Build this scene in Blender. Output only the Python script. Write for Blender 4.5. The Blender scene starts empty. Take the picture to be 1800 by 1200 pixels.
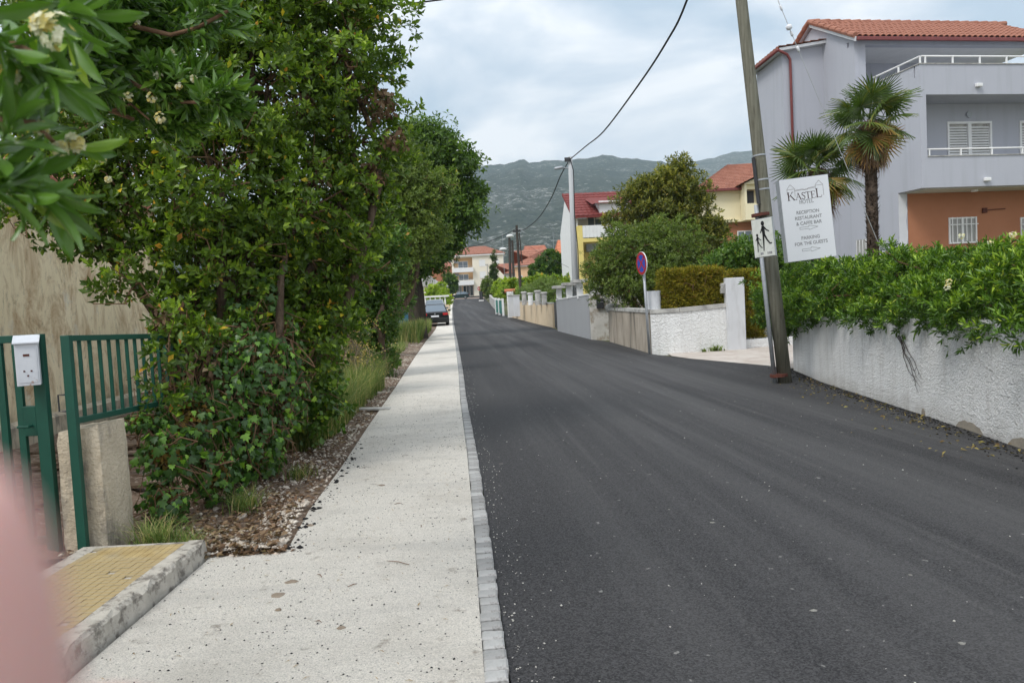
import bpy, bmesh, math, random
import numpy as np
from mathutils import Matrix, Vector, Euler
SC = bpy.context.scene
COL = SC.collection
rs = np.random.RandomState(7)
random.seed(7)
rad = math.radians

# ------------------------------------------------------------------ camera, world, sun, exposure
PITCH, ROLL, FPX, EYE = rad(3.1), rad(3.0), 1350.0, 1.6
cam = bpy.data.cameras.new('camera')
camo = bpy.data.objects.new('camera', cam); COL.objects.link(camo)
cam.sensor_width = 36; cam.lens = 27; cam.clip_start = 0.005; cam.clip_end = 12000
CR = Matrix.Rotation(math.pi/2 - PITCH, 3, 'X') @ Matrix.Rotation(-ROLL, 3, 'Z')
camo.matrix_world = Matrix.Translation((0, 0, EYE)) @ CR.to_4x4()
cam.dof.use_dof = True; cam.dof.focus_distance = 10.0; cam.dof.aperture_fstop = 7.5
SC.camera = camo
SC.view_settings.view_transform = 'Standard'; SC.view_settings.look = 'None'
SC.view_settings.exposure = 0.47; SC.view_settings.gamma = 1.0; SC.view_settings.use_curve_mapping = False
SUN_EL, SUN_AZ = rad(50), rad(222)      # azimuth clockwise from +Y
w = bpy.data.worlds.new("World"); SC.world = w; w.use_nodes = True
nt = w.node_tree; nt.nodes.clear()
def N(nt, t, **k):
    n = nt.nodes.new(t)
    for a, b in k.items(): setattr(n, a, b)
    return n
out = N(nt, 'ShaderNodeOutputWorld'); bg = N(nt, 'ShaderNodeBackground'); bg.inputs[1].default_value = 0.1
sky = N(nt, 'ShaderNodeTexSky', sky_type='NISHITA', sun_disc=False, sun_elevation=SUN_EL, sun_rotation=SUN_AZ)
tc = N(nt, 'ShaderNodeTexCoord'); sep = N(nt, 'ShaderNodeSeparateXYZ')
nt.links.new(tc.outputs['Generated'], sep.inputs[0])
mp = N(nt, 'ShaderNodeMapping'); mp.inputs['Scale'].default_value = (2.2, 2.2, 5.5); mp.inputs['Location'].default_value = (3.3, 1.2, 0.6)
nt.links.new(tc.outputs['Generated'], mp.inputs[0])
n1 = N(nt, 'ShaderNodeTexNoise'); n1.inputs['Scale'].default_value = 1.5; n1.inputs['Detail'].default_value = 7; n1.inputs['Roughness'].default_value = .52; n1.inputs['Distortion'].default_value = .35
nt.links.new(mp.outputs[0], n1.inputs[0])
cr = N(nt, 'ShaderNodeValToRGB'); e = cr.color_ramp.elements
e[0].position = .37; e[0].color = (4.1, 4.95, 5.8, 1); e[1].position = .585; e[1].color = (8.5, 8.5, 8.5, 1)
m_ = e.new(.475); m_.color = (5.9, 6.4, 6.95, 1)
nt.links.new(n1.outputs[0], cr.inputs[0])
# overcast sky grows brighter towards the zenith: L = (1 + 2 sin h) / 3, smooth all round
mr = N(nt, 'ShaderNodeMapRange'); mr.inputs['From Min'].default_value = 0; mr.inputs['From Max'].default_value = 1
mr.inputs['To Min'].default_value = 1.0; mr.inputs['To Max'].default_value = 1.6
nt.links.new(sep.outputs[2], mr.inputs[0])
mul = N(nt, 'ShaderNodeVectorMath', operation='SCALE'); nt.links.new(cr.outputs[0], mul.inputs[0]); nt.links.new(mr.outputs[0], mul.inputs['Scale'])
mx = N(nt, 'ShaderNodeMix', data_type='RGBA'); mx.inputs[0].default_value = .88
nt.links.new(sky.outputs[0], mx.inputs[6]); nt.links.new(mul.outputs[0], mx.inputs[7])
nt.links.new(mx.outputs[2], bg.inputs[0]); nt.links.new(bg.outputs[0], out.inputs[0])
sl = bpy.data.lights.new('sun', 'SUN'); sl.energy = 1.5; sl.angle = rad(20); sl.color = (1, .97, .92)
so = bpy.data.objects.new('sun', sl); COL.objects.link(so)
dirv = Vector((math.sin(SUN_AZ)*math.cos(SUN_EL), math.cos(SUN_AZ)*math.cos(SUN_EL), math.sin(SUN_EL)))
so.rotation_euler = dirv.to_track_quat('Z', 'Y').to_euler(); so.location = (0, -10, 40)

# ------------------------------------------------------------------ places
def gz(Y):
    t = max(0.0, Y - 40.0); return 0.0225*(t*t/(t + 18.0))
def ray(px, py): return CR @ Vector(((px-900)/FPX, (600-py)/FPX, -1))
def pt(px, py, Y):
    d = ray(px, py); return Vector((0, 0, EYE)) + d*(Y/d.y)
def G(px, py):
    d = ray(px, py); f = lambda Y: EYE + d.z/d.y*Y - gz(Y)
    a = .5
    while f(a) > 0 and a < 400: a += .5
    lo, hi = a-.5, a
    for _ in range(30):
        m = (lo+hi)/2
        if f(m) > 0: lo = m
        else: hi = m
    return pt(px, py, hi)

# ------------------------------------------------------------------ object helpers
def tag(o, label=None, cat=None, group=None, kind=None):
    if label: o['label'] = label
    if cat: o['category'] = cat
    if group: o['group'] = group
    if kind: o['kind'] = kind
    return o
def thing(name, label, cat, loc=(0, 0, 0), rz=0, group=None):
    o = bpy.data.objects.new(name, None); COL.objects.link(o); o.empty_display_size = .2
    o.location = loc; o.rotation_euler = (0, 0, rz); tag(o, label, cat, group); return o
class MB:
    def __init__(s): s.v = []; s.f = []; s.M = Matrix.Identity(4)
    def add(s, vs, fs):
        b = len(s.v); s.v += [tuple(s.M @ Vector(v)) for v in vs]; s.f += [tuple(b+i for i in f) for f in fs]; return s
    def box(s, x0, x1, y0, y1, z0, z1):
        if x0 > x1: x0, x1 = x1, x0
        if y0 > y1: y0, y1 = y1, y0
        if z0 > z1: z0, z1 = z1, z0
        return s.add([(x0,y0,z0),(x1,y0,z0),(x1,y1,z0),(x0,y1,z0),(x0,y0,z1),(x1,y0,z1),(x1,y1,z1),(x0,y1,z1)],
                     [(0,3,2,1),(4,5,6,7),(0,1,5,4),(1,2,6,5),(2,3,7,6),(3,0,4,7)])
    def quad(s, a, b, c, d): return s.add([a,b,c,d], [(0,1,2,3)])
    def tube(s, pts, r, n=8, cap=True):
        pts = [Vector(p) for p in pts]; rr = r if isinstance(r, (list, tuple)) else [r]*len(pts)
        vs = []; fs = []; up = Vector((0,0,1)); prev = None
        for i, p in enumerate(pts):
            d = (pts[min(i+1, len(pts)-1)] - pts[max(i-1, 0)]).normalized()
            if prev is None: a = d.cross(Vector((0.31,.95,0.1))); a = a if a.length > .05 else d.cross(Vector((1,0,0)))
            else: a = prev - d*prev.dot(d)
            a.normalize(); prev = a; b = d.cross(a)
            for k in range(n):
                t = 2*math.pi*k/n; vs.append(tuple(p + (a*math.cos(t) + b*math.sin(t))*rr[i]))
        for i in range(len(pts)-1):
            for k in range(n):
                fs.append((i*n+k, i*n+(k+1) % n, (i+1)*n+(k+1) % n, (i+1)*n+k))
        if cap: fs.append(tuple(range(n))[::-1]); fs.append(tuple((len(pts)-1)*n+k for k in range(n)))
        return s.add(vs, fs)
    def prism(s, poly, y0, y1):      # polygon in x,z extruded along y
        n = len(poly)
        return s.add([(x, y0, z) for x, z in poly] + [(x, y1, z) for x, z in poly],
                     [tuple(range(n))[::-1], tuple(range(n, 2*n))] + [(i, (i+1) % n, n+(i+1) % n, n+i) for i in range(n)][::1])
    def prismx(s, poly, x0, x1):     # polygon in y,z extruded along x
        n = len(poly)
        return s.add([(x0, y, z) for y, z in poly] + [(x1, y, z) for y, z in poly],
                     [tuple(range(n)), tuple(range(n, 2*n))[::-1]] + [(i, n+i, n+(i+1) % n, (i+1) % n) for i in range(n)])
    def build(s, name, mat, parent=None, world=False, smooth=False, bevel=0, fix=True, origin=None):
        off = Vector((0,0,0))
        if parent is not None and world:
            inv = parent.matrix_basis.inverted()
            if parent.parent: inv = inv @ parent.parent.matrix_basis.inverted()
            vs = [tuple(inv @ Vector(v)) for v in s.v]
        elif parent is None:
            if origin is None:
                a = np.array(s.v); off = Vector(((a[:,0].min()+a[:,0].max())/2, (a[:,1].min()+a[:,1].max())/2, a[:,2].min()))
            else: off = Vector(origin)
            vs = [tuple(Vector(v)-off) for v in s.v]
        else: vs = s.v
        me = bpy.data.meshes.new(name); me.from_pydata(vs, [], s.f)
        if fix:
            bm = bmesh.new(); bm.from_mesh(me); bmesh.ops.recalc_face_normals(bm, faces=bm.faces); bm.to_mesh(me); bm.free()
        if smooth: me.polygons.foreach_set('use_smooth', [True]*len(me.polygons))
        if mat: me.materials.append(mat)
        o = bpy.data.objects.new(name, me); COL.objects.link(o); o.location = off
        if parent is not None: o.parent = parent
        if bevel:
            m = o.modifiers.new('bevel', 'BEVEL'); m.width = bevel; m.segments = 2; m.limit_method = 'ANGLE'; m.angle_limit = rad(40)
        return o
def copy_tree(o, parent=None):
    c = o.copy(); COL.objects.link(c)
    if parent: c.parent = parent
    for ch in list(o.children): copy_tree(ch, c)
    return c
def fast_mesh(name, V, F, mat, tint=None, smooth=False):
    V = np.asarray(V, np.float32); F = np.asarray(F, np.int32); k = F.shape[1]
    me = bpy.data.meshes.new(name); me.vertices.add(len(V)); me.vertices.foreach_set('co', V.ravel())
    me.loops.add(F.size); me.loops.foreach_set('vertex_index', F.ravel())
    me.polygons.add(len(F)); me.polygons.foreach_set('loop_start', np.arange(0, F.size, k, dtype=np.int32))
    me.update(calc_edges=True)
    if tint is not None:
        a = me.attributes.new('tint', 'FLOAT', 'POINT'); a.data.foreach_set('value', np.asarray(tint, np.float32))
    if smooth: me.polygons.foreach_set('use_smooth', [True]*len(F))
    if mat: me.materials.append(mat)
    return me
def mobj(name, me, parent=None, loc=(0,0,0)):
    o = bpy.data.objects.new(name, me); COL.objects.link(o); o.location = loc
    if parent is not None: o.parent = parent
    return o

# ------------------------------------------------------------------ materials
def newmat(name):
    m = bpy.data.materials.new(name); m.use_nodes = True; nt = m.node_tree; nt.nodes.clear()
    o = N(nt, 'ShaderNodeOutputMaterial'); b = N(nt, 'ShaderNodeBsdfPrincipled'); nt.links.new(b.outputs[0], o.inputs[0])
    return m, nt, b, o
def noise(nt, scale, detail=5, rough=.55, vec=None, stretch=None, dist=0):
    t = N(nt, 'ShaderNodeTexCoord'); n = N(nt, 'ShaderNodeTexNoise')
    n.inputs['Scale'].default_value = scale; n.inputs['Detail'].default_value = detail; n.inputs['Roughness'].default_value = rough; n.inputs['Distortion'].default_value = dist
    src = t.outputs['Object']
    if stretch:
        m = N(nt, 'ShaderNodeMapping'); m.inputs['Scale'].default_value = stretch[:3]
        if len(stretch) > 3: m.inputs['Rotation'].default_value = (0, 0, stretch[3])
        nt.links.new(src, m.inputs[0]); src = m.outputs[0]
    nt.links.new(src, n.inputs[0]); return n.outputs[0]
def ramp(nt, fac, stops):
    r = N(nt, 'ShaderNodeValToRGB'); nt.links.new(fac, r.inputs[0]); e = r.color_ramp.elements
    for i, (p, c) in enumerate(stops):
        el = e[i] if i < 2 else e.new(p)
        el.position = p; el.color = (c, c, c, 1) if isinstance(c, (int, float)) else (*c, 1)
    return r.outputs[0]
def mix(nt, fac, a, b, mode='MIX'):
    m = N(nt, 'ShaderNodeMix', data_type='RGBA', blend_type=mode)
    for s, v in ((m.inputs[0], fac), (m.inputs[6], a), (m.inputs[7], b)):
        if isinstance(v, (int, float)): s.default_value = v
        elif isinstance(v, tuple): s.default_value = (*v, 1)
        else: nt.links.new(v, s)
    return m.outputs[2]
def bump(nt, b, h, strength=.5, dist=.01):
    n = N(nt, 'ShaderNodeBump'); n.inputs['Strength'].default_value = strength; n.inputs['Distance'].default_value = dist
    nt.links.new(h, n.inputs['Height']); nt.links.new(n.outputs[0], b.inputs['Normal'])
def setb(b, rough=.8, spec=.3, metal=0):
    b.inputs['Roughness'].default_value = rough; b.inputs['Specular IOR Level'].default_value = spec; b.inputs['Metallic'].default_value = metal
def surf(name, c1, c2=None, scale=3, rough=.85, spec=.3, bs=60, bd=.004, bst=.5, stretch=None, metal=0, c3=None, s3=1, t3=(.55,.7), det=6, st3=None):
    m, nt, b, o = newmat(name); setb(b, rough, spec, metal)
    c2 = c2 or tuple(x*.8 for x in c1)
    f = ramp(nt, noise(nt, scale, det, .6, stretch=stretch), [(.35, 0.0), (.65, 1.0)])
    c = mix(nt, f, c1, c2)
    if c3: c = mix(nt, ramp(nt, noise(nt, s3, 7, .62, stretch=st3), [(t3[0], 0.0), (t3[1], 1.0)]), c, c3)
    nt.links.new(c, b.inputs['Base Color'])
    if bs: bump(nt, b, noise(nt, bs, 4, .6), bst, bd)
    return m
def leafmat(name, stops, rough=.42, trans=.3, spec=.45, warm=(2.5,2.12,1.15)):
    m, nt, b, o = newmat(name); setb(b, rough, spec)
    a = N(nt, 'ShaderNodeAttribute', attribute_name='tint')
    c = ramp(nt, a.outputs['Fac'], [(p, tuple(a_*b_ for a_, b_ in zip(k, warm))) for p, k in stops])
    c = mix(nt, ramp(nt, noise(nt, 1.3, 3), [(.3, 0.0), (.7, 1.0)]), c, mix(nt, 1.0, c, (.72, .78, .7), 'MULTIPLY'))
    nt.links.new(c, b.inputs['Base Color'])
    t = N(nt, 'ShaderNodeBsdfTranslucent'); nt.links.new(mix(nt, 1.0, c, (1.15, 1.35, .6), 'MULTIPLY'), t.inputs[0])
    x = N(nt, 'ShaderNodeMixShader'); x.inputs[0].default_value = trans
    nt.links.new(b.outputs[0], x.inputs[1]); nt.links.new(t.outputs[0], x.inputs[2]); nt.links.new(x.outputs[0], o.inputs[0])
    return m
def glass(name, c=(.03,.04,.05)):
    m, nt, b, o = newmat(name); setb(b, .06, .8); b.inputs['Base Color'].default_value = (*c, 1); return m

# ------------------------------------------------------------------ foliage helpers
T_LEAF = (np.array([(0,0,0),(.58,-.5,.10),(.5,0,-.03),(.58,.5,.10),(1,0,-.06)], float), [(0,2,1),(0,3,2),(1,2,4),(2,3,4)])
T_SMALL = (np.array([(0,0,0),(.55,-.5,.05),(1,0,-.08),(.55,.5,.05)], float), [(0,3,2,1)])
_iv = [(0,0),(-.05,.28),(.2,.52),(.32,.3),(.62,.36),(.6,.14),(1,0),(.6,-.14),(.62,-.36),(.32,-.3),(.2,-.52),(-.05,-.28)]
T_IVY = (np.array([(.35,0,.06)]+[(u, v, -.05*abs(v)) for u, v in _iv], float), [(0, i+1, (i+1) % 12+1) for i in range(12)])
T_BLADE = (np.array([(0,-.5,0),(0,.5,0),(.5,-.38,.12),(.5,.38,.12),(1,0,-.08)], float), [(0,1,3),(0,3,2),(2,3,4)])
def norm(a): return a/np.maximum(np.linalg.norm(a, axis=-1, keepdims=True), 1e-9)
def frames(D, U):
    S = norm(np.cross(D, U)); Nn = np.cross(S, D); return S, Nn
def leaves(name, P, D, U, L, W, tpl, mat, tint):
    """one mesh of many leaves: base P, axis D, up hint U"""
    T, F = tpl; n = len(P); S, Nn = frames(D, U)
    L = np.broadcast_to(L, n); W = np.broadcast_to(W, n)
    V = P[:,None] + T[None,:,0:1]*(L[:,None]*D)[:,None] + T[None,:,1:2]*(W[:,None]*S)[:,None] + T[None,:,2:3]*(L[:,None]*Nn)[:,None]
    k = len(F[0]); Fa = np.array(F)[None] + (np.arange(n)*len(T))[:,None,None]
    return fast_mesh(name, V.reshape(-1,3), Fa.reshape(-1,k), mat, np.repeat(tint, len(T)))
def singles(name, P, D, U, L, W, tpl, mat, tint, parent, loc, nmax=300):
    """the nmax leaves that show largest become objects of their own sharing mesh data; returns the mask of the rest"""
    d = np.linalg.norm(P - np.array([0,0,EYE]), axis=1)
    q = np.stack([project(p) for p in P]); ok = (q[:,0] > 0) & (q[:,0] < 1800) & (q[:,1] > 0) & (q[:,1] < 1200)
    sc = L/d*ok*(1+.25*rs.rand(len(P))); idx = np.argsort(-sc)[:nmax]; rest = np.ones(len(P), bool); rest[idx] = False
    T, F = tpl; ms = []
    lv = [.05,.2,.35,.5,.62,.75,.88,.97]
    for t in lv: ms.append(fast_mesh(name, T, np.array(F), mat, np.full(len(T), t)))
    S, Nn = frames(D, U); L = np.broadcast_to(L, len(P)); W = np.broadcast_to(W, len(P))
    for i in idx:
        o = bpy.data.objects.new(name, ms[int(np.argmin([abs(t-tint[i]) for t in lv]))]); COL.objects.link(o); o.parent = parent
        A = np.eye(4); A[:3,0] = D[i]*L[i]; A[:3,1] = S[i]*W[i]; A[:3,2] = Nn[i]*L[i]; A[:3,3] = P[i] - np.array(loc)
        o.matrix_local = Matrix(A.tolist())
    return rest
CRt = np.array(CR.transposed())
def project(p):
    c = CRt @ (np.asarray(p) - np.array([0,0,EYE])); 
    if c[2] > -1e-3: return np.array([-9999., -9999.])
    return np.array([900 + FPX*c[0]/-c[2], 600 - FPX*c[1]/-c[2]])
def blob_points(blobs, n, shell=.35, seed=1, lump=.18, inside=.55, zmin=-.0, flat=0):
    r = np.random.RandomState(seed); B = np.array([[*b[0], *(b[1] if hasattr(b[1], '__len__') else (b[1],)*3)] for b in blobs], float)
    wt = B[:,3]*B[:,4] + B[:,4]*B[:,5] + B[:,3]*B[:,5]; wt /= wt.sum()
    P = []; O = []
    k = r.choice(len(B), n*2, p=wt); d = norm(r.normal(size=(n*2,3)))
    ph = r.rand(len(B), 9)*6
    lum = lump*(np.sin(d[:,0]*5+ph[k,0])*np.sin(d[:,1]*5+ph[k,1]) + .7*np.sin(d[:,2]*7+ph[k,2])*np.sin((d[:,0]+d[:,1])*8+ph[k,3]))
    rr = (1 - shell*r.rand(n*2)**1.6)*(1+lum)
    p = B[k,:3] + d*B[k,3:]*rr[:,None]; o = norm(d/B[k,3:])
    ok = p[:,2] > zmin
    for j in range(len(B)):
        q = (p - B[j,:3])/B[j,3:]; ok &= ~((np.linalg.norm(q, axis=1) < inside) & (k != j))
    p = p[ok][:n]; o = o[ok][:n]; return p, o
def clumped(P, O, cn, rad_, seed):
    """gather points into leafy clumps sitting on every cn-th point, so dark gaps open between them"""
    r = np.random.RandomState(seed); nc = max(1, int(len(P)*.82/cn)); c = P[:nc]; oc = O[:nc]; k = np.repeat(np.arange(nc), cn)
    d = norm(r.normal(size=(len(k),3)) + oc[k]*.8 + np.array([0,0,.55])); rr = rad_*(.65+.7*r.rand(nc))[k]*(.45+.6*r.rand(len(k)))
    q = c[k] + d*rr[:,None]*np.array([1.1,1.1,.75]); return np.concatenate([q, P[nc:nc+int(len(P)*.18)]]), np.concatenate([d, O[nc:nc+int(len(P)*.18)]]), np.concatenate([r.rand(nc)[k], 0*np.arange(int(len(P)*.18))])
def sprays(P, O, per, L, W, spread=1.0, up=.35, seed=3, droop=0, stem=.6, lvar=.25, tip_tint=.25):
    """rosettes of leaves round twig tips"""
    r = np.random.RandomState(seed); n = len(P)
    A = norm(O*.8 + np.array([0,0,up]) + r.normal(size=(n,3))*.35)
    Bx = norm(np.cross(A, r.normal(size=(n,3)))); By = np.cross(A, Bx)
    idx = np.repeat(np.arange(n), per); j = np.tile(np.arange(per), n)
    az = j*2.4 + r.rand(n)[idx]*6; t = j/per
    tilt = (.35 + 1.0*(1-t))*spread + r.normal(size=len(idx))*.15
    D = A[idx]*np.cos(tilt)[:,None] + (Bx[idx]*np.cos(az)[:,None] + By[idx]*np.sin(az)[:,None])*np.sin(tilt)[:,None]
    D = norm(D + np.array([0,0,-droop])); PP = P[idx] + A[idx]*((t-.5)*stem*L)[:,None]
    LL = L*(1 + lvar*r.normal(size=len(idx))).clip(.5, 1.6); WW = W*LL/L
    age = r.rand(n)[idx]; tint = np.clip(r.rand(len(idx))*.55 + tip_tint*.6*t*(age > .45) + .1*(age-.5), 0, .86); tint = np.where(r.rand(len(idx)) > .985, .86+.13*r.rand(len(idx)), tint)
    return PP, D, A[idx] + .3*r.normal(size=(len(idx),3)), LL, WW, tint
def curve_pts(a, b, n=6, wob=.1, seed=0, sag=0):
    r = np.random.RandomState(seed); a = np.array(a, float); b = np.array(b, float); out = []
    off = np.zeros(3)
    for i in range(n+1):
        t = i/n; off = off + r.normal(size=3)*wob/n if 0 < i < n else off
        out.append(tuple(a*(1-t) + b*t + off*math.sin(math.pi*t)*2 + np.array([0,0,-sag*4*t*(1-t)])))
    return out
def limbs(parent, base, targets, r0, mat, name='limb', seed=0, rtip=.012, fork=.35):
    for i, t in enumerate(targets):
        mb = MB(); p = curve_pts(base, t, 7, .35, seed+i); k = len(p)
        mb.tube(p, [r0*(1-j/(k-1))**.8 + rtip for j in range(k)], 7)
        mb.build(name, mat, parent, world=True, smooth=True)
def twigs(parent, P, C, mat, n=120, r=.006, seed=0, name='twigs'):
    g = np.random.RandomState(seed); mb = MB()
    for i in g.choice(len(P), min(n, len(P)), replace=False):
        c = C[np.argmin(np.linalg.norm(C - P[i], axis=1))]
        a = c + (P[i]-c)*.15; mb.tube(curve_pts(a, P[i], 4, .18, i), [r*2.2, r*1.7, r*1.3, r, r*.6], 4, cap=False)
    o = mb.build(name, mat, parent, world=True, fix=False); o['kind'] = 'stuff'; return o
def foliage(parent, name, args, tpl, mat, loc):
    P, D, U, L, W, t = args
    me = leaves(name, P - np.array(loc), D, U, L, W, tpl, mat, t); o = mobj(name, me, parent); o['kind'] = 'stuff'; return o

# ------------------------------------------------------------------ material set
def asphalt():
    m, nt, b, o = newmat('asphalt'); setb(b, .82, .35)
    fine = noise(nt, 120, 4, .75)
    tv_ = N(nt, 'ShaderNodeTexCoord'); vo = N(nt, 'ShaderNodeTexVoronoi'); vo.inputs['Scale'].default_value = 125; nt.links.new(tv_.outputs['Object'], vo.inputs[0])
    sepc = N(nt, 'ShaderNodeSeparateColor'); nt.links.new(vo.outputs['Color'], sepc.inputs[0]); agg = mix(nt, .5, sepc.outputs[0], fine)
    base = mix(nt, ramp(nt, agg, [(.25, 0.0), (.72, 1.0)]), (.009,.0088,.0096), (.060,.058,.060))
    # the left strip along the kerb is fresher and darker than the driven part
    t = N(nt, 'ShaderNodeTexCoord'); s = N(nt, 'ShaderNodeSeparateXYZ'); nt.links.new(t.outputs['Object'], s.inputs[0])
    ad = N(nt, 'ShaderNodeMath', operation='MULTIPLY_ADD'); nt.links.new(s.outputs[1], ad.inputs[0]); ad.inputs[1].default_value = .09; nt.links.new(s.outputs[0], ad.inputs[2])
    def lane(kx, ky, det, ro, di):
        a_ = N(nt, 'ShaderNodeMath', operation='MULTIPLY'); nt.links.new(ad.outputs[0], a_.inputs[0]); a_.inputs[1].default_value = kx
        b_ = N(nt, 'ShaderNodeMath', operation='MULTIPLY'); nt.links.new(s.outputs[1], b_.inputs[0]); b_.inputs[1].default_value = ky
        c_ = N(nt, 'ShaderNodeCombineXYZ'); nt.links.new(a_.outputs[0], c_.inputs[0]); nt.links.new(b_.outputs[0], c_.inputs[1])
        n_ = N(nt, 'ShaderNodeTexNoise'); n_.inputs['Scale'].default_value = 1; n_.inputs['Detail'].default_value = det; n_.inputs['Roughness'].default_value = ro; n_.inputs['Distortion'].default_value = di
        nt.links.new(c_.outputs[0], n_.inputs[0]); return n_.outputs[0]
    dust = ramp(nt, lane(1.5, .05, 5, .6, .25), [(.42, 0.0), (.74, 1.0)])
    mr = N(nt, 'ShaderNodeMapRange'); mr.inputs[1].default_value = .5; mr.inputs[2].default_value = 2.6; nt.links.new(ad.outputs[0], mr.inputs[0])
    mr2 = N(nt, 'ShaderNodeMapRange'); mr2.inputs[1].default_value = 5.55; mr2.inputs[2].default_value = 4.9; nt.links.new(ad.outputs[0], mr2.inputs[0])
    band = ramp(nt, mr.outputs[0], [(0.0, .22), (1.0, 1.0)])
    f = mix(nt, 1.0, mix(nt, 1.0, dust, band, 'MULTIPLY'), ramp(nt, mr2.outputs[0], [(0.0, .15), (1.0, 1.0)]), 'MULTIPLY')
    c = mix(nt, mix(nt, 1.0, f, (.72,.72,.72), 'MULTIPLY'), base, (.108,.105,.104))
    # narrow pale dust lines dragged along the lane
    ln = ramp(nt, lane(9, .16, 5, .7, .3), [(.54, 0.0), (.78, .16)])
    c = mix(nt, mix(nt, 1.0, ln, band, 'MULTIPLY'), c, (.25,.245,.235))
    sp = ramp(nt, noise(nt, 16, 3, .5), [(.70, 0.0), (.735, 1.0)])
    c = mix(nt, mix(nt, 1.0, sp, (.6,.6,.6), 'MULTIPLY'), c, (.30,.29,.27))
    pt2 = ramp(nt, noise(nt, 4.2, 3, .5), [(.74, 0.0), (.77, 1.0)])
    c = mix(nt, mix(nt, 1.0, pt2, (.5,.5,.5), 'MULTIPLY'), c, (.26,.24,.21))
    nt.links.new(c, b.inputs['Base Color']); bump(nt, b, agg, .6, .008); return m
M_ASPH = asphalt()
def concrete_walk():
    m, nt, b, o = newmat('walk_concrete'); setb(b, .92, .2)
    c = mix(nt, ramp(nt, noise(nt, 130, 3, .7), [(.35, 0.0), (.6, 1.0)]), (.52,.49,.44), (.82,.77,.69))
    c = mix(nt, ramp(nt, noise(nt, 1.1, 6, .65), [(.48, 0.0), (.74, .5)]), c, (.46,.42,.36))
    c = mix(nt, ramp(nt, noise(nt, .9, 5, .6, stretch=(.5, 3.5, 1)), [(.5, 0.0), (.72, .35)]), c, (.43,.41,.38))
    c = mix(nt, ramp(nt, noise(nt, 5.5, 5, .7), [(.62, 0.0), (.70, .75)]), c, (.29,.245,.20))
    c = mix(nt, ramp(nt, noise(nt, 2.1, 8, .72), [(.60, 0.0), (.70, .4)]), c, (.33,.30,.26))
    c = mix(nt, ramp(nt, noise(nt, 55, 3, .55), [(.655, 0.0), (.69, .85)]), c, (.09,.08,.07))
    c = mix(nt, ramp(nt, noise(nt, 22, 4, .6), [(.70, 0.0), (.74, .8)]), c, (.12,.10,.085))
    c = mix(nt, ramp(nt, noise(nt, 1.0, 5, .7, stretch=(1.2, 26, 1)), [(.5, 0.0), (.8, .35)]), c, (.42,.40,.36))
    nt.links.new(c, b.inputs['Base Color']); bump(nt, b, noise(nt, 95, 4, .75), 1.0, .018); return m
M_WALK = concrete_walk()
M_SOIL = surf('soil', (.12,.085,.06), (.25,.18,.135), 6, .95, .1, 45, .03, .9, c3=(.33,.27,.22), s3=18, t3=(.55,.62))
M_GROUND = surf('ground_earth', (.09,.11,.05), (.16,.15,.09), .6, .95, .1, 20, .03)
M_COBBLE = surf('cobble', (.31,.31,.30), (.43,.42,.41), 9, .85, .25, 60, .008, .8, c3=(.17,.16,.15), s3=16, t3=(.55,.7))
_n = M_COBBLE.node_tree; _b = [x for x in _n.nodes if x.type == 'BSDF_PRINCIPLED'][0]; _l = _b.inputs['Base Color'].links[0].from_socket
_oi = N(_n, 'ShaderNodeObjectInfo'); _n.links.new(mix(_n, 1.0, _l, ramp(_n, _oi.outputs['Random'], [(0, .68), (1, 1.12)]), 'MULTIPLY'), _b.inputs['Base Color'])
M_STONE = surf('rubble_stone', (.50,.42,.34), (.70,.64,.56), 12, .9, .2, 40, .01, .7, c3=(.38,.22,.14), s3=2.5, t3=(.55,.7))
M_DRIVE = surf('driveway', (.47,.41,.36), (.56,.51,.46), 1.2, .9, .2, 80, .004, .6, c3=(.38,.30,.25), s3=3, t3=(.5,.75))
def stucco(name, c, c2, dirt, bs=16, bd=.05, low=None, sx=(7, 7, .5)):
    m, nt, b, o = newmat(name); setb(b, .9, .2)
    k = mix(nt, ramp(nt, noise(nt, 1.2, 5), [(.35, 0.0), (.7, 1.0)]), c, c2)
    k = mix(nt, ramp(nt, noise(nt, 1.0, 7, .68, stretch=sx), [(.5, 0.0), (.68, .85)]), k, dirt)
    if low:
        t = N(nt, 'ShaderNodeTexCoord'); s = N(nt, 'ShaderNodeSeparateXYZ'); nt.links.new(t.outputs['Object'], s.inputs[0])
        a = N(nt, 'ShaderNodeMath', operation='MULTIPLY_ADD'); nt.links.new(noise(nt, 4, 5), a.inputs[0]); a.inputs[1].default_value = .45; nt.links.new(s.outputs[2], a.inputs[2])
        k = mix(nt, ramp(nt, a.outputs[0], [(low[0], .8), (low[1], 0.0)]), k, low[2])
    nt.links.new(k, b.inputs['Base Color'])
    v = N(nt, 'ShaderNodeTexVoronoi'); v.inputs['Scale'].default_value = bs; t = N(nt, 'ShaderNodeTexCoord')
    d = N(nt, 'ShaderNodeVectorMath', operation='ADD'); nn = N(nt, 'ShaderNodeTexNoise'); nn.inputs['Scale'].default_value = bs*.8; nn.inputs['Detail'].default_value = 3
    sc = N(nt, 'ShaderNodeVectorMath', operation='SCALE'); sc.inputs['Scale'].default_value = .18
    nt.links.new(t.outputs['Object'], nn.inputs[0]); nt.links.new(nn.outputs['Color'], sc.inputs[0]); nt.links.new(t.outputs['Object'], d.inputs[0]); nt.links.new(sc.outputs[0], d.inputs[1]); nt.links.new(d.outputs[0], v.inputs[0])
    h = mix(nt, .5, v.outputs[0], noise(nt, bs*2.5, 4, .65)); bump(nt, b, h, .8, bd); return m
M_WSTUC = stucco('white_stucco', (.88,.88,.87), (.83,.83,.82), (.70,.69,.67), 24, .07, low=(.14,.42,(.55,.53,.50)))
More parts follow.
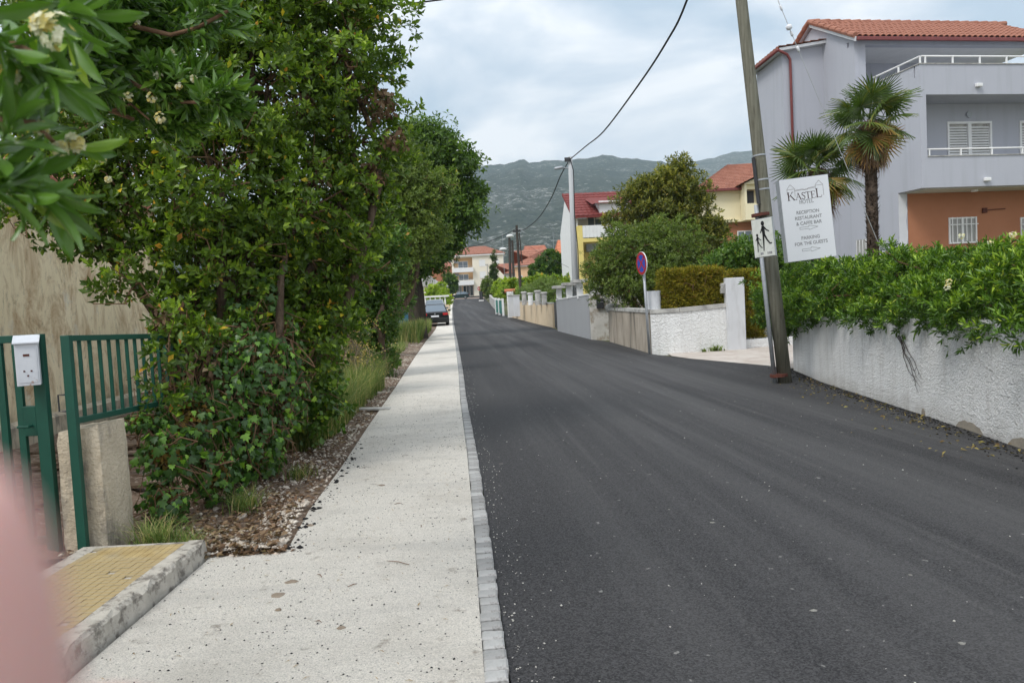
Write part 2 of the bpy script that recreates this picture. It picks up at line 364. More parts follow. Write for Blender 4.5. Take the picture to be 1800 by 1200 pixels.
M_WSTUC2 = stucco('bright_white_stucco', (.84,.84,.83), (.80,.80,.79), (.72,.71,.69), 17, .06)
M_PATCH = surf('bare_plaster', (.36,.32,.26), (.27,.24,.20), 8, .95, .1, 40, .02)
M_OLDWALL = stucco('old_plaster', (.64,.57,.46), (.52,.45,.35), (.20,.14,.09), 30, .01, low=(.35,.95,(.15,.13,.11)), sx=(3.2, 3.2, .6))
def housewall():
    m, nt, b, o = newmat('stained_house_plaster'); setb(b, .92, .15)
    k = mix(nt, ramp(nt, noise(nt, .8, 6), [(.35, 0.0), (.7, 1.0)]), (.82,.69,.46), (.90,.77,.54))
    st = ramp(nt, noise(nt, 1.0, 9, .72, stretch=(1.9, 1.9, 1.0), dist=.9), [(.47, 0.0), (.66, .88)])
    k = mix(nt, st, k, (.36,.20,.09)); k = mix(nt, ramp(nt, noise(nt, 1.0, 8, .75, stretch=(14, 14, .7)), [(.52, 0.0), (.75, .35)]), k, (.34,.23,.13))
    k = mix(nt, ramp(nt, noise(nt, 9, 8, .75, stretch=(1.5,1.5,.6)), [(.55, 0.0), (.7, .7)]), k, (.17,.12,.08))
    k = mix(nt, ramp(nt, noise(nt, 2.2, 8, .7), [(.60, 0.0), (.68, .8)]), k, (.72,.66,.54))
    t = N(nt, 'ShaderNodeTexCoord'); s = N(nt, 'ShaderNodeSeparateXYZ'); nt.links.new(t.outputs['Object'], s.inputs[0])
    a = N(nt, 'ShaderNodeMath', operation='MULTIPLY_ADD'); nt.links.new(noise(nt, 3, 7, .7), a.inputs[0]); a.inputs[1].default_value = 1.0; nt.links.new(s.outputs[2], a.inputs[2])
    k = mix(nt, ramp(nt, a.outputs[0], [(.55, .85), (1.0, 0.0)]), k, (.12,.105,.09))
    nt.links.new(k, b.inputs['Base Color']); bump(nt, b, noise(nt, 45, 5, .7), .5, .008); return m
M_HOUSE = housewall()
M_STAINWALL = stucco('stained_concrete', (.36,.31,.25), (.46,.40,.33), (.05,.045,.04), 30, .01, sx=(2.6,2.6,.35))
M_GREYPL = surf('grey_plaster', (.33,.335,.345), (.36,.365,.375), .7, .9, .2, 120, .002, .5, stretch=(1,1,.3), c3=(.26,.26,.265), s3=1.3, t3=(.6,.9), st3=(3,3,.35))
M_HOTELGREY = surf('hotel_grey_plaster', (.41,.42,.465), (.43,.44,.485), .5, .88, .2, 90, .002, .4, c3=(.35,.36,.39), s3=1.3, t3=(.50,.85), st3=(3.5,3.5,.22))
M_PATCHGREY = surf('patched_render', (.50,.48,.44), (.62,.60,.56), 3, .92, .2, 50, .006, .6, c3=(.36,.31,.25), s3=2.2, t3=(.5,.6))
M_TERRA = surf('terracotta_plaster', (.36,.155,.085), (.40,.18,.10), 1, .9, .2, 90, .002, .4, c3=(.31,.13,.07), s3=2, t3=(.5,.9))
M_CREAM = surf('cream_plaster', (.80,.72,.50), (.76,.68,.47), 1, .9, .2, 90, .002, .3)
M_FARCREAM = surf('pale_cream_plaster', (.80,.74,.62), (.77,.71,.59), .4, .9, .2, 0)
M_FARORANGE = surf('pale_orange_plaster', (.78,.52,.28), (.74,.48,.26), .5, .9, .2, 0)
M_PEACH = surf('peach_plaster', (.78,.52,.32), (.74,.48,.29), .5, .9, .2, 0)
M_YELLOW = surf('yellow_plaster', (.76,.62,.22), (.72,.58,.20), 1, .9, .2, 0)
M_BEIGE = surf('beige_plaster', (.62,.49,.33), (.66,.53,.37), 1.5, .9, .2, 90, .002, .3, c3=(.48,.36,.24), s3=1.2, t3=(.55,.85))
M_WHITE = surf('white_paint', (.78,.78,.77), (.72,.72,.71), 3, .6, .35, 0, c3=(.62,.60,.56), s3=2, t3=(.6,.9))
M_PILLAR = surf('pale_grey_render', (.56,.57,.59), (.61,.62,.64), 2, .88, .2, 100, .003, .4, c3=(.42,.42,.42), s3=2, t3=(.52,.85), st3=(3,3,.6))
M_CAP = surf('weathered_cap', (.36,.35,.33), (.52,.51,.48), 5, .9, .2, 70, .004, .5, c3=(.20,.19,.18), s3=4, t3=(.5,.75))
M_BLOCK = surf('rough_concrete', (.46,.39,.29), (.60,.52,.40), 4, .95, .15, 40, .025, .8, c3=(.27,.24,.20), s3=5, t3=(.5,.66), st3=(1.6,1.6,.5))
M_STEPC = surf('step_concrete', (.40,.37,.32), (.52,.48,.42), 9, .95, .15, 70, .012, .8, c3=(.20,.18,.155), s3=13, t3=(.5,.62))
M_YTILE = surf('yellow_tile', (.36,.26,.115), (.46,.35,.17), 9, .8, .25, 60, .003, .4, c3=(.30,.265,.20), s3=2.6, t3=(.42,.66))
M_TILE = surf('clay_tile', (.28,.115,.075), (.38,.175,.12), 2.5, .8, .25, 30, .004, .4, c3=(.20,.085,.065), s3=6, t3=(.55,.7))
M_TILEOR = surf('orange_tile', (.50,.17,.085), (.58,.22,.12), 1, .8, .25, 12, .03, .6, c3=(.5,.16,.07), s3=3)
M_TILERED = surf('red_tile', (.16,.032,.028), (.20,.045,.038), 1, .75, .3, 12, .03, .5)
M_TILEOLD = surf('old_tile', (.33,.12,.08), (.42,.17,.11), 1, .85, .2, 12, .03, .6, c3=(.2,.09,.07), s3=2.5)
M_REDMET = surf('red_brown_metal', (.20,.05,.045), (.16,.04,.04), 4, .5, .4, 0)
M_GREEN = surf('green_gate_paint', (.007,.075,.050), (.006,.060,.040), 6, .45, .45, 30, .002, .3, c3=(.10,.07,.04), s3=14, t3=(.70,.76))
M_TEAL = surf('teal_sheet', (.05,.20,.16), (.04,.16,.13), 3, .7, .3, 0, c3=(.03,.10,.08), s3=2)
M_BLUEF = surf('blue_sheet', (.045,.13,.20), (.05,.16,.24), 3, .7, .3, 0)
M_GALV = surf('galvanised_steel', (.40,.42,.44), (.33,.35,.37), 14, .5, .5, 40, .001, .3, metal=.35)
M_DARKMET = surf('dark_metal', (.03,.03,.032), (.045,.045,.05), 8, .5, .4, 0)
M_RUST = surf('rusty_clamp', (.13,.045,.03), (.09,.035,.028), 20, .8, .2, 60, .003)
M_POLEWOOD = surf('weathered_pole_wood', (.125,.12,.09), (.20,.195,.155), 3, .92, .15, 30, .012, .7, stretch=(9,9,.5), c3=(.07,.065,.05), s3=5, t3=(.55,.7), st3=(8,8,.4))
M_DARKWOOD = surf('dark_pole_wood', (.055,.045,.04), (.08,.07,.06), 3, .9, .15, 0)
M_CONCP = surf('spun_concrete', (.40,.41,.42), (.47,.48,.49), 1, .85, .2, 60, .003, stretch=(4,4,.3))
M_BARK = surf('bark', (.085,.06,.042), (.16,.115,.08), 9, .95, .1, 30, .03, .8, stretch=(3,3,.5))
M_BARKDK = surf('dark_bark', (.045,.038,.03), (.085,.07,.055), 6, .95, .1, 20, .05, .9, stretch=(3,3,.4))
M_TWIG = surf('twig', (.13,.075,.045), (.21,.13,.08), 20, .9, .1, 0)
M_CUT = surf('cut_wood', (.55,.27,.12), (.60,.33,.16), 30, .8, .2, 0)
M_PALMBARK = surf('palm_fibre', (.045,.033,.025), (.14,.105,.08), 12, .97, .05, 40, .05, 1, stretch=(1,1,.5))
M_CABLE = surf('black_cable', (.012,.012,.013), (.02,.02,.02), 20, .6, .3, 0)
M_WIRE = surf('grey_wire', (.45,.46,.47), (.38,.39,.4), 20, .5, .4, 0)
M_GLASS = glass('dark_glass'); M_GLASSB = glass('blue_grey_glass', (.12,.16,.20))
M_CURTAIN = surf('curtain', (.42,.42,.40), (.30,.30,.29), 14, .9, .1, 0, stretch=(6,6,.3))
M_BLACK = surf('black_print', (.012,.012,.013), (.016,.016,.017), 5, .7, .2, 0)
M_SIGNW = surf('sign_white', (.74,.75,.78), (.71,.72,.75), 1, .4, .4, 0)
M_SIGNOLD = surf('weathered_sign_white', (.66,.67,.63), (.56,.58,.53), 8, .6, .3, 0, c3=(.42,.45,.40), s3=5, t3=(.55,.75))
M_PRINTG = surf('grey_print', (.27,.27,.28), (.24,.24,.25), 5, .7, .2, 0)
M_PRINTB = surf('brown_print', (.06,.025,.025), (.05,.02,.02), 5, .7, .2, 0)
M_SBLUE = surf('sign_blue', (.02,.07,.42), (.02,.06,.38), 4, .4, .4, 0); M_SRED = surf('sign_red', (.42,.015,.02), (.38,.015,.02), 4, .4, .4, 0)
M_MAIL = surf('mailbox_paint', (.62,.64,.68), (.54,.56,.60), 7, .5, .4, 50, .002, .3, c3=(.34,.13,.05), s3=9, t3=(.62,.67))
M_CARBLK = surf('black_car_paint', (.008,.009,.010), (.010,.011,.012), 1, .18, .6, 0)
M_CARGRN = surf('dark_green_car_paint', (.018,.035,.035), (.02,.04,.04), 1, .2, .6, 0)
M_CARSIL = surf('silver_car_paint', (.30,.31,.32), (.34,.35,.36), 1, .25, .6, 0, metal=.3)
M_TYRE = surf('tyre_rubber', (.012,.012,.012), (.02,.02,.02), 10, .9, .2, 0); M_RIM = surf('wheel_rim', (.35,.36,.37), (.3,.3,.31), 5, .35, .5, 0, metal=.6)
M_LAMPR = surf('tail_lamp', (.45,.01,.015), (.38,.01,.01), 5, .25, .5, 0)
def skin():
    m, nt, b, o = newmat('skin'); setb(b, .5, .35)
    nt.links.new(mix(nt, ramp(nt, noise(nt, 60, 4), [(.3, 0.0), (.7, 1.0)]), (.70,.44,.40), (.62,.35,.31)), b.inputs['Base Color'])
    b.inputs['Subsurface Weight'].default_value = .35; b.inputs['Subsurface Scale'].default_value = .01
    b.inputs['Subsurface Radius'].default_value = (1,.35,.2); return m
M_SKIN = skin()
# foliage colours: fraction along the ramp is each leaf's own tint
L_VIB = leafmat('viburnum_leaf', [(0, (.026,.055,.012)), (.4, (.050,.095,.018)), (.62, (.095,.17,.028)), (.84, (.17,.25,.040)), (.94, (.36,.27,.04)), (.985, (.28,.12,.05))])
L_PIT = leafmat('pittosporum_leaf', [(0, (.024,.060,.020)), (.5, (.050,.115,.028)), (.85, (.105,.19,.04)), (1, (.16,.24,.06))], .30, .25, .6)
L_HEDGE = leafmat('hedge_leaf', [(0, (.020,.050,.012)), (.4, (.042,.100,.016)), (.66, (.105,.19,.025)), (.85, (.17,.26,.04)), (1, (.22,.28,.06))], .40, .16, .45)
L_IVY = leafmat('ivy_leaf', [(0, (.016,.045,.018)), (.5, (.032,.082,.026)), (.8, (.08,.19,.035)), (1, (.15,.27,.05))], .4, .25, .5)
L_LAUREL = leafmat('dark_shrub_leaf', [(0, (.022,.055,.014)), (.55, (.040,.09,.02)), (.85, (.085,.15,.032)), (.97, (.16,.17,.05)), (1, (.26,.13,.07))])
L_OLIVE = leafmat('olive_green_leaf', [(0, (.050,.085,.028)), (.6, (.085,.135,.045)), (.9, (.14,.19,.06)), (1, (.22,.2,.1))])
L_CHEST = leafmat('mid_green_leaf', [(0, (.020,.048,.010)), (.5, (.042,.090,.016)), (.85, (.082,.145,.024)), (1, (.11,.18,.035))])
L_LOQ = leafmat('evergreen_leaf', [(0, (.030,.042,.014)), (.45, (.062,.080,.022)), (.75, (.14,.155,.045)), (1, (.28,.25,.12))])
L_BUSH = leafmat('bush_leaf', [(0, (.032,.055,.018)), (.5, (.065,.105,.030)), (.85, (.11,.165,.045)), (1, (.15,.20,.06))])
L_THUJA = leafmat('thuja_leaf', [(0, (.050,.056,.014)), (.45, (.125,.130,.026)), (.75, (.22,.20,.04)), (.93, (.18,.12,.05)), (1, (.15,.08,.045))], .6, .2, .2)
L_YEL = leafmat('yellow_green_leaf', [(0, (.09,.15,.025)), (.5, (.16,.24,.035)), (1, (.28,.33,.06))])
L_GRASS = leafmat('grass_blade', [(0, (.055,.11,.025)), (.5, (.10,.17,.045)), (.8, (.20,.24,.09)), (.93, (.38,.34,.20)), (1, (.45,.38,.24))], .55, .3, .3, (1.6,1.4,1.2))
L_DRY = leafmat('dry_leaf', [(0, (.10,.055,.035)), (.5, (.20,.115,.07)), (.9, (.33,.22,.14)), (1, (.44,.34,.23))], .7, .15, .2, (1,1,1))
L_RED = leafmat('seed_head', [(0, (.16,.06,.04)), (.6, (.24,.10,.06)), (1, (.30,.17,.09))], .7, .1, .2, (1,1,1))
L_PALM = leafmat('palm_leaf', [(0, (.030,.060,.018)), (.5, (.060,.105,.028)), (.72, (.13,.15,.04)), (.88, (.24,.18,.065)), (1, (.26,.15,.08))], .4, .2, .5, (1.75,1.55,1.0))
L_FLOW = leafmat('flower', [(0, (.75,.72,.52)), (.5, (.78,.74,.60)), (.8, (.74,.62,.25)), (1, (.68,.48,.12))], .6, .2, .3, (1,1,1))
L_CYP = leafmat('cypress_leaf', [(0, (.020,.045,.016)), (1, (.05,.09,.03))], .7, .1, .2)

# ------------------------------------------------------------------ the setting: terrain, road, walk, verge
YS = [-6,-4,-2,-1,0,1,2] + [2+.5*i for i in range(1, 37)] + [20+i for i in range(1, 61)] + [80+2*i for i in range(1, 61)]
ROADL = [(-6,.42),(0,.17),(3.14,-.08),(5.76,-.26),(7.94,-.42),(12.36,-.78),(17.5,-1.15),(23.1,-1.58),(33,-2.35),(46.9,-3.45),(63.3,-4.72),(87,-6.5),(131,-9.6),(156,-11.2),(200,-14)]
ROADR = [(-6,4.0),(0,4.35),(6.9,4.60),(8.7,4.76),(12.4,5.0),(14.5,5.3),(15.2,5.25),(18.5,3.98),(20,3.62),(26.3,3.32),(28.3,2.86),(37,2.25),(41.5,2.2),(54.8,.7),(63.5,-.3),(79.4,-1.35),(113,-3.0),(140,-4.4),(156,-4.6),(200,-8)]
WALKL = [(-6,-2.0),(4.93,-2.05),(4.96,-2.05),(4.99,-1.56),(6.03,-1.68),(7.46,-1.76),(10.24,-1.98),(15.1,-2.33),(23,-2.95),(33.1,-3.70),(47.4,-4.65),(63,-5.9),(87,-7.8),(131,-10.8),(156,-12.6),(200,-15)]
f = lambda L: (lambda Y: float(np.interp(Y, [a for a, _ in L], [b for _, b in L])))
roadL, roadR, walkL = f(ROADL), f(ROADR), f(WALKL)
def sheet(name, ys, xl, xr, nx, dz, mat, hn=None, kind='structure', label=None):
    V = []; F = []
    for Y in ys:
        a, b = xl(Y), xr(Y)
        for i in range(nx+1):
            x = a + (b-a)*i/nx; V.append((x, Y, gz(Y) + dz + (hn(x, Y, i, nx) if hn else 0)))
    for j in range(len(ys)-1):
        for i in range(nx): q = j*(nx+1)+i; F.append((q, q+1, q+nx+2, q+nx+1))
    me = fast_mesh(name, V, F, mat, smooth=True); o = mobj(name, me); tag(o, label, None, None, kind); return o
far = YS + [210, 230, 260, 300, 360, 450, 600]
sheet('ground', far, lambda Y: -260 - Y, lambda Y: 260 + Y, 60, -.05, M_GROUND)
sheet('road', YS[:-4], roadL, roadR, 10, 0, M_ASPH)
KW = .105
ysn = [y for y in YS if y < 4.5] + [4.93, 4.96, 4.99] + [y for y in YS if y > 5.2 and y < 158]
pav = sheet('pavement', ysn, walkL, lambda Y: roadL(Y) - KW - .004, 6, .020, M_WALK)
def vh(x, Y, i, nx):
    e = min(i, nx-i)/nx; return (.03 + .05*math.sin(x*5+Y*2.1)*math.sin(Y*3.3+x) + .03*math.sin(x*17+Y*11))*min(1, 3*(nx-i)/nx) - .01
ysv = [4.97 + .12*i for i in range(230)] + [33 + i for i in range(0, 50)]
verge = sheet('verge', ysv, lambda Y: walkL(Y+.06) - 2.6, lambda Y: walkL(Y+.06) - .004, 16, .005, M_SOIL, vh)
yard = sheet('yard', [-2 + .25*i for i in range(90)], lambda Y: -6.75, lambda Y: -2.86, 16, -.02, M_SOIL, lambda x, Y, i, n: .03*math.sin(x*4+Y*3))
sheet('driveway', [14.75, 15.5, 16, 17, 18, 19, 19.5, 20, 20.5, 22, 25], lambda Y: (roadR(Y)+.0 if Y < 18.6 else 3.9 + (Y-18.6)*.1), lambda Y: 13.5, 12, .004, M_DRIVE)
sheet('side_street', [156.2, 158, 160, 163, 166], lambda Y: -30, lambda Y: 8, 8, .01, surf('brown_paving', (.30,.22,.18), (.36,.28,.23), 1, .9, .2, 0))
# kerb setts: one row, each its own stone
kerb = thing('kerb', None, None, (0, 0, 0)); kerb['kind'] = 'structure'
def sett(l, wd):
    mb = MB(); b = .009
    mb.add([(-wd/2,-l/2,-.05),(wd/2,-l/2,-.05),(wd/2,l/2,-.05),(-wd/2,l/2,-.05),(-wd/2,-l/2,.018),(wd/2,-l/2,.018),(wd/2,l/2,.018),(-wd/2,l/2,.018),
            (-wd/2+b,-l/2+b,.026),(wd/2-b,-l/2+b,.026),(wd/2-b,l/2-b,.026),(-wd/2+b,l/2-b,.026)],
           [(0,1,5,4),(1,2,6,5),(2,3,7,6),(3,0,4,7),(4,5,9,8),(5,6,10,9),(6,7,11,10),(7,4,8,11),(8,9,10,11)]); return mb
variants = []
for k in range(5):
    o = sett(.084 + .005*(k % 3), KW - .006*(k % 2)).build('sett', M_COBBLE, kerb, smooth=False); variants.append(o.data); bpy.data.objects.remove(o)
Y = 1.2; rest = MB(); cnt = 0
while Y < 156:
    st = .103; x = roadL(Y) - KW/2 - .002; a = -math.atan((roadL(Y+.2)-roadL(Y))/.2)
    if cnt < 300:
        o = bpy.data.objects.new('sett', variants[rs.randint(5)]); COL.objects.link(o); o.parent = kerb
        o.location = (x + rs.normal()*.003, Y, rs.normal()*.003); o.rotation_euler = (rs.normal()*.02, rs.normal()*.02, a + rs.normal()*.03); cnt += 1
    else:
        st = .103 if Y < 60 else 1.0; rest.M = Matrix.Translation((x, Y, gz(Y))) @ Matrix.Rotation(a, 4, 'Z'); rest.box(-KW/2, KW/2, -st*.48, st*.48, -.05, .024)
    Y += st
rest.build('setts', M_COBBLE, kerb, fix=False)['kind'] = 'stuff'

def chips(name, parent, n, xf, yf, size, mat, seed, zf, flat=.6):
    g = np.random.RandomState(seed); V = []; F = []
    base = norm(np.array([(1,0,0),(-1,0,0),(0,1,0),(0,-1,0),(0,0,1),(0,0,-1)], float)); fc = [(0,2,4),(2,1,4),(1,3,4),(3,0,4),(2,0,5),(1,2,5),(3,1,5),(0,3,5)]
    for i in range(n):
        Y = yf(g); x = xf(g, Y); s = size*(.4 + g.rand()**2*1.6); p = base*(.6+.7*g.rand(6,1))*np.array([s, s*(.5+.6*g.rand()), s*flat])
        a = g.rand()*6.3; c, q = math.cos(a), math.sin(a); p = p @ np.array([[c,q,0],[-q,c,0],[0,0,1]])
        F += [tuple(6*i + k for k in t) for t in fc]; V += [tuple(v) for v in p + np.array([x, Y, zf(x, Y) + s*.2])]
    o = mobj(name, fast_mesh(name, V, F, mat), parent); o['kind'] = 'stuff'; return o
vz = lambda x, Y: gz(Y) + .02 + .05*math.sin(x*5+Y*2.1)*math.sin(Y*3.3+x)
chips('rubble', verge, 7000, lambda g, Y: walkL(Y) - .03 - abs(g.normal())*.45, lambda g: 4.99 + 27*g.rand()**1.7, .013, M_STONE, 5, vz)
# larger lumps of rubble, each its own stone
ico = bmesh.new(); bmesh.ops.create_icosphere(ico, subdivisions=1, radius=1)
stones = []
for k in range(6):
    g = np.random.RandomState(k); me = bpy.data.meshes.new('stone'); ico.to_mesh(me)
    for v in me.vertices: v.co = Vector(v.co)*(.65+.6*g.rand())
    me.materials.append(M_STONE); stones.append(me)
ico.free()
for i in range(170):
    Y = 5.05 + .9*rs.rand()**1.3 if i < 50 else 5.3 + 9*rs.rand()**1.3; x = walkL(Y) - .05 - (rs.rand()*.75 if i < 50 else abs(rs.normal())*.35)
    s = (.018 + .028*rs.rand()**1.5); o = bpy.data.objects.new('stone', stones[rs.randint(6)]); COL.objects.link(o); o.parent = verge
    o.location = (x, Y, vz(x, Y) + s*.35); o.scale = (s, s*(.6+.4*rs.rand()), s*.55); o.rotation_euler = (rs.rand()*.5, rs.rand()*.5, rs.rand()*6)
def litter(name, parent, n, xf, yf, L, mat, seed, zf, tpl=T_LEAF, lift=.01, wr=.5, tl=(0,1), curl=.35):
    g = np.random.RandomState(seed); Ys = np.array([yf(g) for _ in range(n)]); X = np.array([xf(g, y) for y in Ys])
    Z = np.array([zf(a, b) for a, b in zip(X, Ys)]) + lift*(.3+g.rand(n)); a = g.rand(n)*6.28
    D = norm(np.stack([np.cos(a), np.sin(a), g.normal(size=n)*curl], 1)); U = norm(np.stack([g.normal(size=n)*curl, g.normal(size=n)*curl, np.ones(n)], 1))
    LL = L*(.5+g.rand(n)); o = mobj(name, leaves(name, np.stack([X, Ys, Z], 1), D, U, LL, LL*wr, tpl, mat, tl[0]+(tl[1]-tl[0])*g.rand(n)), parent); o['kind'] = 'stuff'; return o
litter('fallen_leaves', verge, 1700, lambda g, Y: walkL(Y) - .08 - abs(g.normal())*.55, lambda g: 4.98 + 8*g.rand()**1.8, .05, L_DRY, 4, vz, lift=.03)
litter('fallen_leaves', verge, 650, lambda g, Y: walkL(Y) - .1 - g.rand()*.9, lambda g: 5.05 + 1.2*g.rand(), .045, L_DRY, 14, vz, lift=.05)
chips('rubble', verge, 420, lambda g, Y: walkL(5.2) + .07 - g.rand()*.66, lambda g: 4.962 + .13*g.rand(), .02, M_STONE, 25, lambda x, Y: .0)
litter('fallen_leaves', verge, 260, lambda g, Y: walkL(5.2) + .05 - g.rand()*.62, lambda g: 4.965 + .12*g.rand(), .045, L_DRY, 26, lambda x, Y: .015)
chips('crumbs', pav, 3200, lambda g, Y: walkL(Y) + (roadL(Y)-KW-walkL(Y))*g.rand(), lambda g: 2.2 + 12*g.rand()**1.6, .0045, M_BLACK, 8, lambda x, Y: .019)
chips('dark_clods', pav, 120, lambda g, Y: walkL(Y) + .0 + abs(g.normal())*.07, lambda g: 5.05 + 4*g.rand()**1.5, .014, M_BLACK, 9, lambda x, Y: .019)
litter('plant_debris', pav, 260, lambda g, Y: walkL(Y) + .05 + (roadL(Y)-.2-walkL(Y))*g.rand(), lambda g: 2.4 + 9*g.rand()**1.4, .04, leafmat('debris', [(0, (.08,.055,.04)), (1, (.2,.15,.1))], .9, .05), 10, lambda x, Y: .02, T_SMALL, .004, .12, curl=.03)
road = bpy.data.objects['road']
chips('grit', road, 900, lambda g, Y: roadL(Y) + .015 + abs(g.normal())*.10 if g.rand() < .6 else roadL(Y) + (roadR(Y)-roadL(Y))*g.rand(), lambda g: 2.6 + 18*g.rand()**1.4, .0042, surf('pale_grit', (.5,.48,.44), (.6,.58,.52), 10, bs=0), 12, lambda x, Y: .001)
litter('fallen_leaves', road, 330, lambda g, Y: roadR(Y) - .04 - abs(g.normal())*.32, lambda g: 6.6 + 6.5*g.rand(), .045, leafmat('yellow_litter', [(0, (.22,.13,.05)), (.6, (.40,.30,.08)), (1, (.5,.42,.12))], .7, .1, .2, (.85,.85,1)), 11, lambda x, Y: .003, T_LEAF, .008, .4)
chips('dark_crumbs', road, 1800, lambda g, Y: roadR(Y) - .02 - abs(g.normal())*.13, lambda g: 6 + 9*g.rand(), .010, surf('tar_crumb', (.015,.014,.014), (.03,.028,.025), 10, bs=0), 13, lambda x, Y: .001)

# ------------------------------------------------------------------ left: step, pillar, gates, letterbox, house
t = thing('entrance_step', 'low concrete entrance step topped with worn yellow tiles beside the pale pavement', 'step', (-2.45, 4.0, 0))
mb = MB(); mb.box(-2.90, -2.20, 2.6, 4.90, -.02, .118); mb.box(-2.90,-2.20,4.90,5.0,-.02,.122); mb.box(-2.87, -2.78, 2.6, 4.9, .118, .126)
mb.build('base', M_STEPC, t, world=True, bevel=.006)
mb = MB(); n = 40; rg = np.random.RandomState(2); V = []
for i in range(n+1):
    y = 2.6 + 2.4*i/n; j = rg.normal(size=3)*.007
    mb.v += [(-2.07 + j[0], y, -.02), (-2.085 + j[0], y, .11), (-2.105 + j[1], y, .130 + j[2]*.4), (-2.198, y, .130 + j[2]*.3), (-2.198, y, -.02)]
for i in range(n):
    for k in range(4): mb.f.append((i*5+k, i*5+k+1, i*5+k+6, i*5+k+5))
mb.f.append((n*5, n*5+1, n*5+2, n*5+3, n*5+4)); mb.build('edging', M_STEPC, t, world=True)
tm = MB().box(-.0225,.0225,-.0225,.0225,0,.010).build('tile', M_YTILE, t).data; bpy.data.objects.remove(bpy.data.objects['tile'])
cand = [(-2.76 + .0485*i, 2.64 + .0485*j) for i in range(12) for j in range(48)]
cand.sort(key=lambda c: (abs(c[1]-4.1) > .68, c[1]))
more = MB()
for k, (x, y) in enumerate(cand):
    if rs.rand() < .012: continue
    if k < 300:
        o = bpy.data.objects.new('tile', tm); COL.objects.link(o); o.parent = t
        o.location = Vector((x, y, .117 + rs.normal()*.0007)) - t.location; o.rotation_euler = (rs.normal()*.01, rs.normal()*.01, rs.normal()*.008)
    else: more.box(x-.0225, x+.0225, y-.0225, y+.0225, .117, .127)
more.build('tiles', M_YTILE, t, world=True, fix=False)['kind'] = 'stuff'
# rough concrete block pillar
mb = MB(); g = np.random.RandomState(3); nz, nr = 12, 24
px0, px1, py0, py1 = -3.10, -2.80, 5.12, 5.50
ring = []
for k in range(nr):
    u = k/nr*4; s_ = int(u); q = u - s_
    c = [(px0, py0), (px1, py0), (px1, py1), (px0, py1), (px0, py0)]
    ring.append((c[s_][0]*(1-q)+c[s_+1][0]*q, c[s_][1]*(1-q)+c[s_+1][1]*q, min(q, 1-q)))
for i in range(nz+1):
    z = -.03 + .90*i/nz; tp = .012*(1-i/nz)
    for k, (x, y, q) in enumerate(ring):
        cx, cy = (px0+px1)/2, (py0+py1)/2; rdn = (.95 if q < .05 else 1.0) + g.normal()*.012 + tp*2 - (.05 if i == nz else 0)
        mb.v.append((cx + (x-cx)*rdn, cy + (y-cy)*rdn, z + g.normal()*.004 + (.03*(x-px0)/.3 if i > nz-2 else 0)))
for i in range(nz):
    for k in range(nr): mb.f.append((i*nr+k, i*nr+(k+1) % nr, (i+1)*nr+(k+1) % nr, (i+1)*nr+k))
mb.f.append(tuple(nz*nr+k for k in range(nr)))
tag(mb.build('concrete_pillar', M_BLOCK, smooth=False), 'rough weathered concrete block pillar behind the green gate post', 'pillar')
# fence panel along the yard: post + frame + bars running away from the camera
zt, zb = 1.52, .93
t = thing('gate_panel', 'green metal bar panel standing in front of the concrete pillar, running into the ivy', 'gate', (-2.93, 5.05, 0))
dirp = Vector((.03, 1.0, 0)).normalized(); P0 = Vector((-2.93, 5.06, 0))
M0 = Matrix(((dirp.x, -dirp.y, 0, P0.x), (dirp.y, dirp.x, 0, P0.y), (-.035,0,1,0), (0,0,0,1)))
def pl(): b = MB(); b.M = M0; return b
pl().box(-.022,.022,-.03,.03,-.02,zt).build('post', M_GREEN, t, world=True, bevel=.003)
pl().box(.022,1.55,-.02,.02,zt-.04,zt-.001).build('top_rail', M_GREEN, t, world=True, bevel=.003)
pl().box(.022,1.55,-.02,.02,zb,zb+.04).build('bottom_rail', M_GREEN, t, world=True, bevel=.003)
for i in range(12): pl().box(.13+.12*i,.13+.12*i+.012,-.012,.012,zb+.04,zt-.04).build('bar', M_GREEN, t, world=True)
b = pl(); b.tube([(-.02,.03,1.02),(-.02,.075,1.02),(-.02,.075,1.13),(-.02,.03,1.13)], .006, 6); b.build('handle', M_DARKMET, t, world=True)
t = thing('metal_gate', 'green metal bar gate leaf on the far left carrying the rusty white letterbox', 'gate', (-3.17, 5.13, 0))
zt2 = pt(50, 588, 5.1).z
def bx(*a): return MB().box(*a)
bx(-3.20,-3.12,5.10,5.15,-.02,zt2).build('post', M_GREEN, t, world=True, bevel=.003)
bx(-4.45,-3.20,5.105,5.145,zt2-.05,zt2).build('top_rail', M_GREEN, t, world=True, bevel=.003)
bx(-4.45,-3.20,5.105,5.145,.12,.17).build('bottom_rail', M_GREEN, t, world=True, bevel=.003)
for i in range(10): bx(-3.33-.115*i,-3.285-.115*i,5.11,5.14,.17,zt2-.05).build('bar', M_GREEN, t, world=True)
bx(-3.285,-3.20,5.10,5.15,.86,1.06).build('lock_plate', M_GREEN, t, world=True, bevel=.003)
MB().tube([(-3.23,5.10,.93),(-3.23,5.06,.93),(-3.30,5.055,.93)], .009, 6).build('handle', M_GREEN, t, world=True)
a = pt(21, 592, 5.02); c = pt(64, 676, 5.02)
t = thing('letterbox', 'small rusty white metal letterbox with sloping lid hung on the green gate', 'letterbox', (a.x+.09, 5.02, c.z), rad(28))
def lb(): return MB()
H = a.z - c.z - .02
b = lb(); b.prismx([(-.055, 0), (.055, 0), (.055, H), (-.055, H-.03)], -.066, .066); b.build('body', M_MAIL, t, bevel=.003)
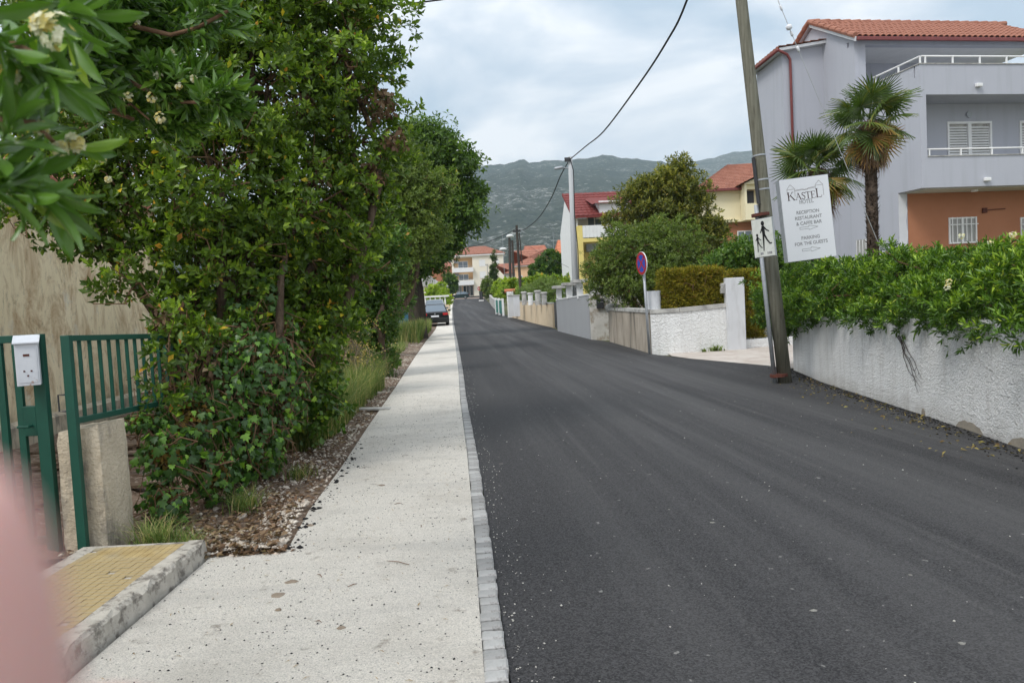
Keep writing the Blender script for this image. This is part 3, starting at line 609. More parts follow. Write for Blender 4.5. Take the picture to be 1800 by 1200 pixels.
b = lb(); b.add([(-.075,-.07,H-.028),(.075,-.07,H-.028),(.075,.06,H+.018),(-.075,.06,H+.018),(-.075,-.07,H-.020),(.075,-.07,H-.020),(.075,.06,H+.027),(-.075,.06,H+.027)], [(0,3,2,1),(4,5,6,7),(0,1,5,4),(1,2,6,5),(2,3,7,6),(3,0,4,7)]); b.build('lid', M_MAIL, t)
b = lb(); b.box(-.055,.055,-.0585,-.055,.02,H-.06); b.build('door', M_MAIL, t, bevel=.001)
b = lb(); b.box(-.02,.015,-.061,-.058,H-.11,H-.095); b.box(-.025,-.015,-.061,-.058,.09,.10); b.box(.015,.025,-.061,-.058,.09,.10); b.box(-.006,.004,-.061,-.058,.06,.07); b.build('rust_hole', M_RUST, t)
# rendered house
t = thing('plastered_house', 'old single storey house with brown stained cream plaster behind the green gate', 'house', (-6.7, 10, 0))
MB().add([(-6.35,1,-.3),(-7.05,15.6,-.3),(-14,15.2,-.3),(-13.3,1,-.3),(-6.35,1,3.75),(-7.05,15.6,3.75),(-14,15.2,3.75),(-13.3,1,3.75)],[(0,3,2,1),(4,5,6,7),(0,1,5,4),(1,2,6,5),(2,3,7,6),(3,0,4,7)]).build('wall', M_HOUSE, t, world=True)
MB().add([(-6.28,2,-.3),(-6.95,15.6,-.3),(-7.1,15.6,-.3),(-6.4,2,-.3),(-6.28,2,.28),(-6.95,15.6,.22),(-7.1,15.6,.3),(-6.4,2,.34)],[(0,3,2,1),(4,5,6,7),(0,1,5,4),(1,2,6,5),(2,3,7,6),(3,0,4,7)]).build('plinth', M_BLOCK, t, world=True)
MB().add([(-6.25,.5,3.7),(-6.95,16,3.7),(-10.2,15.6,5.2),(-9.6,.5,5.2),(-6.25,.5,3.8),(-6.95,16,3.8),(-10.2,15.6,5.3),(-9.6,.5,5.3)],[(0,3,2,1),(4,5,6,7),(0,1,5,4),(1,2,6,5),(2,3,7,6),(3,0,4,7)]).build('roof', M_TILEOLD, t, world=True)
g = np.random.RandomState(9)
for i in range(9):
    x, y = -3.6 - g.rand()*1.6, 5.6 + g.rand()*3; L = .5+.7*g.rand(); b = MB(); b.M = Matrix.Translation((x,y,.04+.035*i)) @ Matrix.Rotation(g.rand()*.9-.2, 4, 'Z') @ Matrix.Rotation(g.normal()*.05, 4, 'Y')
    b.box(-L/2,L/2,-.06,.06,0,.028); tag(b.build('plank', M_BARK, origin=(x,y,0)), 'old grey board in the messy pile on the yard soil behind the concrete pillar', 'plank', 'loose boards in the yard')

# ------------------------------------------------------------------ hand in front of the lens
def hand():
    t = thing('hand', 'blurred pink fingertip held in front of the lens at the left edge', 'finger', pt(-150, 1500, .05))
    def chain(name, pts, rr, parent):
        me = bpy.data.meshes.new(name); me.from_pydata([tuple(Vector(p)-t.location) for p in pts], [(i, i+1) for i in range(len(pts)-1)], [])
        o = bpy.data.objects.new(name, me); COL.objects.link(o); o.parent = parent; me.materials.append(M_SKIN)
        s = o.modifiers.new('skin', 'SKIN'); s.use_smooth_shade = True
        for i, v in enumerate(me.skin_vertices[0].data): v.radius = (rr[i], rr[i]); v.use_root = (i == 0)
        ss = o.modifiers.new('sub', 'SUBSURF'); ss.levels = 2; ss.render_levels = 3; return o
    D = .050
    q = [pt(-120, 2050, D+.004), pt(-118, 1500, D+.002), pt(-132, 1180, D), pt(-165, 930, D), pt(-192, 800, D)]
    chain('index_finger', q, [.0105, .0100, .0096, .0082, .0056], t)
    k = Vector(q[0])
    b = MB()
    # palm and the remaining curled fingers, below and left of the picture
    chain('palm', [k + Vector((-.005,.004,-.004)), k + Vector((-.018,.012,-.028)), k + Vector((-.03,.02,-.06)), k + Vector((-.035,.02,-.095))], [.013, .030, .032, .024], t)
    for i in range(3):
        r0 = k + Vector((-.018-.012*i, .014+.004*i, -.004-.010*i))
        chain('finger', [r0, r0 + Vector((.006, .030, .012)), r0 + Vector((.012, .048, -.004)), r0 + Vector((.010,.042,-.022))], [.0095-.0006*i, .009-.0006*i, .008-.0006*i, .0065-.0005*i], t)
    chain('thumb', [k + Vector((-.012,-.012,-.055)), k + Vector((.010,-.020,-.040)), k + Vector((.022,-.016,-.022)), k + Vector((.026,-.010,-.006))], [.013,.0115,.0105,.0075], t)
hand()

# ------------------------------------------------------------------ left plants
def bl(px, py, Y, rpx, sy=1.0, sz=1.0): r = rpx*Y/1350; return (tuple(pt(px, py, Y)), (r, r*sy, r*sz))
def plant(name, label, cat, loc, blobs, n, per, L, W, tpl, mat, seed, trunk=None, tr=.08, bark=None, nt=80, single=0, shell=.4, lump=.18, up=.3, spread=1.0, droop=0, group=None, leafname='leaf', zmin=.02, stem=.8, tip=.25, twr=.006, inside=.55, tb=0.0, clump=3.2, cn=9):
    if clump and loc[1] < 55: blobs = [(b[0], tuple(np.array(b[1])*(.90 if loc[1] < 12 else .80))) for b in blobs]
    t = thing(name, label, cat, loc, 0, group); C = np.array([b[0] for b in blobs]); bark = bark or M_BARK
    P, O = blob_points(blobs, n, shell, seed, lump, zmin=zmin, inside=inside)
    if clump: P, O, cr_ = clumped(P, O, cn, (clump if loc[1] < 55 else .7)*L, seed+7)
    a = sprays(P, O, per, L, W, spread, up, seed+1, droop, stem, tip_tint=tip)
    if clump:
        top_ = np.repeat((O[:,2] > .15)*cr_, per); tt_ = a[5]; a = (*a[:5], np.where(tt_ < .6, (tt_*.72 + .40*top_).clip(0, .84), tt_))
    if tb: a = (*a[:5], np.clip(a[5]+tb, 0, .99))
    if single:
        rest = singles(leafname, *a[:5], tpl, mat, a[5], t, loc, single); a = tuple(x[rest] for x in a)
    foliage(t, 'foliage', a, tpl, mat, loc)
    if trunk: limbs(t, trunk, [b[0] for b in blobs][:10], tr, bark, seed=seed)
    if nt: twigs(t, P, C, M_TWIG, nt, twr, seed)
    return t, P, O
def extra(parent, name, P, D, U, L, W, tpl, mat, tint, loc):
    o = mobj(name, leaves(name, P - np.array(loc), D, U, L, W, tpl, mat, tint), parent); o['kind'] = 'stuff'; return o

vb = [bl(600,95,8.3,118,1.1,1.1), bl(560,-30,8.4,120), bl(625,245,8.5,98), bl(470,150,8,140,1.2), bl(330,80,8,150,1.2), bl(430,-90,8,150), bl(220,200,7.6,150,1.1),
      bl(120,330,7.4,92,1.1,.9), bl(235,370,7.3,95), bl(390,320,7.4,135,1.2), bl(530,370,7.8,105), bl(625,350,8.7,80), bl(430,460,7.6,100), bl(550,480,8.1,78), bl(345,455,7.3,78),
      bl(510,600,7.9,68), bl(240,505,6.9,42,1,.7), bl(440,590,7.5,80), bl(565,560,8.2,58), bl(600,470,8.5,66), bl(590,420,8.6,75), bl(535,650,8.3,36), bl(300,520,7.2,55,1,.6), bl(280,640,5.95,36,1,1.7), bl(330,590,6.6,45,1,1.2), bl(180,420,7.2,60,1,.6), bl(150,60,8,130), bl(20,200,8,110), bl(60,390,7.3,50,1,.5)]
LV = (-2.75, 7.7, 0)
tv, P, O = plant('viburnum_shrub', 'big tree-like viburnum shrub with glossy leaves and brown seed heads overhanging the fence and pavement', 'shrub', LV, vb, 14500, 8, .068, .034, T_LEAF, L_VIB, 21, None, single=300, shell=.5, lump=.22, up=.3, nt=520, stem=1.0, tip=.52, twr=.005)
g = np.random.RandomState(5)
for i, (bx_, by_) in enumerate([(-2.75,7.7),(-2.9,7.5),(-2.6,7.9),(-2.95,7.9),(-2.55,7.55)]):
    for j in range(3):
        tgt = vb[(i*4+j*5) % 15][0]; p = curve_pts((bx_, by_, -.05), tgt, 8, .5, i*7+j); MB().tube(p, [.055*(1-k/9)**.8 + .012 for k in range(9)], 7).build('stem', M_BARK, tv, world=True, smooth=True)
st = [pt(440,800,7.2), pt(447,745,7.2), pt(440,700,7.15)]
MB().tube([Vector((st[0].x+.02, 7.25, 0)), st[0], st[1], st[2]], [.045,.042,.038,.034], 9).build('cut_branch', M_BARK, tv, world=True, smooth=True)
MB().tube([st[2], pt(441,692,7.13)], [.035,.036], 9).build('cut_end', M_CUT, tv, world=True)
for (x1,y1,x2,y2) in ((500,600,497,720),(410,700,405,790),(420,560,418,640),(455,560,440,620)): MB().tube(curve_pts(pt(x1,y1,7.3), pt(x2,y2,7.3), 4, .04, x1), .012, 6).build('bare_stem', M_TWIG, tv, world=True, smooth=True)
# brown seed heads and withered leaf clusters
sel = g.choice(len(P), 420, replace=False); c = np.repeat(P[sel]+O[sel]*.05, 26, 0) + g.normal(size=(10920,3))*.032
extra(tv, 'seed_heads', c, norm(g.normal(size=c.shape)), g.normal(size=c.shape), .016, .012, T_SMALL, L_RED, g.rand(len(c)), LV)
dc = [bl(300,570,6.6,35), bl(345,620,6.6,38), bl(370,660,6.6,25), bl(640,330,8.4,28), bl(655,305,8.2,22), bl(600,375,8.3,34), bl(545,180,8.0,25), bl(300,650,6.5,22), bl(440,640,7.1,28), bl(450,740,7.0,30), bl(665,180,8.2,30), bl(610,110,8.1,26), bl(420,30,7.9,30), bl(690,250,8.3,26), bl(560,300,7.8,24), bl(480,590,7.4,24)]
Pd, Od = blob_points(dc, 460, .9, 8, .1, zmin=.1, inside=0)
a = sprays(Pd, Od, 4, .075, .038, 1.2, -.4, 9, .5); a = (*a[:5], g.rand(len(a[5])))
extra(tv, 'withered_leaves', *a[:5], T_LEAF, L_DRY, a[5], LV)
# vines hanging
b = MB()
for i in range(110):
    x, y = 290+g.rand()*230, 560+g.rand()*180; Yv = 6.2 + (x-300)/230*1.3; b.tube(curve_pts(pt(x,y,Yv), pt(x+g.normal()*35, y+60+g.rand()*150, Yv), 5, .12, i), .0035, 4, cap=False)
b.build('hanging_stems', M_TWIG, tv, world=True, fix=False)['kind'] = 'stuff'

ib = [bl(425,570,7.2,34,.8,1.5), bl(500,590,7.5,30,.8,1.5), bl(465,520,7.4,26,.8,1.4), bl(285,800,5.85,46,1,1.0), bl(290,880,5.75,42,1,1.0), bl(330,740,6.3,62), bl(300,690,6.5,45,1,.7), bl(390,690,6.8,72), bl(440,640,7.1,70), bl(430,780,6.9,66), bl(370,830,6.3,52), bl(480,700,7.4,58,1,1.2), bl(465,800,7.3,36), bl(320,620,6.7,50), bl(250,740,6.0,35,1,.5), bl(510,640,7.7,42,1,1.3)]
LI = (-2.5, 6.4, 0)
ti = thing('ivy', 'dense dark green ivy climbing over the stems right of the concrete pillar', 'ivy', LI)
P, O = blob_points(ib, 7200, .45, 31, .2, zmin=.02, inside=.5); r = np.random.RandomState(6); n = len(P)
D = norm(np.array([0,0,-1.]) + r.normal(size=(n,3))*.5 + O*.25); U = O + r.normal(size=(n,3))*.45
L = .058*(1+.3*r.normal(size=n)).clip(.4,1.7); tt = (r.rand(n)**1.6)*.9 + .1*(P[:,1] > 7)
rest = singles('leaf', P, D, U, L, L, T_IVY, L_IVY, tt, ti, LI, 300)
foliage(ti, 'foliage', (P[rest], D[rest], U[rest], L[rest], L[rest], tt[rest]), T_IVY, L_IVY, LI)
twigs(ti, P, np.array([b[0] for b in ib]), M_TWIG, 520, .0045, 3, 'vines')
Pc, Oc = blob_points([(b[0], tuple(np.array(b[1])*.62)) for b in ib], 5200, .9, 37, .1, zmin=.02, inside=0)
extra(ti, 'inner_dry_leaves', Pc, norm(r.normal(size=Pc.shape)+np.array([0,0,-.6])), r.normal(size=Pc.shape), .06, .04, T_LEAF, leafmat('old_ivy_leaf', [(0, (.035,.03,.018)), (.6, (.07,.06,.025)), (1, (.14,.09,.045))], .8, .1, .2), r.rand(len(Pc)), LI)
# bindweed, brighter heart leaves on the far side of the ivy
plant('climbing_vine', 'bright green vine with broad leaves on the right edge of the ivy thicket', 'vine', tuple(pt(545,700,8.6)*1), [bl(548,610,8.4,26,1,1.6), bl(553,680,8.5,26,1,1.5), bl(545,740,8.4,24)], 900, 3, .07, .05, T_LEAF, L_YEL if False else L_HEDGE, 41, nt=30, up=-.1, droop=.4, shell=.6)

# pittosporum overhanging from the left edge
LP = (-3.4, 2.0, 0)
tp_ = thing('pittosporum_shrub', 'pittosporum branch with large out-of-focus leaves and cream flowers at the top left corner', 'shrub', LP)
r = np.random.RandomState(12)
near = [(55,95,1.02),(20,25,1.1),(110,20,1.12),(5,130,1.05),(60,215,1.1),(20,250,1.0),(75,315,1.05),(25,320,1.0),(0,60,1.0),(95,250,1.15),(-10,330,.98),(10,190,1.15),(140,40,1.3),(120,140,1.35)]
Pn = []; On = []
for (x,y,d) in near: Pn.append(pt(x-18,y,d)); On.append(np.array([.8+.3*r.normal(), -.3, -.15+.5*r.normal()]))
T_BIG = []
vv = []; 
for i in range(8):
    u = i/7; wd = .5*math.sin(math.pi*min(1,u**.75*.97+.03))**.8 if 0 < i < 7 else .03
    wd = max(.03, .5*(math.sin(math.pi*u**1.35))**.75) if 0 < i < 7 else .03
    for s_ in (-1,-.5,0,.5,1): vv.append((u, wd*s_, .10*u*(1-u)*4*.4 - .12*u*u + .035*abs(s_)**2 - (.012 if s_ == 0 else 0)))
ff = [(i*5+k, (i+1)*5+k, (i+1)*5+k+1, i*5+k+1) for i in range(7) for k in range(4)]
T_BIG = (np.array(vv), ff)
a = sprays(np.array([list(p) for p in Pn]), norm(np.array(On)), 12, .080, .0185, .95, 0, 13, .1, 1.0, .25, .45)
rest = singles('leaf', *a[:5], T_BIG, L_PIT, a[5], tp_, LP, 195)
for o in tp_.children:
    if o.name.startswith('leaf'):
        for p in o.data.polygons: p.use_smooth = True
mb_ = [bl(300,30,3.3,75,1,.7), bl(370,25,3.0,42), bl(230,90,3.5,90,1,.7), bl(330,150,3.1,60,1,.6), bl(390,175,2.9,30), bl(180,40,3.2,80), bl(240,200,3.4,55,1,.5), bl(140,130,3.0,60), bl(150,0,3.0,80), bl(310,215,3.2,35)]
P, O = blob_points(mb_, 620, .6, 14, .2, zmin=.5); O = norm(O*.4 + np.array([.9,-.1,.1]))
a = sprays(P, O, 11, .072, .019, .9, .1, 15, 0, 1.0, .2, .3)
rest = singles('leaf', *a[:5], T_LEAF, L_PIT, a[5], tp_, LP, 105); a = tuple(x[rest] for x in a)
foliage(tp_, 'foliage', a, T_LEAF, L_PIT, LP)
for i, (pp, rr) in enumerate([([(-60,60,1.15),(30,80,1.1),(60,95,1.03)],.006),([(-60,200,1.1),(30,215,1.08),(60,215,1.08),(95,250,1.12)],.005),([(-60,330,1.1),(30,320,1.05),(75,330,1.05)],.005),
     ([(60,-60,3.2),(155,10,3.2),(240,48,3.1),(300,62,3.05),(345,50,3.0),(400,20,2.95)],.012),([(-20,60,3.2),(100,110,3.2),(150,150,3.2),(195,195,3.2),(235,210,3.2)],.014),([(150,150,3.2),(205,105,3.2),(240,150,3.15),(300,180,3.1),(350,180,3.0)],.011),([(195,195,3.2),(230,183,3.15),(262,210,3.1)],.006),([(225,0,3.4),(250,15,3.3),(270,60,3.3)],.009)]):
    q = [pt(*k) for k in pp]; MB().tube(q, [rr*(1-.55*j/len(q)) for j in range(len(q))], 7).build('branch', M_TWIG, tp_, world=True, smooth=True)
MB().tube(curve_pts((-3.4,2.0,-.05), (-2.6,1.4,1.4), 6, .2, 4), [.09,.08,.07,.06,.055,.05,.045], 9).build('trunk', M_BARK, tp_, world=True, smooth=True)
for tg in (pt(-60,60,1.15), pt(-60,330,1.1), pt(60,-60,3.2), pt(-20,60,3.2)): MB().tube(curve_pts((-2.6,1.4,1.4), tg, 6, .2, 5), [.04,.034,.028,.022,.018,.015,.012], 7).build('branch', M_BARK, tp_, world=True, smooth=True)
fl = [(95,52,1.0,.022),(72,42,1.0,.012),(20,128,1.04,.013),(132,250,1.1,.011),(105,262,1.12,.009),(70,225,1.1,.008),(225,170,3.0,.022),(265,172,3.0,.020),(281,207,3.0,.020),(222,53,3.1,.020),(277,132,3.0,.016),(240,40,3.1,.014),(315,152,3.0,.014),(340,138,2.95,.012),(180,280,3.3,.014),(190,315,3.3,.012),(300,92,3.1,.012)]
for (x,y,d,s_) in fl:
    n = 34 if d < 2 else 26; c = np.array(pt(x,y,d)); of = norm(r.normal(size=(n,3)))*s_*np.cbrt(r.rand(n,1)); ctr = c + of
    pp = np.repeat(ctr, 5, 0); ax = norm(of*1.0 + np.array([0,-.5,.3])*s_); ax = np.repeat(norm(ax), 5, 0)
    Bx = norm(np.cross(ax, np.array([.3,.2,.9]))); By = np.cross(ax, Bx); an = np.tile(np.arange(5)*1.257, n)
    D = norm(Bx*np.cos(an)[:,None] + By*np.sin(an)[:,None] + ax*.35); sz = .0075 if d < 2 else .008
    me = leaves('flower_cluster', pp - np.array(LP), D, ax, sz, sz*.7, T_SMALL, L_FLOW, np.repeat(r.rand(n), 5)); mobj('flower_cluster', me, tp_)

# further trees and shrubs on the left
plant('dark_shrub', 'dense dark green rounded shrub at the verge behind the tall grass', 'shrub', (-2.9,17.2,0), [bl(620,440,17,62,1,1.1), bl(660,460,17,52,1,1.2), bl(668,555,17.2,34,1,1.9), bl(625,540,17.3,52,1,1.3), bl(678,635,17.3,20), bl(585,500,17.5,45), bl(648,620,17.2,32), bl(685,425,17.4,32), bl(560,440,17,40)],
      7500, 6, .075, .04, T_LEAF, L_LAUREL, 51, (-2.9,17.2,0), .08, nt=60, tip=.35, tb=.04)
plant('dark_shrub', 'dark green mass of leaves between the viburnum and the teal panel', 'shrub', (-4.3,13.5,0), [bl(560,440,13,40,1,1.3), bl(530,520,13,40), bl(500,420,13,70), bl(470,520,13.5,60), bl(560,540,13.5,30), bl(350,560,13.5,45), bl(420,560,13.5,60)], 3600, 6, .075, .04, T_LEAF, L_LAUREL, 55, (-4.2,13.5,0), .08, nt=20)
plant('olive_green_tree', 'loose olive-green small-leaved tree in front of the taller dark-trunked tree', 'tree', (-4.0,24,0), [bl(700,300,24,55,1,1.3), bl(680,370,24,50), bl(735,350,24,50,1,1.2), bl(710,430,24,50), bl(755,415,24,36), bl(680,450,24,40), bl(770,330,24,28), bl(690,490,24,32)],
      9500, 5, .10, .042, T_LEAF, L_OLIVE, 61, (-4.3,24,0), .12, nt=120, tip=.3, shell=.6, lump=.3, twr=.009)
tb, P, O = plant('broadleaf_tree', 'tall green tree with drooping leaf tiers and a thick dark trunk beside the pavement', 'tree', (-4.4,36.3,0), [bl(760,255,36,42,1,.8), bl(800,290,36,42,1,.7), bl(735,300,36,40), bl(815,340,36.5,32,1,.7), bl(770,350,36,45,1,.8), bl(812,385,36,32,1,.7), bl(750,400,36,40), bl(782,422,36,32,1,.8), bl(735,455,36,32), bl(700,330,36,40), bl(758,458,36,24,1,.8), bl(735,245,36,28,1,.7), bl(700,430,36,40)],
      7200, 7, .21, .085, T_LEAF, L_CHEST, 71, None, nt=60, shell=.5, lump=.38, up=.15, droop=.35, spread=1.2, tip=.45, twr=.014)
b = MB(); p = [Vector((-4.45,36.3,-.1)), Vector((-4.45,36.3,.25)), Vector((-4.4,36.3,1.2)), Vector((-4.42,36.3,2.3)), Vector((-4.5,36.3,3.6))]
n = 20; vs = []
for i, q in enumerate(p):
    R_ = [.47,.40,.36,.36,.26][i]
    for k in range(n):
        a = 2*math.pi*k/n; rr = R_*(1 + .16*math.cos(a*5+.4*i) + .05*math.sin(a*9+i)); vs.append((q.x+math.cos(a)*rr, q.y+math.sin(a)*rr, q.z))
b.add(vs, [(i*n+k, i*n+(k+1) % n, (i+1)*n+(k+1) % n, (i+1)*n+k) for i in range(4) for k in range(n)]); b.build('trunk', M_BARKDK, tb, world=True, smooth=True)
limbs(tb, (-4.5,36.3,3.4), [tuple(pt(x,y,36)) for x,y in ((760,255),(800,290),(735,300),(812,385),(750,400),(700,330),(815,340))], .16, M_BARKDK, seed=3, rtip=.03)
plant('dark_shrub', 'dark ivy-like foliage wrapped left of the thick tree trunk', 'shrub', (-5.4,32,0), [bl(692,480,32,28,1,1.5), bl(685,540,32,22,1,1.4), bl(700,530,30,14,1,1.5)], 1800, 5, .12, .06, T_LEAF, L_LAUREL, 75, nt=0)

def grass(name, label, cat, loc, xf, n, h, wd, mat, seed, lean=.5, group=None, heads=0):
    g = np.random.RandomState(seed); B = np.array([xf(g) for _ in range(n)]); a = g.rand(n)*6.28; H = h*(.45+.75*g.rand(n)); ln = lean*(.3+g.rand(n))
    d = np.stack([np.cos(a), np.sin(a), 0*a], 1); s_ = np.stack([-np.sin(a), np.cos(a), 0*a], 1); V = []; K = 5
    for k in range(K):
        u = k/(K-1); c = B + d*(H*ln*u**2)[:,None]; c[:,2] += H*(u - .35*ln*u**3); ww = wd*(1-u**2)*.5 + .0004
        V.append(c - s_*ww); V.append(c + s_*ww)
    V = np.stack(V, 1).reshape(-1,3) - np.array(loc); F = np.array([(2*k, 2*k+1, 2*k+3, 2*k+2) for k in range(K-1)])[None] + (np.arange(n)*2*K)[:,None,None]
    o = mobj(name, fast_mesh(name, V, F.reshape(-1,4), mat, np.repeat(g.rand(n), 2*K)), None, loc); o['kind'] = 'stuff'; return tag(o, label, cat)
def gpatch(cx, cy, rx, ry): return lambda g: (cx + rx*g.normal()*.6, cy + ry*g.normal()*.6, .0)
grass('tall_grass', 'tall feathery wild grass at the foot of the dark shrub beside the pavement', 'grass', (-2.5,10,0), lambda g: (-2.24 - abs(g.normal())*.40 - .045*(y:=8.6+g.rand()**1.3*6.5-8.6), 8.6+y, .01), 7500, .78, .006, L_GRASS, 3, .75)
grass('grass_tuft', 'fine green grass tuft at the foot of the concrete pillar', 'grass', (-2.55,5.25,0), gpatch(-2.52,5.22,.13,.12), 420, .26, .005, L_GRASS, 4, .8)
grass('grass_tuft', 'pale dry grass tuft at the far corner of the yellow tiled step', 'grass', (-2.2,5.1,0), gpatch(-2.24,5.10,.07,.05), 160, .20, .004, L_GRASS, 5, .9)
grass('grass_tuft', 'small weed tuft in the reddish gravel before the tall grass', 'grass', (-2.1,7.3,0), gpatch(-2.1,7.3,.10,.12), 160, .15, .006, L_GRASS, 6, .8)
grass('grass_tuft', 'grass growing in the leaf litter under the ivy', 'grass', (-2.1,6.2,0), gpatch(-2.25,6.2,.12,.14), 240, .22, .005, L_GRASS, 16, .9)
grass('verge_grass', 'grass strip along the gravel verge towards the thick tree', 'grass', (-3.4,20,0), lambda g: (lambda Y: (walkL(Y) - .55 - abs(g.normal())*.5, Y, .01))(15 + g.rand()*14), 3600, .35, .010, L_GRASS, 7, .7)
grass('verge_grass', 'long grass round the thick dark trunk', 'grass', (-4.4,36,0), lambda g: (lambda Y: (min(-4.3 + g.normal()*.6, walkL(Y)-.25), Y, .01))(35 + g.normal()*1.3), 4200, .95, .018, L_GRASS, 8, .35)
grass('verge_grass', 'long grass between the thick trunk and the parked black car', 'grass', (-4.9,42,0), lambda g: (lambda Y: (walkL(Y) - .25 - abs(g.normal())*.6, Y, .01))(38 + g.rand()*9), 3000, .75, .02, L_GRASS, 9, .3)
# pale dry branchy shrub
LD = tuple(G(615,690)); LD = (LD[0], 14.0, 0)
td = thing('dry_shrub', 'pale leafless twiggy shrub beside the teal metal panel', 'shrub', (-3.0,13.6,0))
b = MB(); g = np.random.RandomState(17); tips = []
for i in range(46):
    e_ = np.array(pt(590+g.rand()*58, 558+g.rand()*90, 13.4+g.rand()*.6)); p = curve_pts((-2.95+g.normal()*.08,13.7,.1), e_, 6, .25, i); b.tube(p, [.009,.008,.007,.006,.005,.004,.003], 4, cap=False)
    for k in (3,4,5):
        q = np.array(p[k]) + g.normal(size=3)*.16; b.tube([p[k], tuple(q)], [.004,.002], 3, cap=False); tips.append(q)
    tips.append(e_)
o = b.build('twigs', surf('pale_twig', (.36,.29,.20), (.27,.21,.15), 10, bs=0), td, world=True, fix=False); o['kind'] = 'stuff'
tips = np.repeat(np.array(tips), 6, 0); tips = tips + g.normal(size=tips.shape)*.05
extra(td, 'dry_leaves', tips, norm(g.normal(size=tips.shape)), g.normal(size=tips.shape), .035, .02, T_SMALL, leafmat('straw_leaf', [(0, (.20,.17,.09)), (1, (.42,.36,.24))], .7, .2), g.rand(len(tips)), (-3.0,13.6,0))
# teal metal panel + blue fence
t = thing('sheet_fence', 'teal painted sheet metal fence panel half hidden behind the dry shrub', 'fence', (-4.0,16.2,0))
a = pt(500,575,16.2); c = pt(592,575,16.2)
bx(a.x,c.x,16.18,16.2,.1,a.z).build('sheet', M_TEAL, t, world=True); bx(c.x-.05,c.x,16.13,16.18,0,a.z+.03).build('post', M_TEAL, t, world=True); bx(a.x,c.x-.052,16.14,16.18,a.z-.05,a.z).build('rail', M_TEAL, t, world=True)
t = thing('sheet_fence', 'small teal sheet visible behind the left of the viburnum stems', 'fence', (-6.2,14,0))
a = pt(300,533,14.2); c = pt(345,560,14.2); bx(a.x,a.x+1.6,14.2,14.23,.1,a.z).build('sheet', M_TEAL, t, world=True); bx(a.x-.05,a.x,14.16,14.22,0,a.z+.05).build('post', M_TEAL, t, world=True)
t = thing('blue_fence', 'blue sheet metal fence behind the thick tree trunk', 'fence', (-5.7,40,0))
for i in range(12): bx(-8.6+.3*i,-8.32+.3*i,40,40.04,.2,1.75).build('board', M_BLUEF, t, world=True)
bx(-5.0,-4.85,39.9,40.05,0,1.9).build('post', M_GALV, t, world=True); bx(-8.6,-5.0,40.045,40.08,1.5,1.6).build('rail', M_GALV, t, world=True)
# cast iron strip / slab edge lying across the verge
o = MB().box(-.26,.26,-.09,.09,0,.022).build('slab', M_CAP); 
c = G(662,722); o.location = (c.x-.05, c.y, .028); o.rotation_euler = (.02,.05,.05); tag(o, 'short dark concrete slab lying across the edge of the pavement beside the tall grass', 'slab')

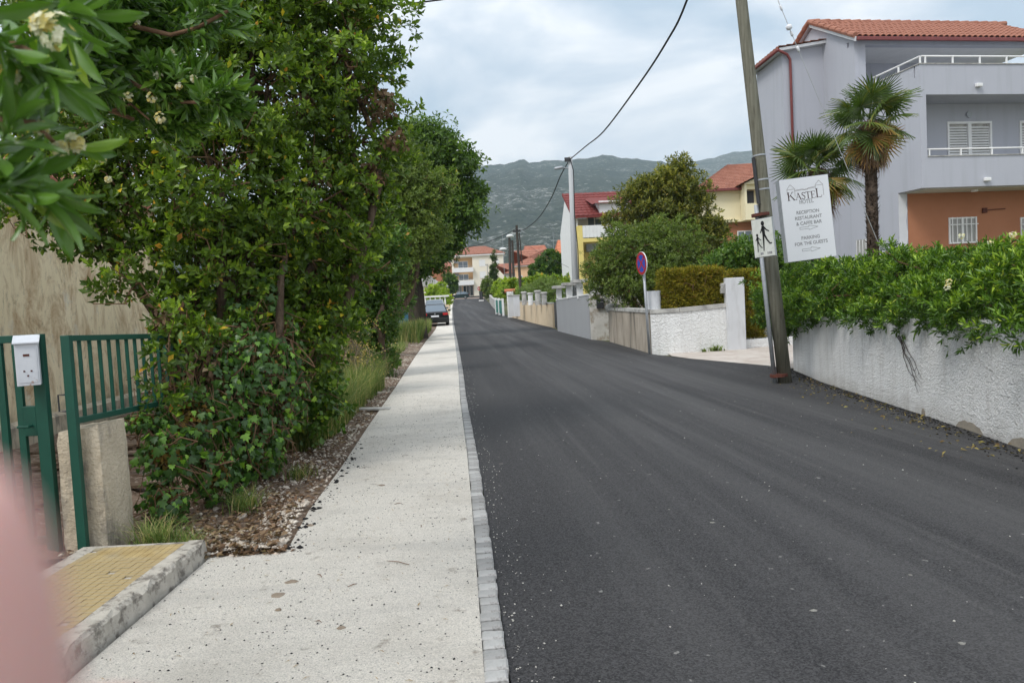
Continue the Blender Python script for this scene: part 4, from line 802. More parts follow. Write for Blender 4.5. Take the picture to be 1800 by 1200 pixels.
# ------------------------------------------------------------------ cars (local: +x right, nose towards +y)
def car(label, loc, rz, paint, L=4.35, W=1.74, H=1.45, group='parked cars', sedan=True, sz=0):
    t = thing('parked_car', label, 'car', loc, rz, group); t.rotation_euler.x = sz
    h = W/2; B = .92; yr, yf = -L/2, L/2
    prof = [(yr+.02,.35),(yr,.55),(yr+.03,.88),(yr+.10,B+.02),(yr+.62,B+.06),(yf-1.25,B-.02),(yf-.35,B-.14),(yf-.06,.66),(yf,.5),(yf-.04,.26),(yf-.42,.2),(-L/2+.4,.2)]
    b = MB(); n = len(prof); 
    for s_, q in ((-1, .90), (-1, 1), (1, 1), (1, .90)):
        pass
    secs = [(-h*.90, .0, .93), (-h, .05, 1.0), (h, .05, 1.0), (h*.90, .0, .93)]
    for (x, _, k) in secs:
        b.v += [(x, y*(.985 if k < 1 else 1), (z-.5)*k+.5 if z > .3 else z) for y, z in prof]
    for s_ in range(3):
        for i in range(n): b.f.append((s_*n+i, s_*n+(i+1) % n, (s_+1)*n+(i+1) % n, (s_+1)*n+i))
    b.f.append(tuple(range(n))); b.f.append(tuple(3*n+i for i in range(n))[::-1])
    b.build('body', paint, t, bevel=.03)
    back = .55 if sedan else .12; tw = h*.70
    g0 = [(yr+back,B+.03),(yr+back+.62,H-.05),(.35,H-.04),(yf-1.25,B-.03)]
    b = MB(); b.v = [(-h*.90,*g0[0]),(-tw,*g0[1]),(-tw,*g0[2]),(-h*.90,*g0[3]),(h*.90,*g0[0]),(tw,*g0[1]),(tw,*g0[2]),(h*.90,*g0[3])]
    b.f = [(0,1,2,3),(4,7,6,5),(0,4,5,1),(2,6,7,3),(1,5,6,2)]; b.build('windows', M_GLASSB if not sedan else M_GLASSB, t)
    b = MB(); b.v = [(-tw-.02,yr+back+.60,H-.055),(tw+.02,yr+back+.60,H-.055),(tw+.02,.40,H-.045),(-tw-.02,.40,H-.045),(-tw*.8,yr+back+.72,H),(tw*.8,yr+back+.72,H),(tw*.8,.25,H),(-tw*.8,.25,H)]
    b.f = [(0,3,2,1),(4,5,6,7),(0,1,5,4),(1,2,6,5),(2,3,7,6),(3,0,4,7)]; b.build('roof', paint, t, bevel=.02)
    b = MB()
    for s_ in (-1,1):
        b.tube([(s_*h*.905,g0[0][0]-.02,g0[0][1]),(s_*(tw+.01),g0[1][0],g0[1][1])], .045, 5); b.tube([(s_*(tw+.01),g0[2][0],g0[2][1]),(s_*h*.905,g0[3][0],g0[3][1])], .035, 5)
        b.tube([(s_*h*.905,-.25,B+.02),(s_*(tw+.01),-.3,H-.05)], .035, 5)
    b.build('pillars', paint, t)
    for s_ in (-1,1):
        for y in (yr+.85, yf-.85):
            b = MB(); b.tube([(s_*(h-.20),y,.31),(s_*(h+.01),y,.31)], .31, 18); wl = b.build('wheel', M_TYRE, t, smooth=False)
            b = MB(); b.tube([(s_*(h),y,.31),(s_*(h+.018),y,.31)], .19, 14); b.build('rim', M_RIM, wl)
        b = MB(); b.box(s_*h*.60, s_*h*.975, yr-.012, yr+.10, .70, .86); b.build('tail_lamp', M_LAMPR, t, bevel=.02)
        b = MB(); b.box(s_*(h-.02), s_*(h+.17), .62, .72, B, B+.13); b.build('mirror', paint, t, bevel=.02)
        b = MB(); b.box(s_*h*.62, s_*h*.95, yf-.22, yf-.04, .60, .72); b.build('headlight', M_GLASSB, t, bevel=.02)
    MB().box(-.26,.26,yr-.014,yr-.002,.60,.71).build('number_plate', M_SIGNW, t)
    MB().box(-h*.92,h*.92,yr-.035,yr+.1,.30,.50).build('bumper', paint, t, bevel=.03)
    b = MB(); b.tube([(0,yr-.012,.80),(0,yr-.004,.80)], .05, 14); b.build('badge', M_RIM, t)
    return t
c0 = G(762, 575)
car('black sedan parked on the pavement beyond the thick tree, seen from behind', (-5.15, 53.0, gz(53)), rad(4), M_CARBLK)
car('silver car parked just in front of the black sedan', (-5.95, 61.0, gz(61.0)), rad(4), M_CARSIL, H=1.68, group='parked cars')
Yc = 157.5; c = pt(808, 520, Yc)
car('dark green hatchback standing side-on across the far end of the road', (c.x, Yc, gz(Yc)+.02), rad(90), M_CARGRN, L=4.1, sedan=False)

# ------------------------------------------------------------------ building helpers
def window(t, x0, x1, z0, z1, y, fr=.06, mat=None, gl=None, mull=1, dep=.05, name='window'):
    """frame ring proud of y (faces -y), pane behind it; local space"""
    b = MB(); b.box(x0,x0+fr,y-dep,y,z0,z1); b.box(x1-fr,x1,y-dep,y,z0,z1); b.box(x0+fr,x1-fr,y-dep,y,z0,z0+fr); b.box(x0+fr,x1-fr,y-dep,y,z1-fr,z1)
    for k in range(1, mull+1):
        xm = x0 + (x1-x0)*k/(mull+1); b.box(xm-fr/2,xm+fr/2,y-dep+.002,y,z0+fr,z1-fr)
    w_ = b.build(name, mat or M_WHITE, t); MB().box(x0+fr,x1-fr,y-.012,y-.004,z0+fr,z1-fr).build('pane', gl or M_GLASSB, w_); return w_
def wallgrid(b, x0, x1, z0, z1, y0, y1, holes):
    xs = sorted({x0, x1, *[h[0] for h in holes], *[h[1] for h in holes]}); zs = sorted({z0, z1, *[h[2] for h in holes], *[h[3] for h in holes]})
    for i in range(len(xs)-1):
        for j in range(len(zs)-1):
            cx, cz = (xs[i]+xs[i+1])/2, (zs[j]+zs[j+1])/2
            if not any(h[0] < cx < h[1] and h[2] < cz < h[3] for h in holes): b.box(xs[i],xs[i+1],y0,y1,zs[j],zs[j+1])
def tiled_slope(b, e0, e1, r0, r1, pitch, rows, amp=.03):
    """clay tile slope as ribbed rows with a step at each course; e eave, r ridge corners"""
    e0, e1, r0, r1 = map(Vector, (e0, e1, r0, r1)); nrm = (e1-e0).cross(r0-e0).normalized(); 
    if nrm.z < 0: nrm = -nrm
    nc = max(2, int((e1-e0).length/pitch)); m = nc*4
    for r_ in range(rows):
        a, c = r_/rows, (r_+1)/rows; base = len(b.v)
        for (u, lift) in ((a, .035), (c, .0)):
            A = e0.lerp(r0, u); B_ = e1.lerp(r1, u)
            for k in range(m+1): b.v.append(tuple(A.lerp(B_, k/m) + nrm*(lift + amp*(1+math.sin(k/4*2*math.pi))*.5 + .01)))
        for k in range(m): b.f.append((base+k, base+k+1, base+m+2+k, base+m+1+k))
        A = e0.lerp(r0, a); B_ = e1.lerp(r1, a); q = len(b.v)
        for k in range(m+1): b.v.append(tuple(A.lerp(B_, k/m)))
        for k in range(m): b.f.append((base+k, base+k+1, q+k+1, q+k))
def hip_roof(t, x0, x1, y0, y1, z, h, mat, ov=.5, rx=None, pitch=.5, rows=12, tiles=True, name='roof'):
    x0 -= ov; x1 += ov; y0 -= ov; y1 += ov; rx = rx if rx is not None else (y1-y0)/2; ym = (y0+y1)/2
    v = [(x0,y0,z),(x1,y0,z),(x1,y1,z),(x0,y1,z),(x0+rx,ym,z+h),(x1-rx,ym,z+h)]
    b = MB(); b.add([(a,c,d-.12) for a,c,d in v[:4]] + [(a,c,d) for a,c,d in v[:4]] + v[4:], [(0,3,2,1),(0,1,5,4),(1,2,6,5),(2,3,7,6),(3,0,4,7),(4,5,9,8),(5,6,9),(6,7,8,9),(7,4,8)])
    r_ = b.build(name, mat, t)
    if tiles:
        b = MB(); tiled_slope(b, v[0], v[1], v[4], v[5], pitch, rows); tiled_slope(b, v[3], v[0], v[4], v[4], pitch, rows); tiled_slope(b, v[1], v[2], v[5], v[5], pitch, rows)
        o = b.build('tiles', mat, r_, fix=False); o['kind'] = 'stuff'
    return r_

# ------------------------------------------------------------------ far end of the road: cream three storey block
Yb = 176.0
a = pt(797, 522, Yb); c = pt(888, 517, Yb); Wd = c.x - a.x; zb0 = gz(Yb) + .2
t = thing('apartment_block', 'cream three-storey block with red roof and balconies closing the far end of the road', 'building', (a.x, Yb, zb0), rad(2))
Ht = pt(845, 449, Yb).z - zb0; s3 = Ht/3.15
bw = Wd*.40
b = MB(); wallgrid(b, 0, Wd, 0, Ht, 0, .4, [(.04*Wd, bw, s3*.98+.9, 2*s3-.2), (.04*Wd, bw, 2*s3+.75, Ht-.3), (.04*Wd, bw, .05, s3*.92), (.56*Wd,.72*Wd,.05,s3*.85)])
b.box(0, .4, .4, 10, 0, Ht); b.box(Wd-.4, Wd, .4, 10, 0, Ht); b.box(.4, Wd-.4, 9.6, 10, 0, Ht); b.build('wall', M_FARCREAM, t)
MB().box(.4, Wd-.4, 1.6, 1.8, 0, Ht).build('recess_wall', M_FARORANGE, t)
for k, z in enumerate((s3*.98, 2*s3)):
    MB().box(.02*Wd, bw+.15, -1.1, -.02, z-.3, z+.75).build('balcony', M_WHITE, t, bevel=.02)
    MB().box(.02*Wd,bw+.1,-1.08,-1.02,z+1.05,z+1.12).build('rail', M_GALV, t)
    window(t, .12*Wd, .31*Wd, z+.2, z+2.3, 1.6, .1, gl=M_GLASSB)
    MB().box(.05*Wd,.05*Wd+.9,.9,1.3,z+1.9,z+2.5).build('air_conditioner', M_GALV, t, bevel=.02)
for z in (s3*1.25, 2*s3*1.08): window(t, .53*Wd, .65*Wd, z+.4, z+1.9, -.002, .1, gl=M_WHITE)
window(t, .86*Wd, .92*Wd, 2*s3*1.08+.4, 2*s3*1.08+1.8, -.002, .1, gl=M_WHITE)
window(t, .06*Wd, .17*Wd, .1, s3*.88, 1.6, .12, gl=M_CURTAIN, name='shop_window'); window(t, .19*Wd, .39*Wd, .1, s3*.88, 1.6, .12, gl=M_GLASS, mull=2, name='shop_door')
MB().box(-.3, Wd+.3, -.5, 10.3, Ht, Ht+.35).build('cornice', M_WHITE, t)
hip_roof(t, 0, Wd, 0, 10, Ht+.36, 2.1, M_TILERED if False else M_TILE, .5, rx=4.6, pitch=1.0, rows=8)
# neighbours left of it
t = thing('house', 'orange rendered house with tiled roof just left of the cream block', 'house', (pt(782,520,190).x, 190, gz(190)))
MB().box(-4,3.2,0,8,0,7.5).build('wall', M_TERRA, t); hip_roof(t, -4,3.2,0,8,7.5,2.2, M_TILE, tiles=False); window(t,.9,2.2,3.8,5.2,-.002,.1); window(t,.9,2.2,.8,2.2,-.002,.1)
t = thing('house', 'pale house with grey gable roof behind the bushes left of the road end', 'house', (pt(765,520,118).x, 118, gz(118)))
MB().box(-6,1.1,0,7,0,2.9).build('wall', M_FARCREAM, t); MB().prism([(-6.5,2.9),(1.6,2.9),(1.4,3.1),(.2,3.5),(-1.5,4.9),(-6.5,5.2)],-.4,7.4).build('roof', M_CAP, t)
# balustrade wall by the silver car
t = thing('balustrade_wall', 'low pale garden wall with white balusters behind the parked cars', 'wall', (pt(745,540,72).x, 72, gz(72)))
MB().box(-6,2.4,0,.25,0,1.0).build('wall', M_BEIGE, t); MB().box(-6,2.4,-.02,.27,1.75,1.9).build('coping', M_WHITE, t)
for i in range(18): MB().tube([(-5.8+.46*i,.12,1.0),(-5.8+.46*i,.12,1.2),(-5.8+.46*i,.12,1.45),(-5.8+.46*i,.12,1.75)],[.05,.09,.06,.05],8).build('baluster', M_WHITE, t)
def cyl_post(px, py0, py1, Y, r, mat, name, t=None): pass
# road signs at the far end
t = thing('round_sign', 'round sign seen from behind on a thin post among the far bushes', 'sign', (pt(783,520,120).x, 120, gz(120)))
z_ = pt(783,506,120).z - gz(120); MB().tube([(0,0,0),(0,0,z_)], .04, 6).build('post', M_GALV, t); MB().tube([(0,-.05,z_),(0,-.02,z_)], .5, 20).build('plate', M_GALV, t)
t = thing('no_entry_sign', 'small round no-entry sign in front of the cream block', 'sign', (pt(843,518,170).x, 170, gz(170)))
z_ = pt(843,507,170).z - gz(170); MB().tube([(0,0,0),(0,0,z_)], .05, 6).build('post', M_GALV, t); MB().tube([(0,-.06,z_),(0,-.02,z_)], .42, 20).build('plate', M_SRED, t); MB().box(-.3,.3,-.075,-.062,z_-.08,z_+.08).build('bar', M_WHITE, t)
t = thing('bin', 'dark waste bin on a pale foot at the right kerb of the road end', 'bin', (pt(846,528,128).x, 128, gz(128)))
MB().box(-.28,.28,-.25,.25,.25,1.6).build('body', M_DARKMET, t, bevel=.05); MB().box(-.4,.4,-.35,.35,0,.2).build('foot', M_WHITE, t)

# far plants
plant('yellow_green_bush', 'yellow-green bush overhanging the left pavement near the road end', 'bush', (pt(775,530,92).x,92,gz(92)), [bl(770,520,92,16,1,.9), bl(782,528,90,10,1,1.2), bl(762,515,93,14), bl(775,510,92,10)], 700, 5, .32, .16, T_SMALL, L_YEL, 81, nt=0)
plant('far_tree', 'dark round tree in front of the left end of the cream block', 'tree', (pt(788,500,140).x,140,gz(140)), [bl(790,495,140,11,1,1.1), bl(784,508,140,9), bl(795,505,140,8)], 500, 5, .45, .2, T_SMALL, L_CHEST, 82, (pt(788,500,140).x,140,gz(140)), .12, nt=0)
plant('cypress', 'slim dark cypress in front of the right half of the cream block', 'tree', (pt(869,520,135).x,135,gz(135)), [bl(869,478+0*i,135,7,1,1) if i == 99 else bl(868.5,445+9*i,135,2.2+.75*i,1,1.6) for i in range(9)], 1300, 5, .4, .10, T_SMALL, L_CYP, 83, (pt(869,520,135).x,135,gz(135)), .15, nt=0, up=1.2, inside=.3)
plant('far_bush', 'dark green bush under the cypress at the right of the road end', 'bush', (pt(858,515,130).x,130,gz(130)), [bl(858,503,130,11,1,1.1), bl(866,512,128,9,1,1.2), bl(855,514,130,8)], 600, 5, .4, .2, T_SMALL, L_BUSH, 84, nt=0)
plant('rounded_shrub', 'clipped bright green rounded shrub behind the green gates', 'shrub', (pt(885,520,100).x,100,gz(100)), [bl(880,508,100,14,1,1.1), bl(895,505,100,14,1,1), bl(905,513,98,12), bl(888,518,98,14)], 1500, 6, .24, .12, T_SMALL, L_YEL, 85, nt=0, lump=.06, shell=.2)
plant('garden_plants', 'vine and yellow-green garden growth behind the beige wall', 'plants', (pt(955,520,58).x,62,gz(60)), [bl(925,500,66,16,1,.7), bl(950,497,66,18,1,.7), bl(975,498,64,16,1,.8), bl(1000,497,62,12,1,.9), bl(925,515,64,16), bl(900,500,70,10)], 2600, 5, .22, .13, T_SMALL, leafmat('vine_leaf', [(0, (.06,.12,.02)), (.5, (.12,.19,.03)), (.85, (.24,.25,.05)), (1, (.35,.22,.08))]), 86, nt=0, shell=.6)
plant('feathery_shrub', 'blue-green feathery shrub behind the beige wall columns', 'shrub', (pt(965,530,52).x,54,gz(54)), [bl(962,510,54,20,1,1.1), bl(940,515,55,18,1,.9), bl(975,520,53,18,1,1.3), bl(925,520,56,14), bl(955,525,54,20), bl(985,535,50,9)], 3000, 6, .16, .035, T_SMALL, leafmat('grey_green_leaf', [(0, (.05,.09,.045)), (.5, (.09,.14,.07)), (1, (.15,.21,.11))]), 87, nt=20)
plant('dark_round_tree', 'dark green dome-shaped tree in front of the peach house', 'tree', (pt(968,520,75).x,78,gz(76)), [bl(968,462,76,22,1,.9), bl(950,478,76,20,1,.9), bl(985,478,76,20,1,.9), bl(968,485,76,26,1,.8), bl(955,460,76,13), bl(980,460,76,13), bl(995,487,76,13,1,.8), bl(943,487,76,13,1,.8)], 2900, 6, .24, .11, T_SMALL, L_LAUREL, 88, (pt(968,520,75).x,78,gz(76)), .2, nt=0, lump=.12)

# houses right of the far end
def simple_house(label, px0, px1, pyb, pye, Y, mat, rmat, rh, dep=8, rz=0, wins=(), tiles=True, rx=None):
    a = pt(px0, pye, Y); c = pt(px1, pye, Y); g0 = gz(Y); W_ = c.x-a.x; z = (a.z+c.z)/2 - g0
    t = thing('house', label, 'house', (a.x, Y, g0), rz)
    MB().box(0,W_,0,dep,0,z).build('wall', mat, t); MB().box(-.35,W_+.35,-.35,dep+.35,z,z+.15).build('eaves', M_WHITE, t)
    hip_roof(t, 0, W_, 0, dep, z+.16, rh, rmat, .35, rx=rx, pitch=.9, rows=7, tiles=tiles)
    for (u0,u1,v0,v1) in wins: window(t, u0*W_, u1*W_, v0*z, v1*z, -.002, .08)
    return t
simple_house('peach coloured house with tiled hip roof behind the two dark poles', 905, 955, 520, 468, 110, M_PEACH, M_TILE, 2.4, 9, rad(-3), ((.1,.25,.35,.75),(.45,.6,.35,.75)))
simple_house('low house with old dark red roof rising behind the peach house', 918, 968, 520, 462, 128, M_PEACH, M_TILEOLD, 3.0, 9, 0, (), rx=1.0)
simple_house('house with pale walls and orange roof behind the left wooden pole', 889, 906, 520, 482, 140, M_WHITE, M_TILE, 2.0, 8, 0, ((.2,.6,.4,.8),))
simple_house('brick-brown house with bright orange roof left of the concrete pole', 978, 1022, 520, 462, 105, surf('brown_brick_wall', (.22,.09,.06), (.26,.11,.07), 2, .9, .2, 0), M_TILEOR, 3.3, 9, 0, ((.1,.5,.0,.5),), rx=1.0)
# houses and roofs of the town left, hidden mostly by trees, and the slope behind
for i, (x, Y, lab) in enumerate([(-32,150,'pale house with red roof far behind the trees on the left'),(-46,175,'second pale house with red roof far behind the left trees'),(16,150,'pale house far behind the yellow house'),(34,140,'pale house with red roof behind the orange and cream house')]):
    t = thing('house', lab, 'house', (x, Y, gz(Y))); MB().box(-5,5,0,8,0,5.5).build('wall', M_FARCREAM, t); hip_roof(t,-5,5,0,8,5.5,2.2,M_TILE,tiles=False); window(t,-3,-1.6,3,4.5,-.002,.1); window(t,1.4,2.8,3,4.5,-.002,.1)
for i, (px, py0, Y) in enumerate([(692,405+10,0)]): pass
for (px, pyt, lab) in ((883,410,'thin antenna mast rising beside the left wooden pole'),(972,408,'thin antenna mast behind the dark round tree')):
    Y = 120; a = pt(px, pyt, Y); b = MB().tube([(a.x,Y,gz(Y)+4),(a.x,Y,a.z)], .035, 5); tag(b.build('antenna', M_GALV), lab, 'antenna')

# ------------------------------------------------------------------ right-hand garden walls, far to near
def wall_run(name, label, pts, top, thick, mat, cap=None, capm=None, cat='wall', base=-.1, cth=.06, cov=.03):
    """pts: ground points along the street face; top: heights above ground at each point; thickness goes to the right/back"""
    t = thing(name, label, cat, (pts[0][0], pts[0][1], gz(pts[0][1])))
    def seg(b, zlo, zhi, o0, o1):
        for i in range(len(pts)-1):
            p, q = Vector((*pts[i],0)), Vector((*pts[i+1],0)); d = (q-p).normalized(); n_ = Vector((d.y,-d.x,0))
            if n_.x < 0 and abs(n_.x) > .3: n_ = -n_
            if abs(n_.x) <= .3 and n_.y < 0: n_ = -n_
            A, B_, C_, D_ = p+n_*o0, q+n_*o0, q+n_*o1, p+n_*o1; g0, g1 = gz(p.y), gz(q.y)
            b.add([(A.x,A.y,g0+zlo(i)),(B_.x,B_.y,g1+zlo(i+1)),(C_.x,C_.y,g1+zlo(i+1)),(D_.x,D_.y,g0+zlo(i)),(A.x,A.y,g0+zhi(i)),(B_.x,B_.y,g1+zhi(i+1)),(C_.x,C_.y,g1+zhi(i+1)),(D_.x,D_.y,g0+zhi(i))],
                  [(0,3,2,1),(4,5,6,7),(0,1,5,4),(1,2,6,5),(2,3,7,6),(3,0,4,7)])
    b = MB(); seg(b, lambda i: base, lambda i: top[i], 0, thick); b.build('wall', mat, t, world=True)
    if cap: b = MB(); seg(b, lambda i: top[i], lambda i: top[i]+cth, -cov, thick+cov); b.build('coping', capm or M_CAP, t, world=True)
    return t
def col_at(t, name, px, py0, py1, Y, w_, mat, round_=False, capm=None, capw=.05, caph=.08, dz=0):
    a = pt(px, py1, Y); c = pt(px, py0, Y); 
    if round_: o = MB().tube([(a.x,Y,a.z),(a.x,Y,c.z)], w_/2, 18).build(name, mat, t, world=True, smooth=False)
    else: o = MB().box(a.x-w_/2,a.x+w_/2,Y-w_/2,Y+w_/2,a.z,c.z).build(name, mat, t, world=True, bevel=.01)
    if capm:
        if round_: MB().tube([(a.x,Y,c.z+.001),(a.x,Y,c.z+caph*.5),(a.x,Y,c.z+caph)], [w_/2+capw,w_/2+capw,w_/2], 18).build('column_cap', capm, o, world=True)
        else: MB().box(a.x-w_/2-capw,a.x+w_/2+capw,Y-w_/2-capw,Y+w_/2+capw,c.z+.001,c.z+caph).build('column_cap', capm, o, world=True)
    return o

g = np.random.RandomState(99)
wall_run('low_garden_wall', 'distant low stone garden wall at the right kerb near the road end', [(-1.55,80),(-2.3,96),(-3.0,113.5)], [1.0,1.0,1.1], .25, M_CAP, True)
wall_run('low_garden_wall', 'short stretch of wall under the bushes before the green gates', [(-1.28,69.0),(-1.5,79.6)], [1.1,1.0], .25, M_BLOCK, True)
# green gates with white posts
def gates():
    t = thing('double_gate', 'green double gate between white posts beyond the beige wall', 'gate', (-1.0, 66, gz(66)))
    P = [(-1.26,68.8),(-.95,66.4),(-.60,64.0)]
    for k in range(3):
        x, y = P[k]; MB().box(x-.09,x+.09,y-.09,y+.09,gz(y),gz(y)+1.45).build('post', M_WHITE, t, world=True)
    for k in range(2):
        p, q = Vector((*P[k],gz(P[k][1])+.15)), Vector((*P[k+1],gz(P[k+1][1])+.15)); d = (q-p).normalized(); ang = math.atan2(d.y, d.x)
        for i in range(9):
            c = p.lerp(q, (i+.6)/9.6); b = MB(); b.M = Matrix.Translation(c) @ Matrix.Rotation(ang, 4, 'Z'); b.box(-.11,.11,-.02,.02,0,1.1); b.build('slat', M_TEAL, t, world=True)
        b = MB(); b.M = Matrix.Translation(p) @ Matrix.Rotation(ang, 4, 'Z'); b.box(.1,(q-p).length-.1,-.04,.04,1.12,1.22); b.build('rail', M_WHITE, t, world=True)
gates()
# white block pillar with clay tile coping
t = thing('gate_pillar', 'whitewashed stone gate pillar topped with red clay tiles', 'pillar', (-.2, 61, gz(61)))
x0_ = pt(892,540,60).x; MB().box(x0_,x0_+.5,59.6,63.6,gz(60)-.1,pt(893,512,60).z).build('wall', M_WSTUC2, t, world=True)
for i in range(9): b = MB(); b.M = Matrix.Translation((x0_+.25, 59.7+.48*i, pt(893,511,60).z)); b.tube([(-.42,0,0),(.42,0,0)], .13, 8); b.build('roof_tile', M_TILEOR, t, world=True)
# beige wall in two steps with round columns
wl = wall_run('beige_garden_wall', 'beige rendered garden wall with four round columns on top', [(2.27,41.6),(1.55,48.0)], [1.27,1.24], .24, M_BEIGE, True, M_CAP)
for px, py0, w_, mt in ((957,516,.30,M_CAP),(946,513,.33,M_CAP),(933,517,.30,M_WHITE),(922,515,.30,M_CAP)):
    Y = {957:43.3,946:45.2,933:47.0,922:49.2}[px]; col_at(wl, 'column', px, py0, 536, Y, w_, mt, True, M_CAP, .05, .10)
wl = wall_run('beige_garden_wall', 'lower beige wall section with pale posts left of the four columns', [(1.54,48.1),(.62,55.6),(-.10,61.5)], [1.32,1.30,1.3], .24, M_BEIGE, True, M_CAP)
for px, py0, Y, w_ in ((909,520,52.5,.45),(900,520,56.5,.45)): col_at(wl, 'column', px, py0, 556, Y, w_, M_PILLAR, False, M_CAP, .04, .08)
MB().box(2.36,2.44,38.6,41.5,0,1.35).build('narrow_gate', M_DARKMET); tag(bpy.data.objects['narrow_gate'], 'narrow dark metal gate between the beige wall and the grey wall', 'gate')
# grey wall with block columns and stepped lintels
wl = wall_run('grey_garden_wall', 'tall smooth grey rendered wall with stepped white columns along its top', [(2.88,28.2),(2.20,36.6)], [1.63,1.46], .25, M_GREYPL, True, M_WHITE, cov=.02, cth=.05)
for (px, pt0, Y) in ((983,507,35.9),(1001,502,33.0),(1020,497,30.4)):
    o = col_at(wl, 'column', px, pt0, 525, Y, .24, M_WHITE); a = pt(px, pt0, Y); MB().box(a.x-.3,a.x+.25,Y-.5,Y+.9,a.z+.001,a.z+.13).build('lintel', M_CAP, wl, world=True, bevel=.01)
    for k in range(3): MB().box(a.x-.06,a.x+.06,Y+.35,Y+1.9,a.z-.16-.26*k-.1,a.z-.16-.26*k).build('fence_slat', M_DARKMET, wl, world=True)
wl = thing('wall_end', 'patched pale end wall with black letterbox beside the driveway, right of the grey wall', 'wall', (3.2,28,0))
a = pt(1038,497,28.0); MB().box(2.90,3.55,27.9,28.17,-.05,1.62).build('wall', M_PATCHGREY, wl, world=True); MB().box(2.92,3.30,27.92,28.2,1.62,a.z+.05).build('column', M_WHITE, wl, world=True)
MB().box(3.55,7.5,28.0,28.25,-.05,1.58).build('side_wall', M_PATCHGREY, wl, world=True); MB().box(2.86,7.5,27.87,28.3,1.62,1.69).build('coping', M_WHITE, wl, world=True) if False else None
t = thing('black_letterbox', 'small black letterbox on the pale end wall', 'letterbox', (3.33,27.8,1.15))
a = pt(1055,533,27.8); MB().box(a.x-.13,a.x+.13,27.77,27.895,a.z-.18,a.z+.17).build('body', M_DARKMET, t, world=True, bevel=.02); MB().box(a.x-.10,a.x+.10,27.755,27.77,a.z+.03,a.z+.06).build('slot', M_RIM, t, world=True)
# stained old wall and bright white wall at the corner
wall_run('stained_wall', 'old concrete garden wall with black run marks between the letterbox wall and the no-stopping sign', [(3.63,20.15),(3.34,26.3)], [1.07,1.07], .28, M_STAINWALL, True, M_CAP, cth=.09)
a = pt(1072,540,26.3); o = MB().tube([(3.48,26.2,1.0),(3.48,26.2,1.16),(3.48,26.2,1.26),(3.48,26.2,1.30)], [.20,.26,.20,.1], 14).build('capstone', M_CAP, smooth=True); tag(o, 'rounded weathered concrete lump at the far end of the stained wall', 'capstone')
wl = wall_run('white_corner_wall', 'bright white textured low wall with grey coping at the driveway corner', [(3.64,20.05),(4.35,19.80),(5.62,19.98)], [1.05,1.06,1.12], .25, M_WSTUC2, True, M_CAP, cth=.10, cov=.03)
a = pt(1150,540,20.3); MB().tube([(a.x,20.3,1.05),(a.x,20.3,pt(1150,511,20.3).z)], .185, 24).build('round_pillar', M_PILLAR, wl, world=True)
o = MB().box(5.60,6.08,19.9,20.35,-.02,pt(1290,488,20).z).build('square_pillar', M_PILLAR, bevel=.015); tag(o, 'tall plain pale grey square pillar at the right end of the white corner wall', 'pillar')
t = thing('slatted_letterbox', 'white slatted box fixed on the left side of the pale square pillar', 'letterbox', (5.5,20.1,1.5))
a = pt(1268,498,20.05); c = pt(1275,515,20.05); MB().box(a.x-.02,5.595,19.98,20.2,c.z,a.z).build('body', M_WHITE, t, world=True)
for k in range(7): z = c.z + .02 + (a.z-c.z-.04)*k/6; MB().box(a.x-.035,5.59,19.96,19.98,z-.008,z+.008).build('slat', M_CAP, t, world=True)
wall_run('driveway_kerb_wall', 'very low white wall edging the far side of the driveway', [(6.09,20.15),(7.3,20.5),(11.0,21.4)], [.22,.22,.22], .2, M_WSTUC2)
wall_run('low_grey_wall', 'low grey wall behind the kerb wall, partly hidden by the utility pole', [(6.9,22.6),(12.0,23.2)], [.62,.62], .2, M_CAP)
grass('weed', 'small weed at the foot of the white corner wall', 'weed', (5.3,19.75,0), gpatch(5.25,19.78,.12,.04), 60, .2, .03, L_BUSH, 31, 1.2)
grass('weed', 'tiny weed left of the other weed at the foot of the white corner wall', 'weed', (4.95,19.72,0), gpatch(4.93,19.72,.05,.03), 30, .13, .02, L_BUSH, 32, 1.2)
# the long white stucco wall on the right
RW = [(4.35,3.0),(4.48,5.0),(4.62,6.9),(4.78,8.7),(4.95,10.8),(5.10,12.6),(5.27,14.4)]
wl = wall_run('white_stucco_wall', 'long white rough stucco garden wall under the overhanging hedge on the right', RW, [1.12,1.12,1.12,1.08,1.04,1.0,.96], .3, M_WSTUC, True, M_WSTUC, cth=.05, cov=.0)
MB().add([(5.57,14.10,-.05),(9.5,14.9,-.05),(9.5,15.1,-.05),(5.3,14.4,-.05),(5.57,14.10,1.0),(9.5,14.9,1.0),(9.5,15.1,1.0),(5.3,14.4,1.0)],[(0,3,2,1),(4,5,6,7),(0,1,5,4),(1,2,6,5),(2,3,7,6),(3,0,4,7)]).build('return_wall', M_WSTUC, wl, world=True)
def wallface(Y): 
    for (x0,y0),(x1,y1) in zip(RW, RW[1:]):
        if y0 <= Y <= y1: return x0 + (x1-x0)*(Y-y0)/(y1-y0)
    return RW[0][0]
for (Y0, Y1, hh) in ((7.65, 8.2, .085), (6.5, 7.2, .095), (5.2,6.3,.08), (8.93,9.03,.07)):
    b = MB(); n = 9; b.v = [(wallface(Y0)-.006, Y0, -.02)] + [(wallface(Y0+(Y1-Y0)*i/n)-.006, Y0+(Y1-Y0)*i/n, hh*math.sin(math.pi*i/n)**.45*(1+.10*math.sin(i*2.3))+.002) for i in range(n+1)] + [(wallface(Y1)-.006, Y1, -.02)]
    b.f = [tuple(range(len(b.v)))]; b.build('bare_patch', M_PATCH, wl, world=True, fix=False)
b = MB(); gg = np.random.RandomState(44)
def wall_at(px, py):
    Y = 9.0
    for _ in range(40): d = ray(px, py); Y = .5*Y + .5*(wallface(Y) - .02)*d.y/d.x
    p = pt(px, py, Y); return p
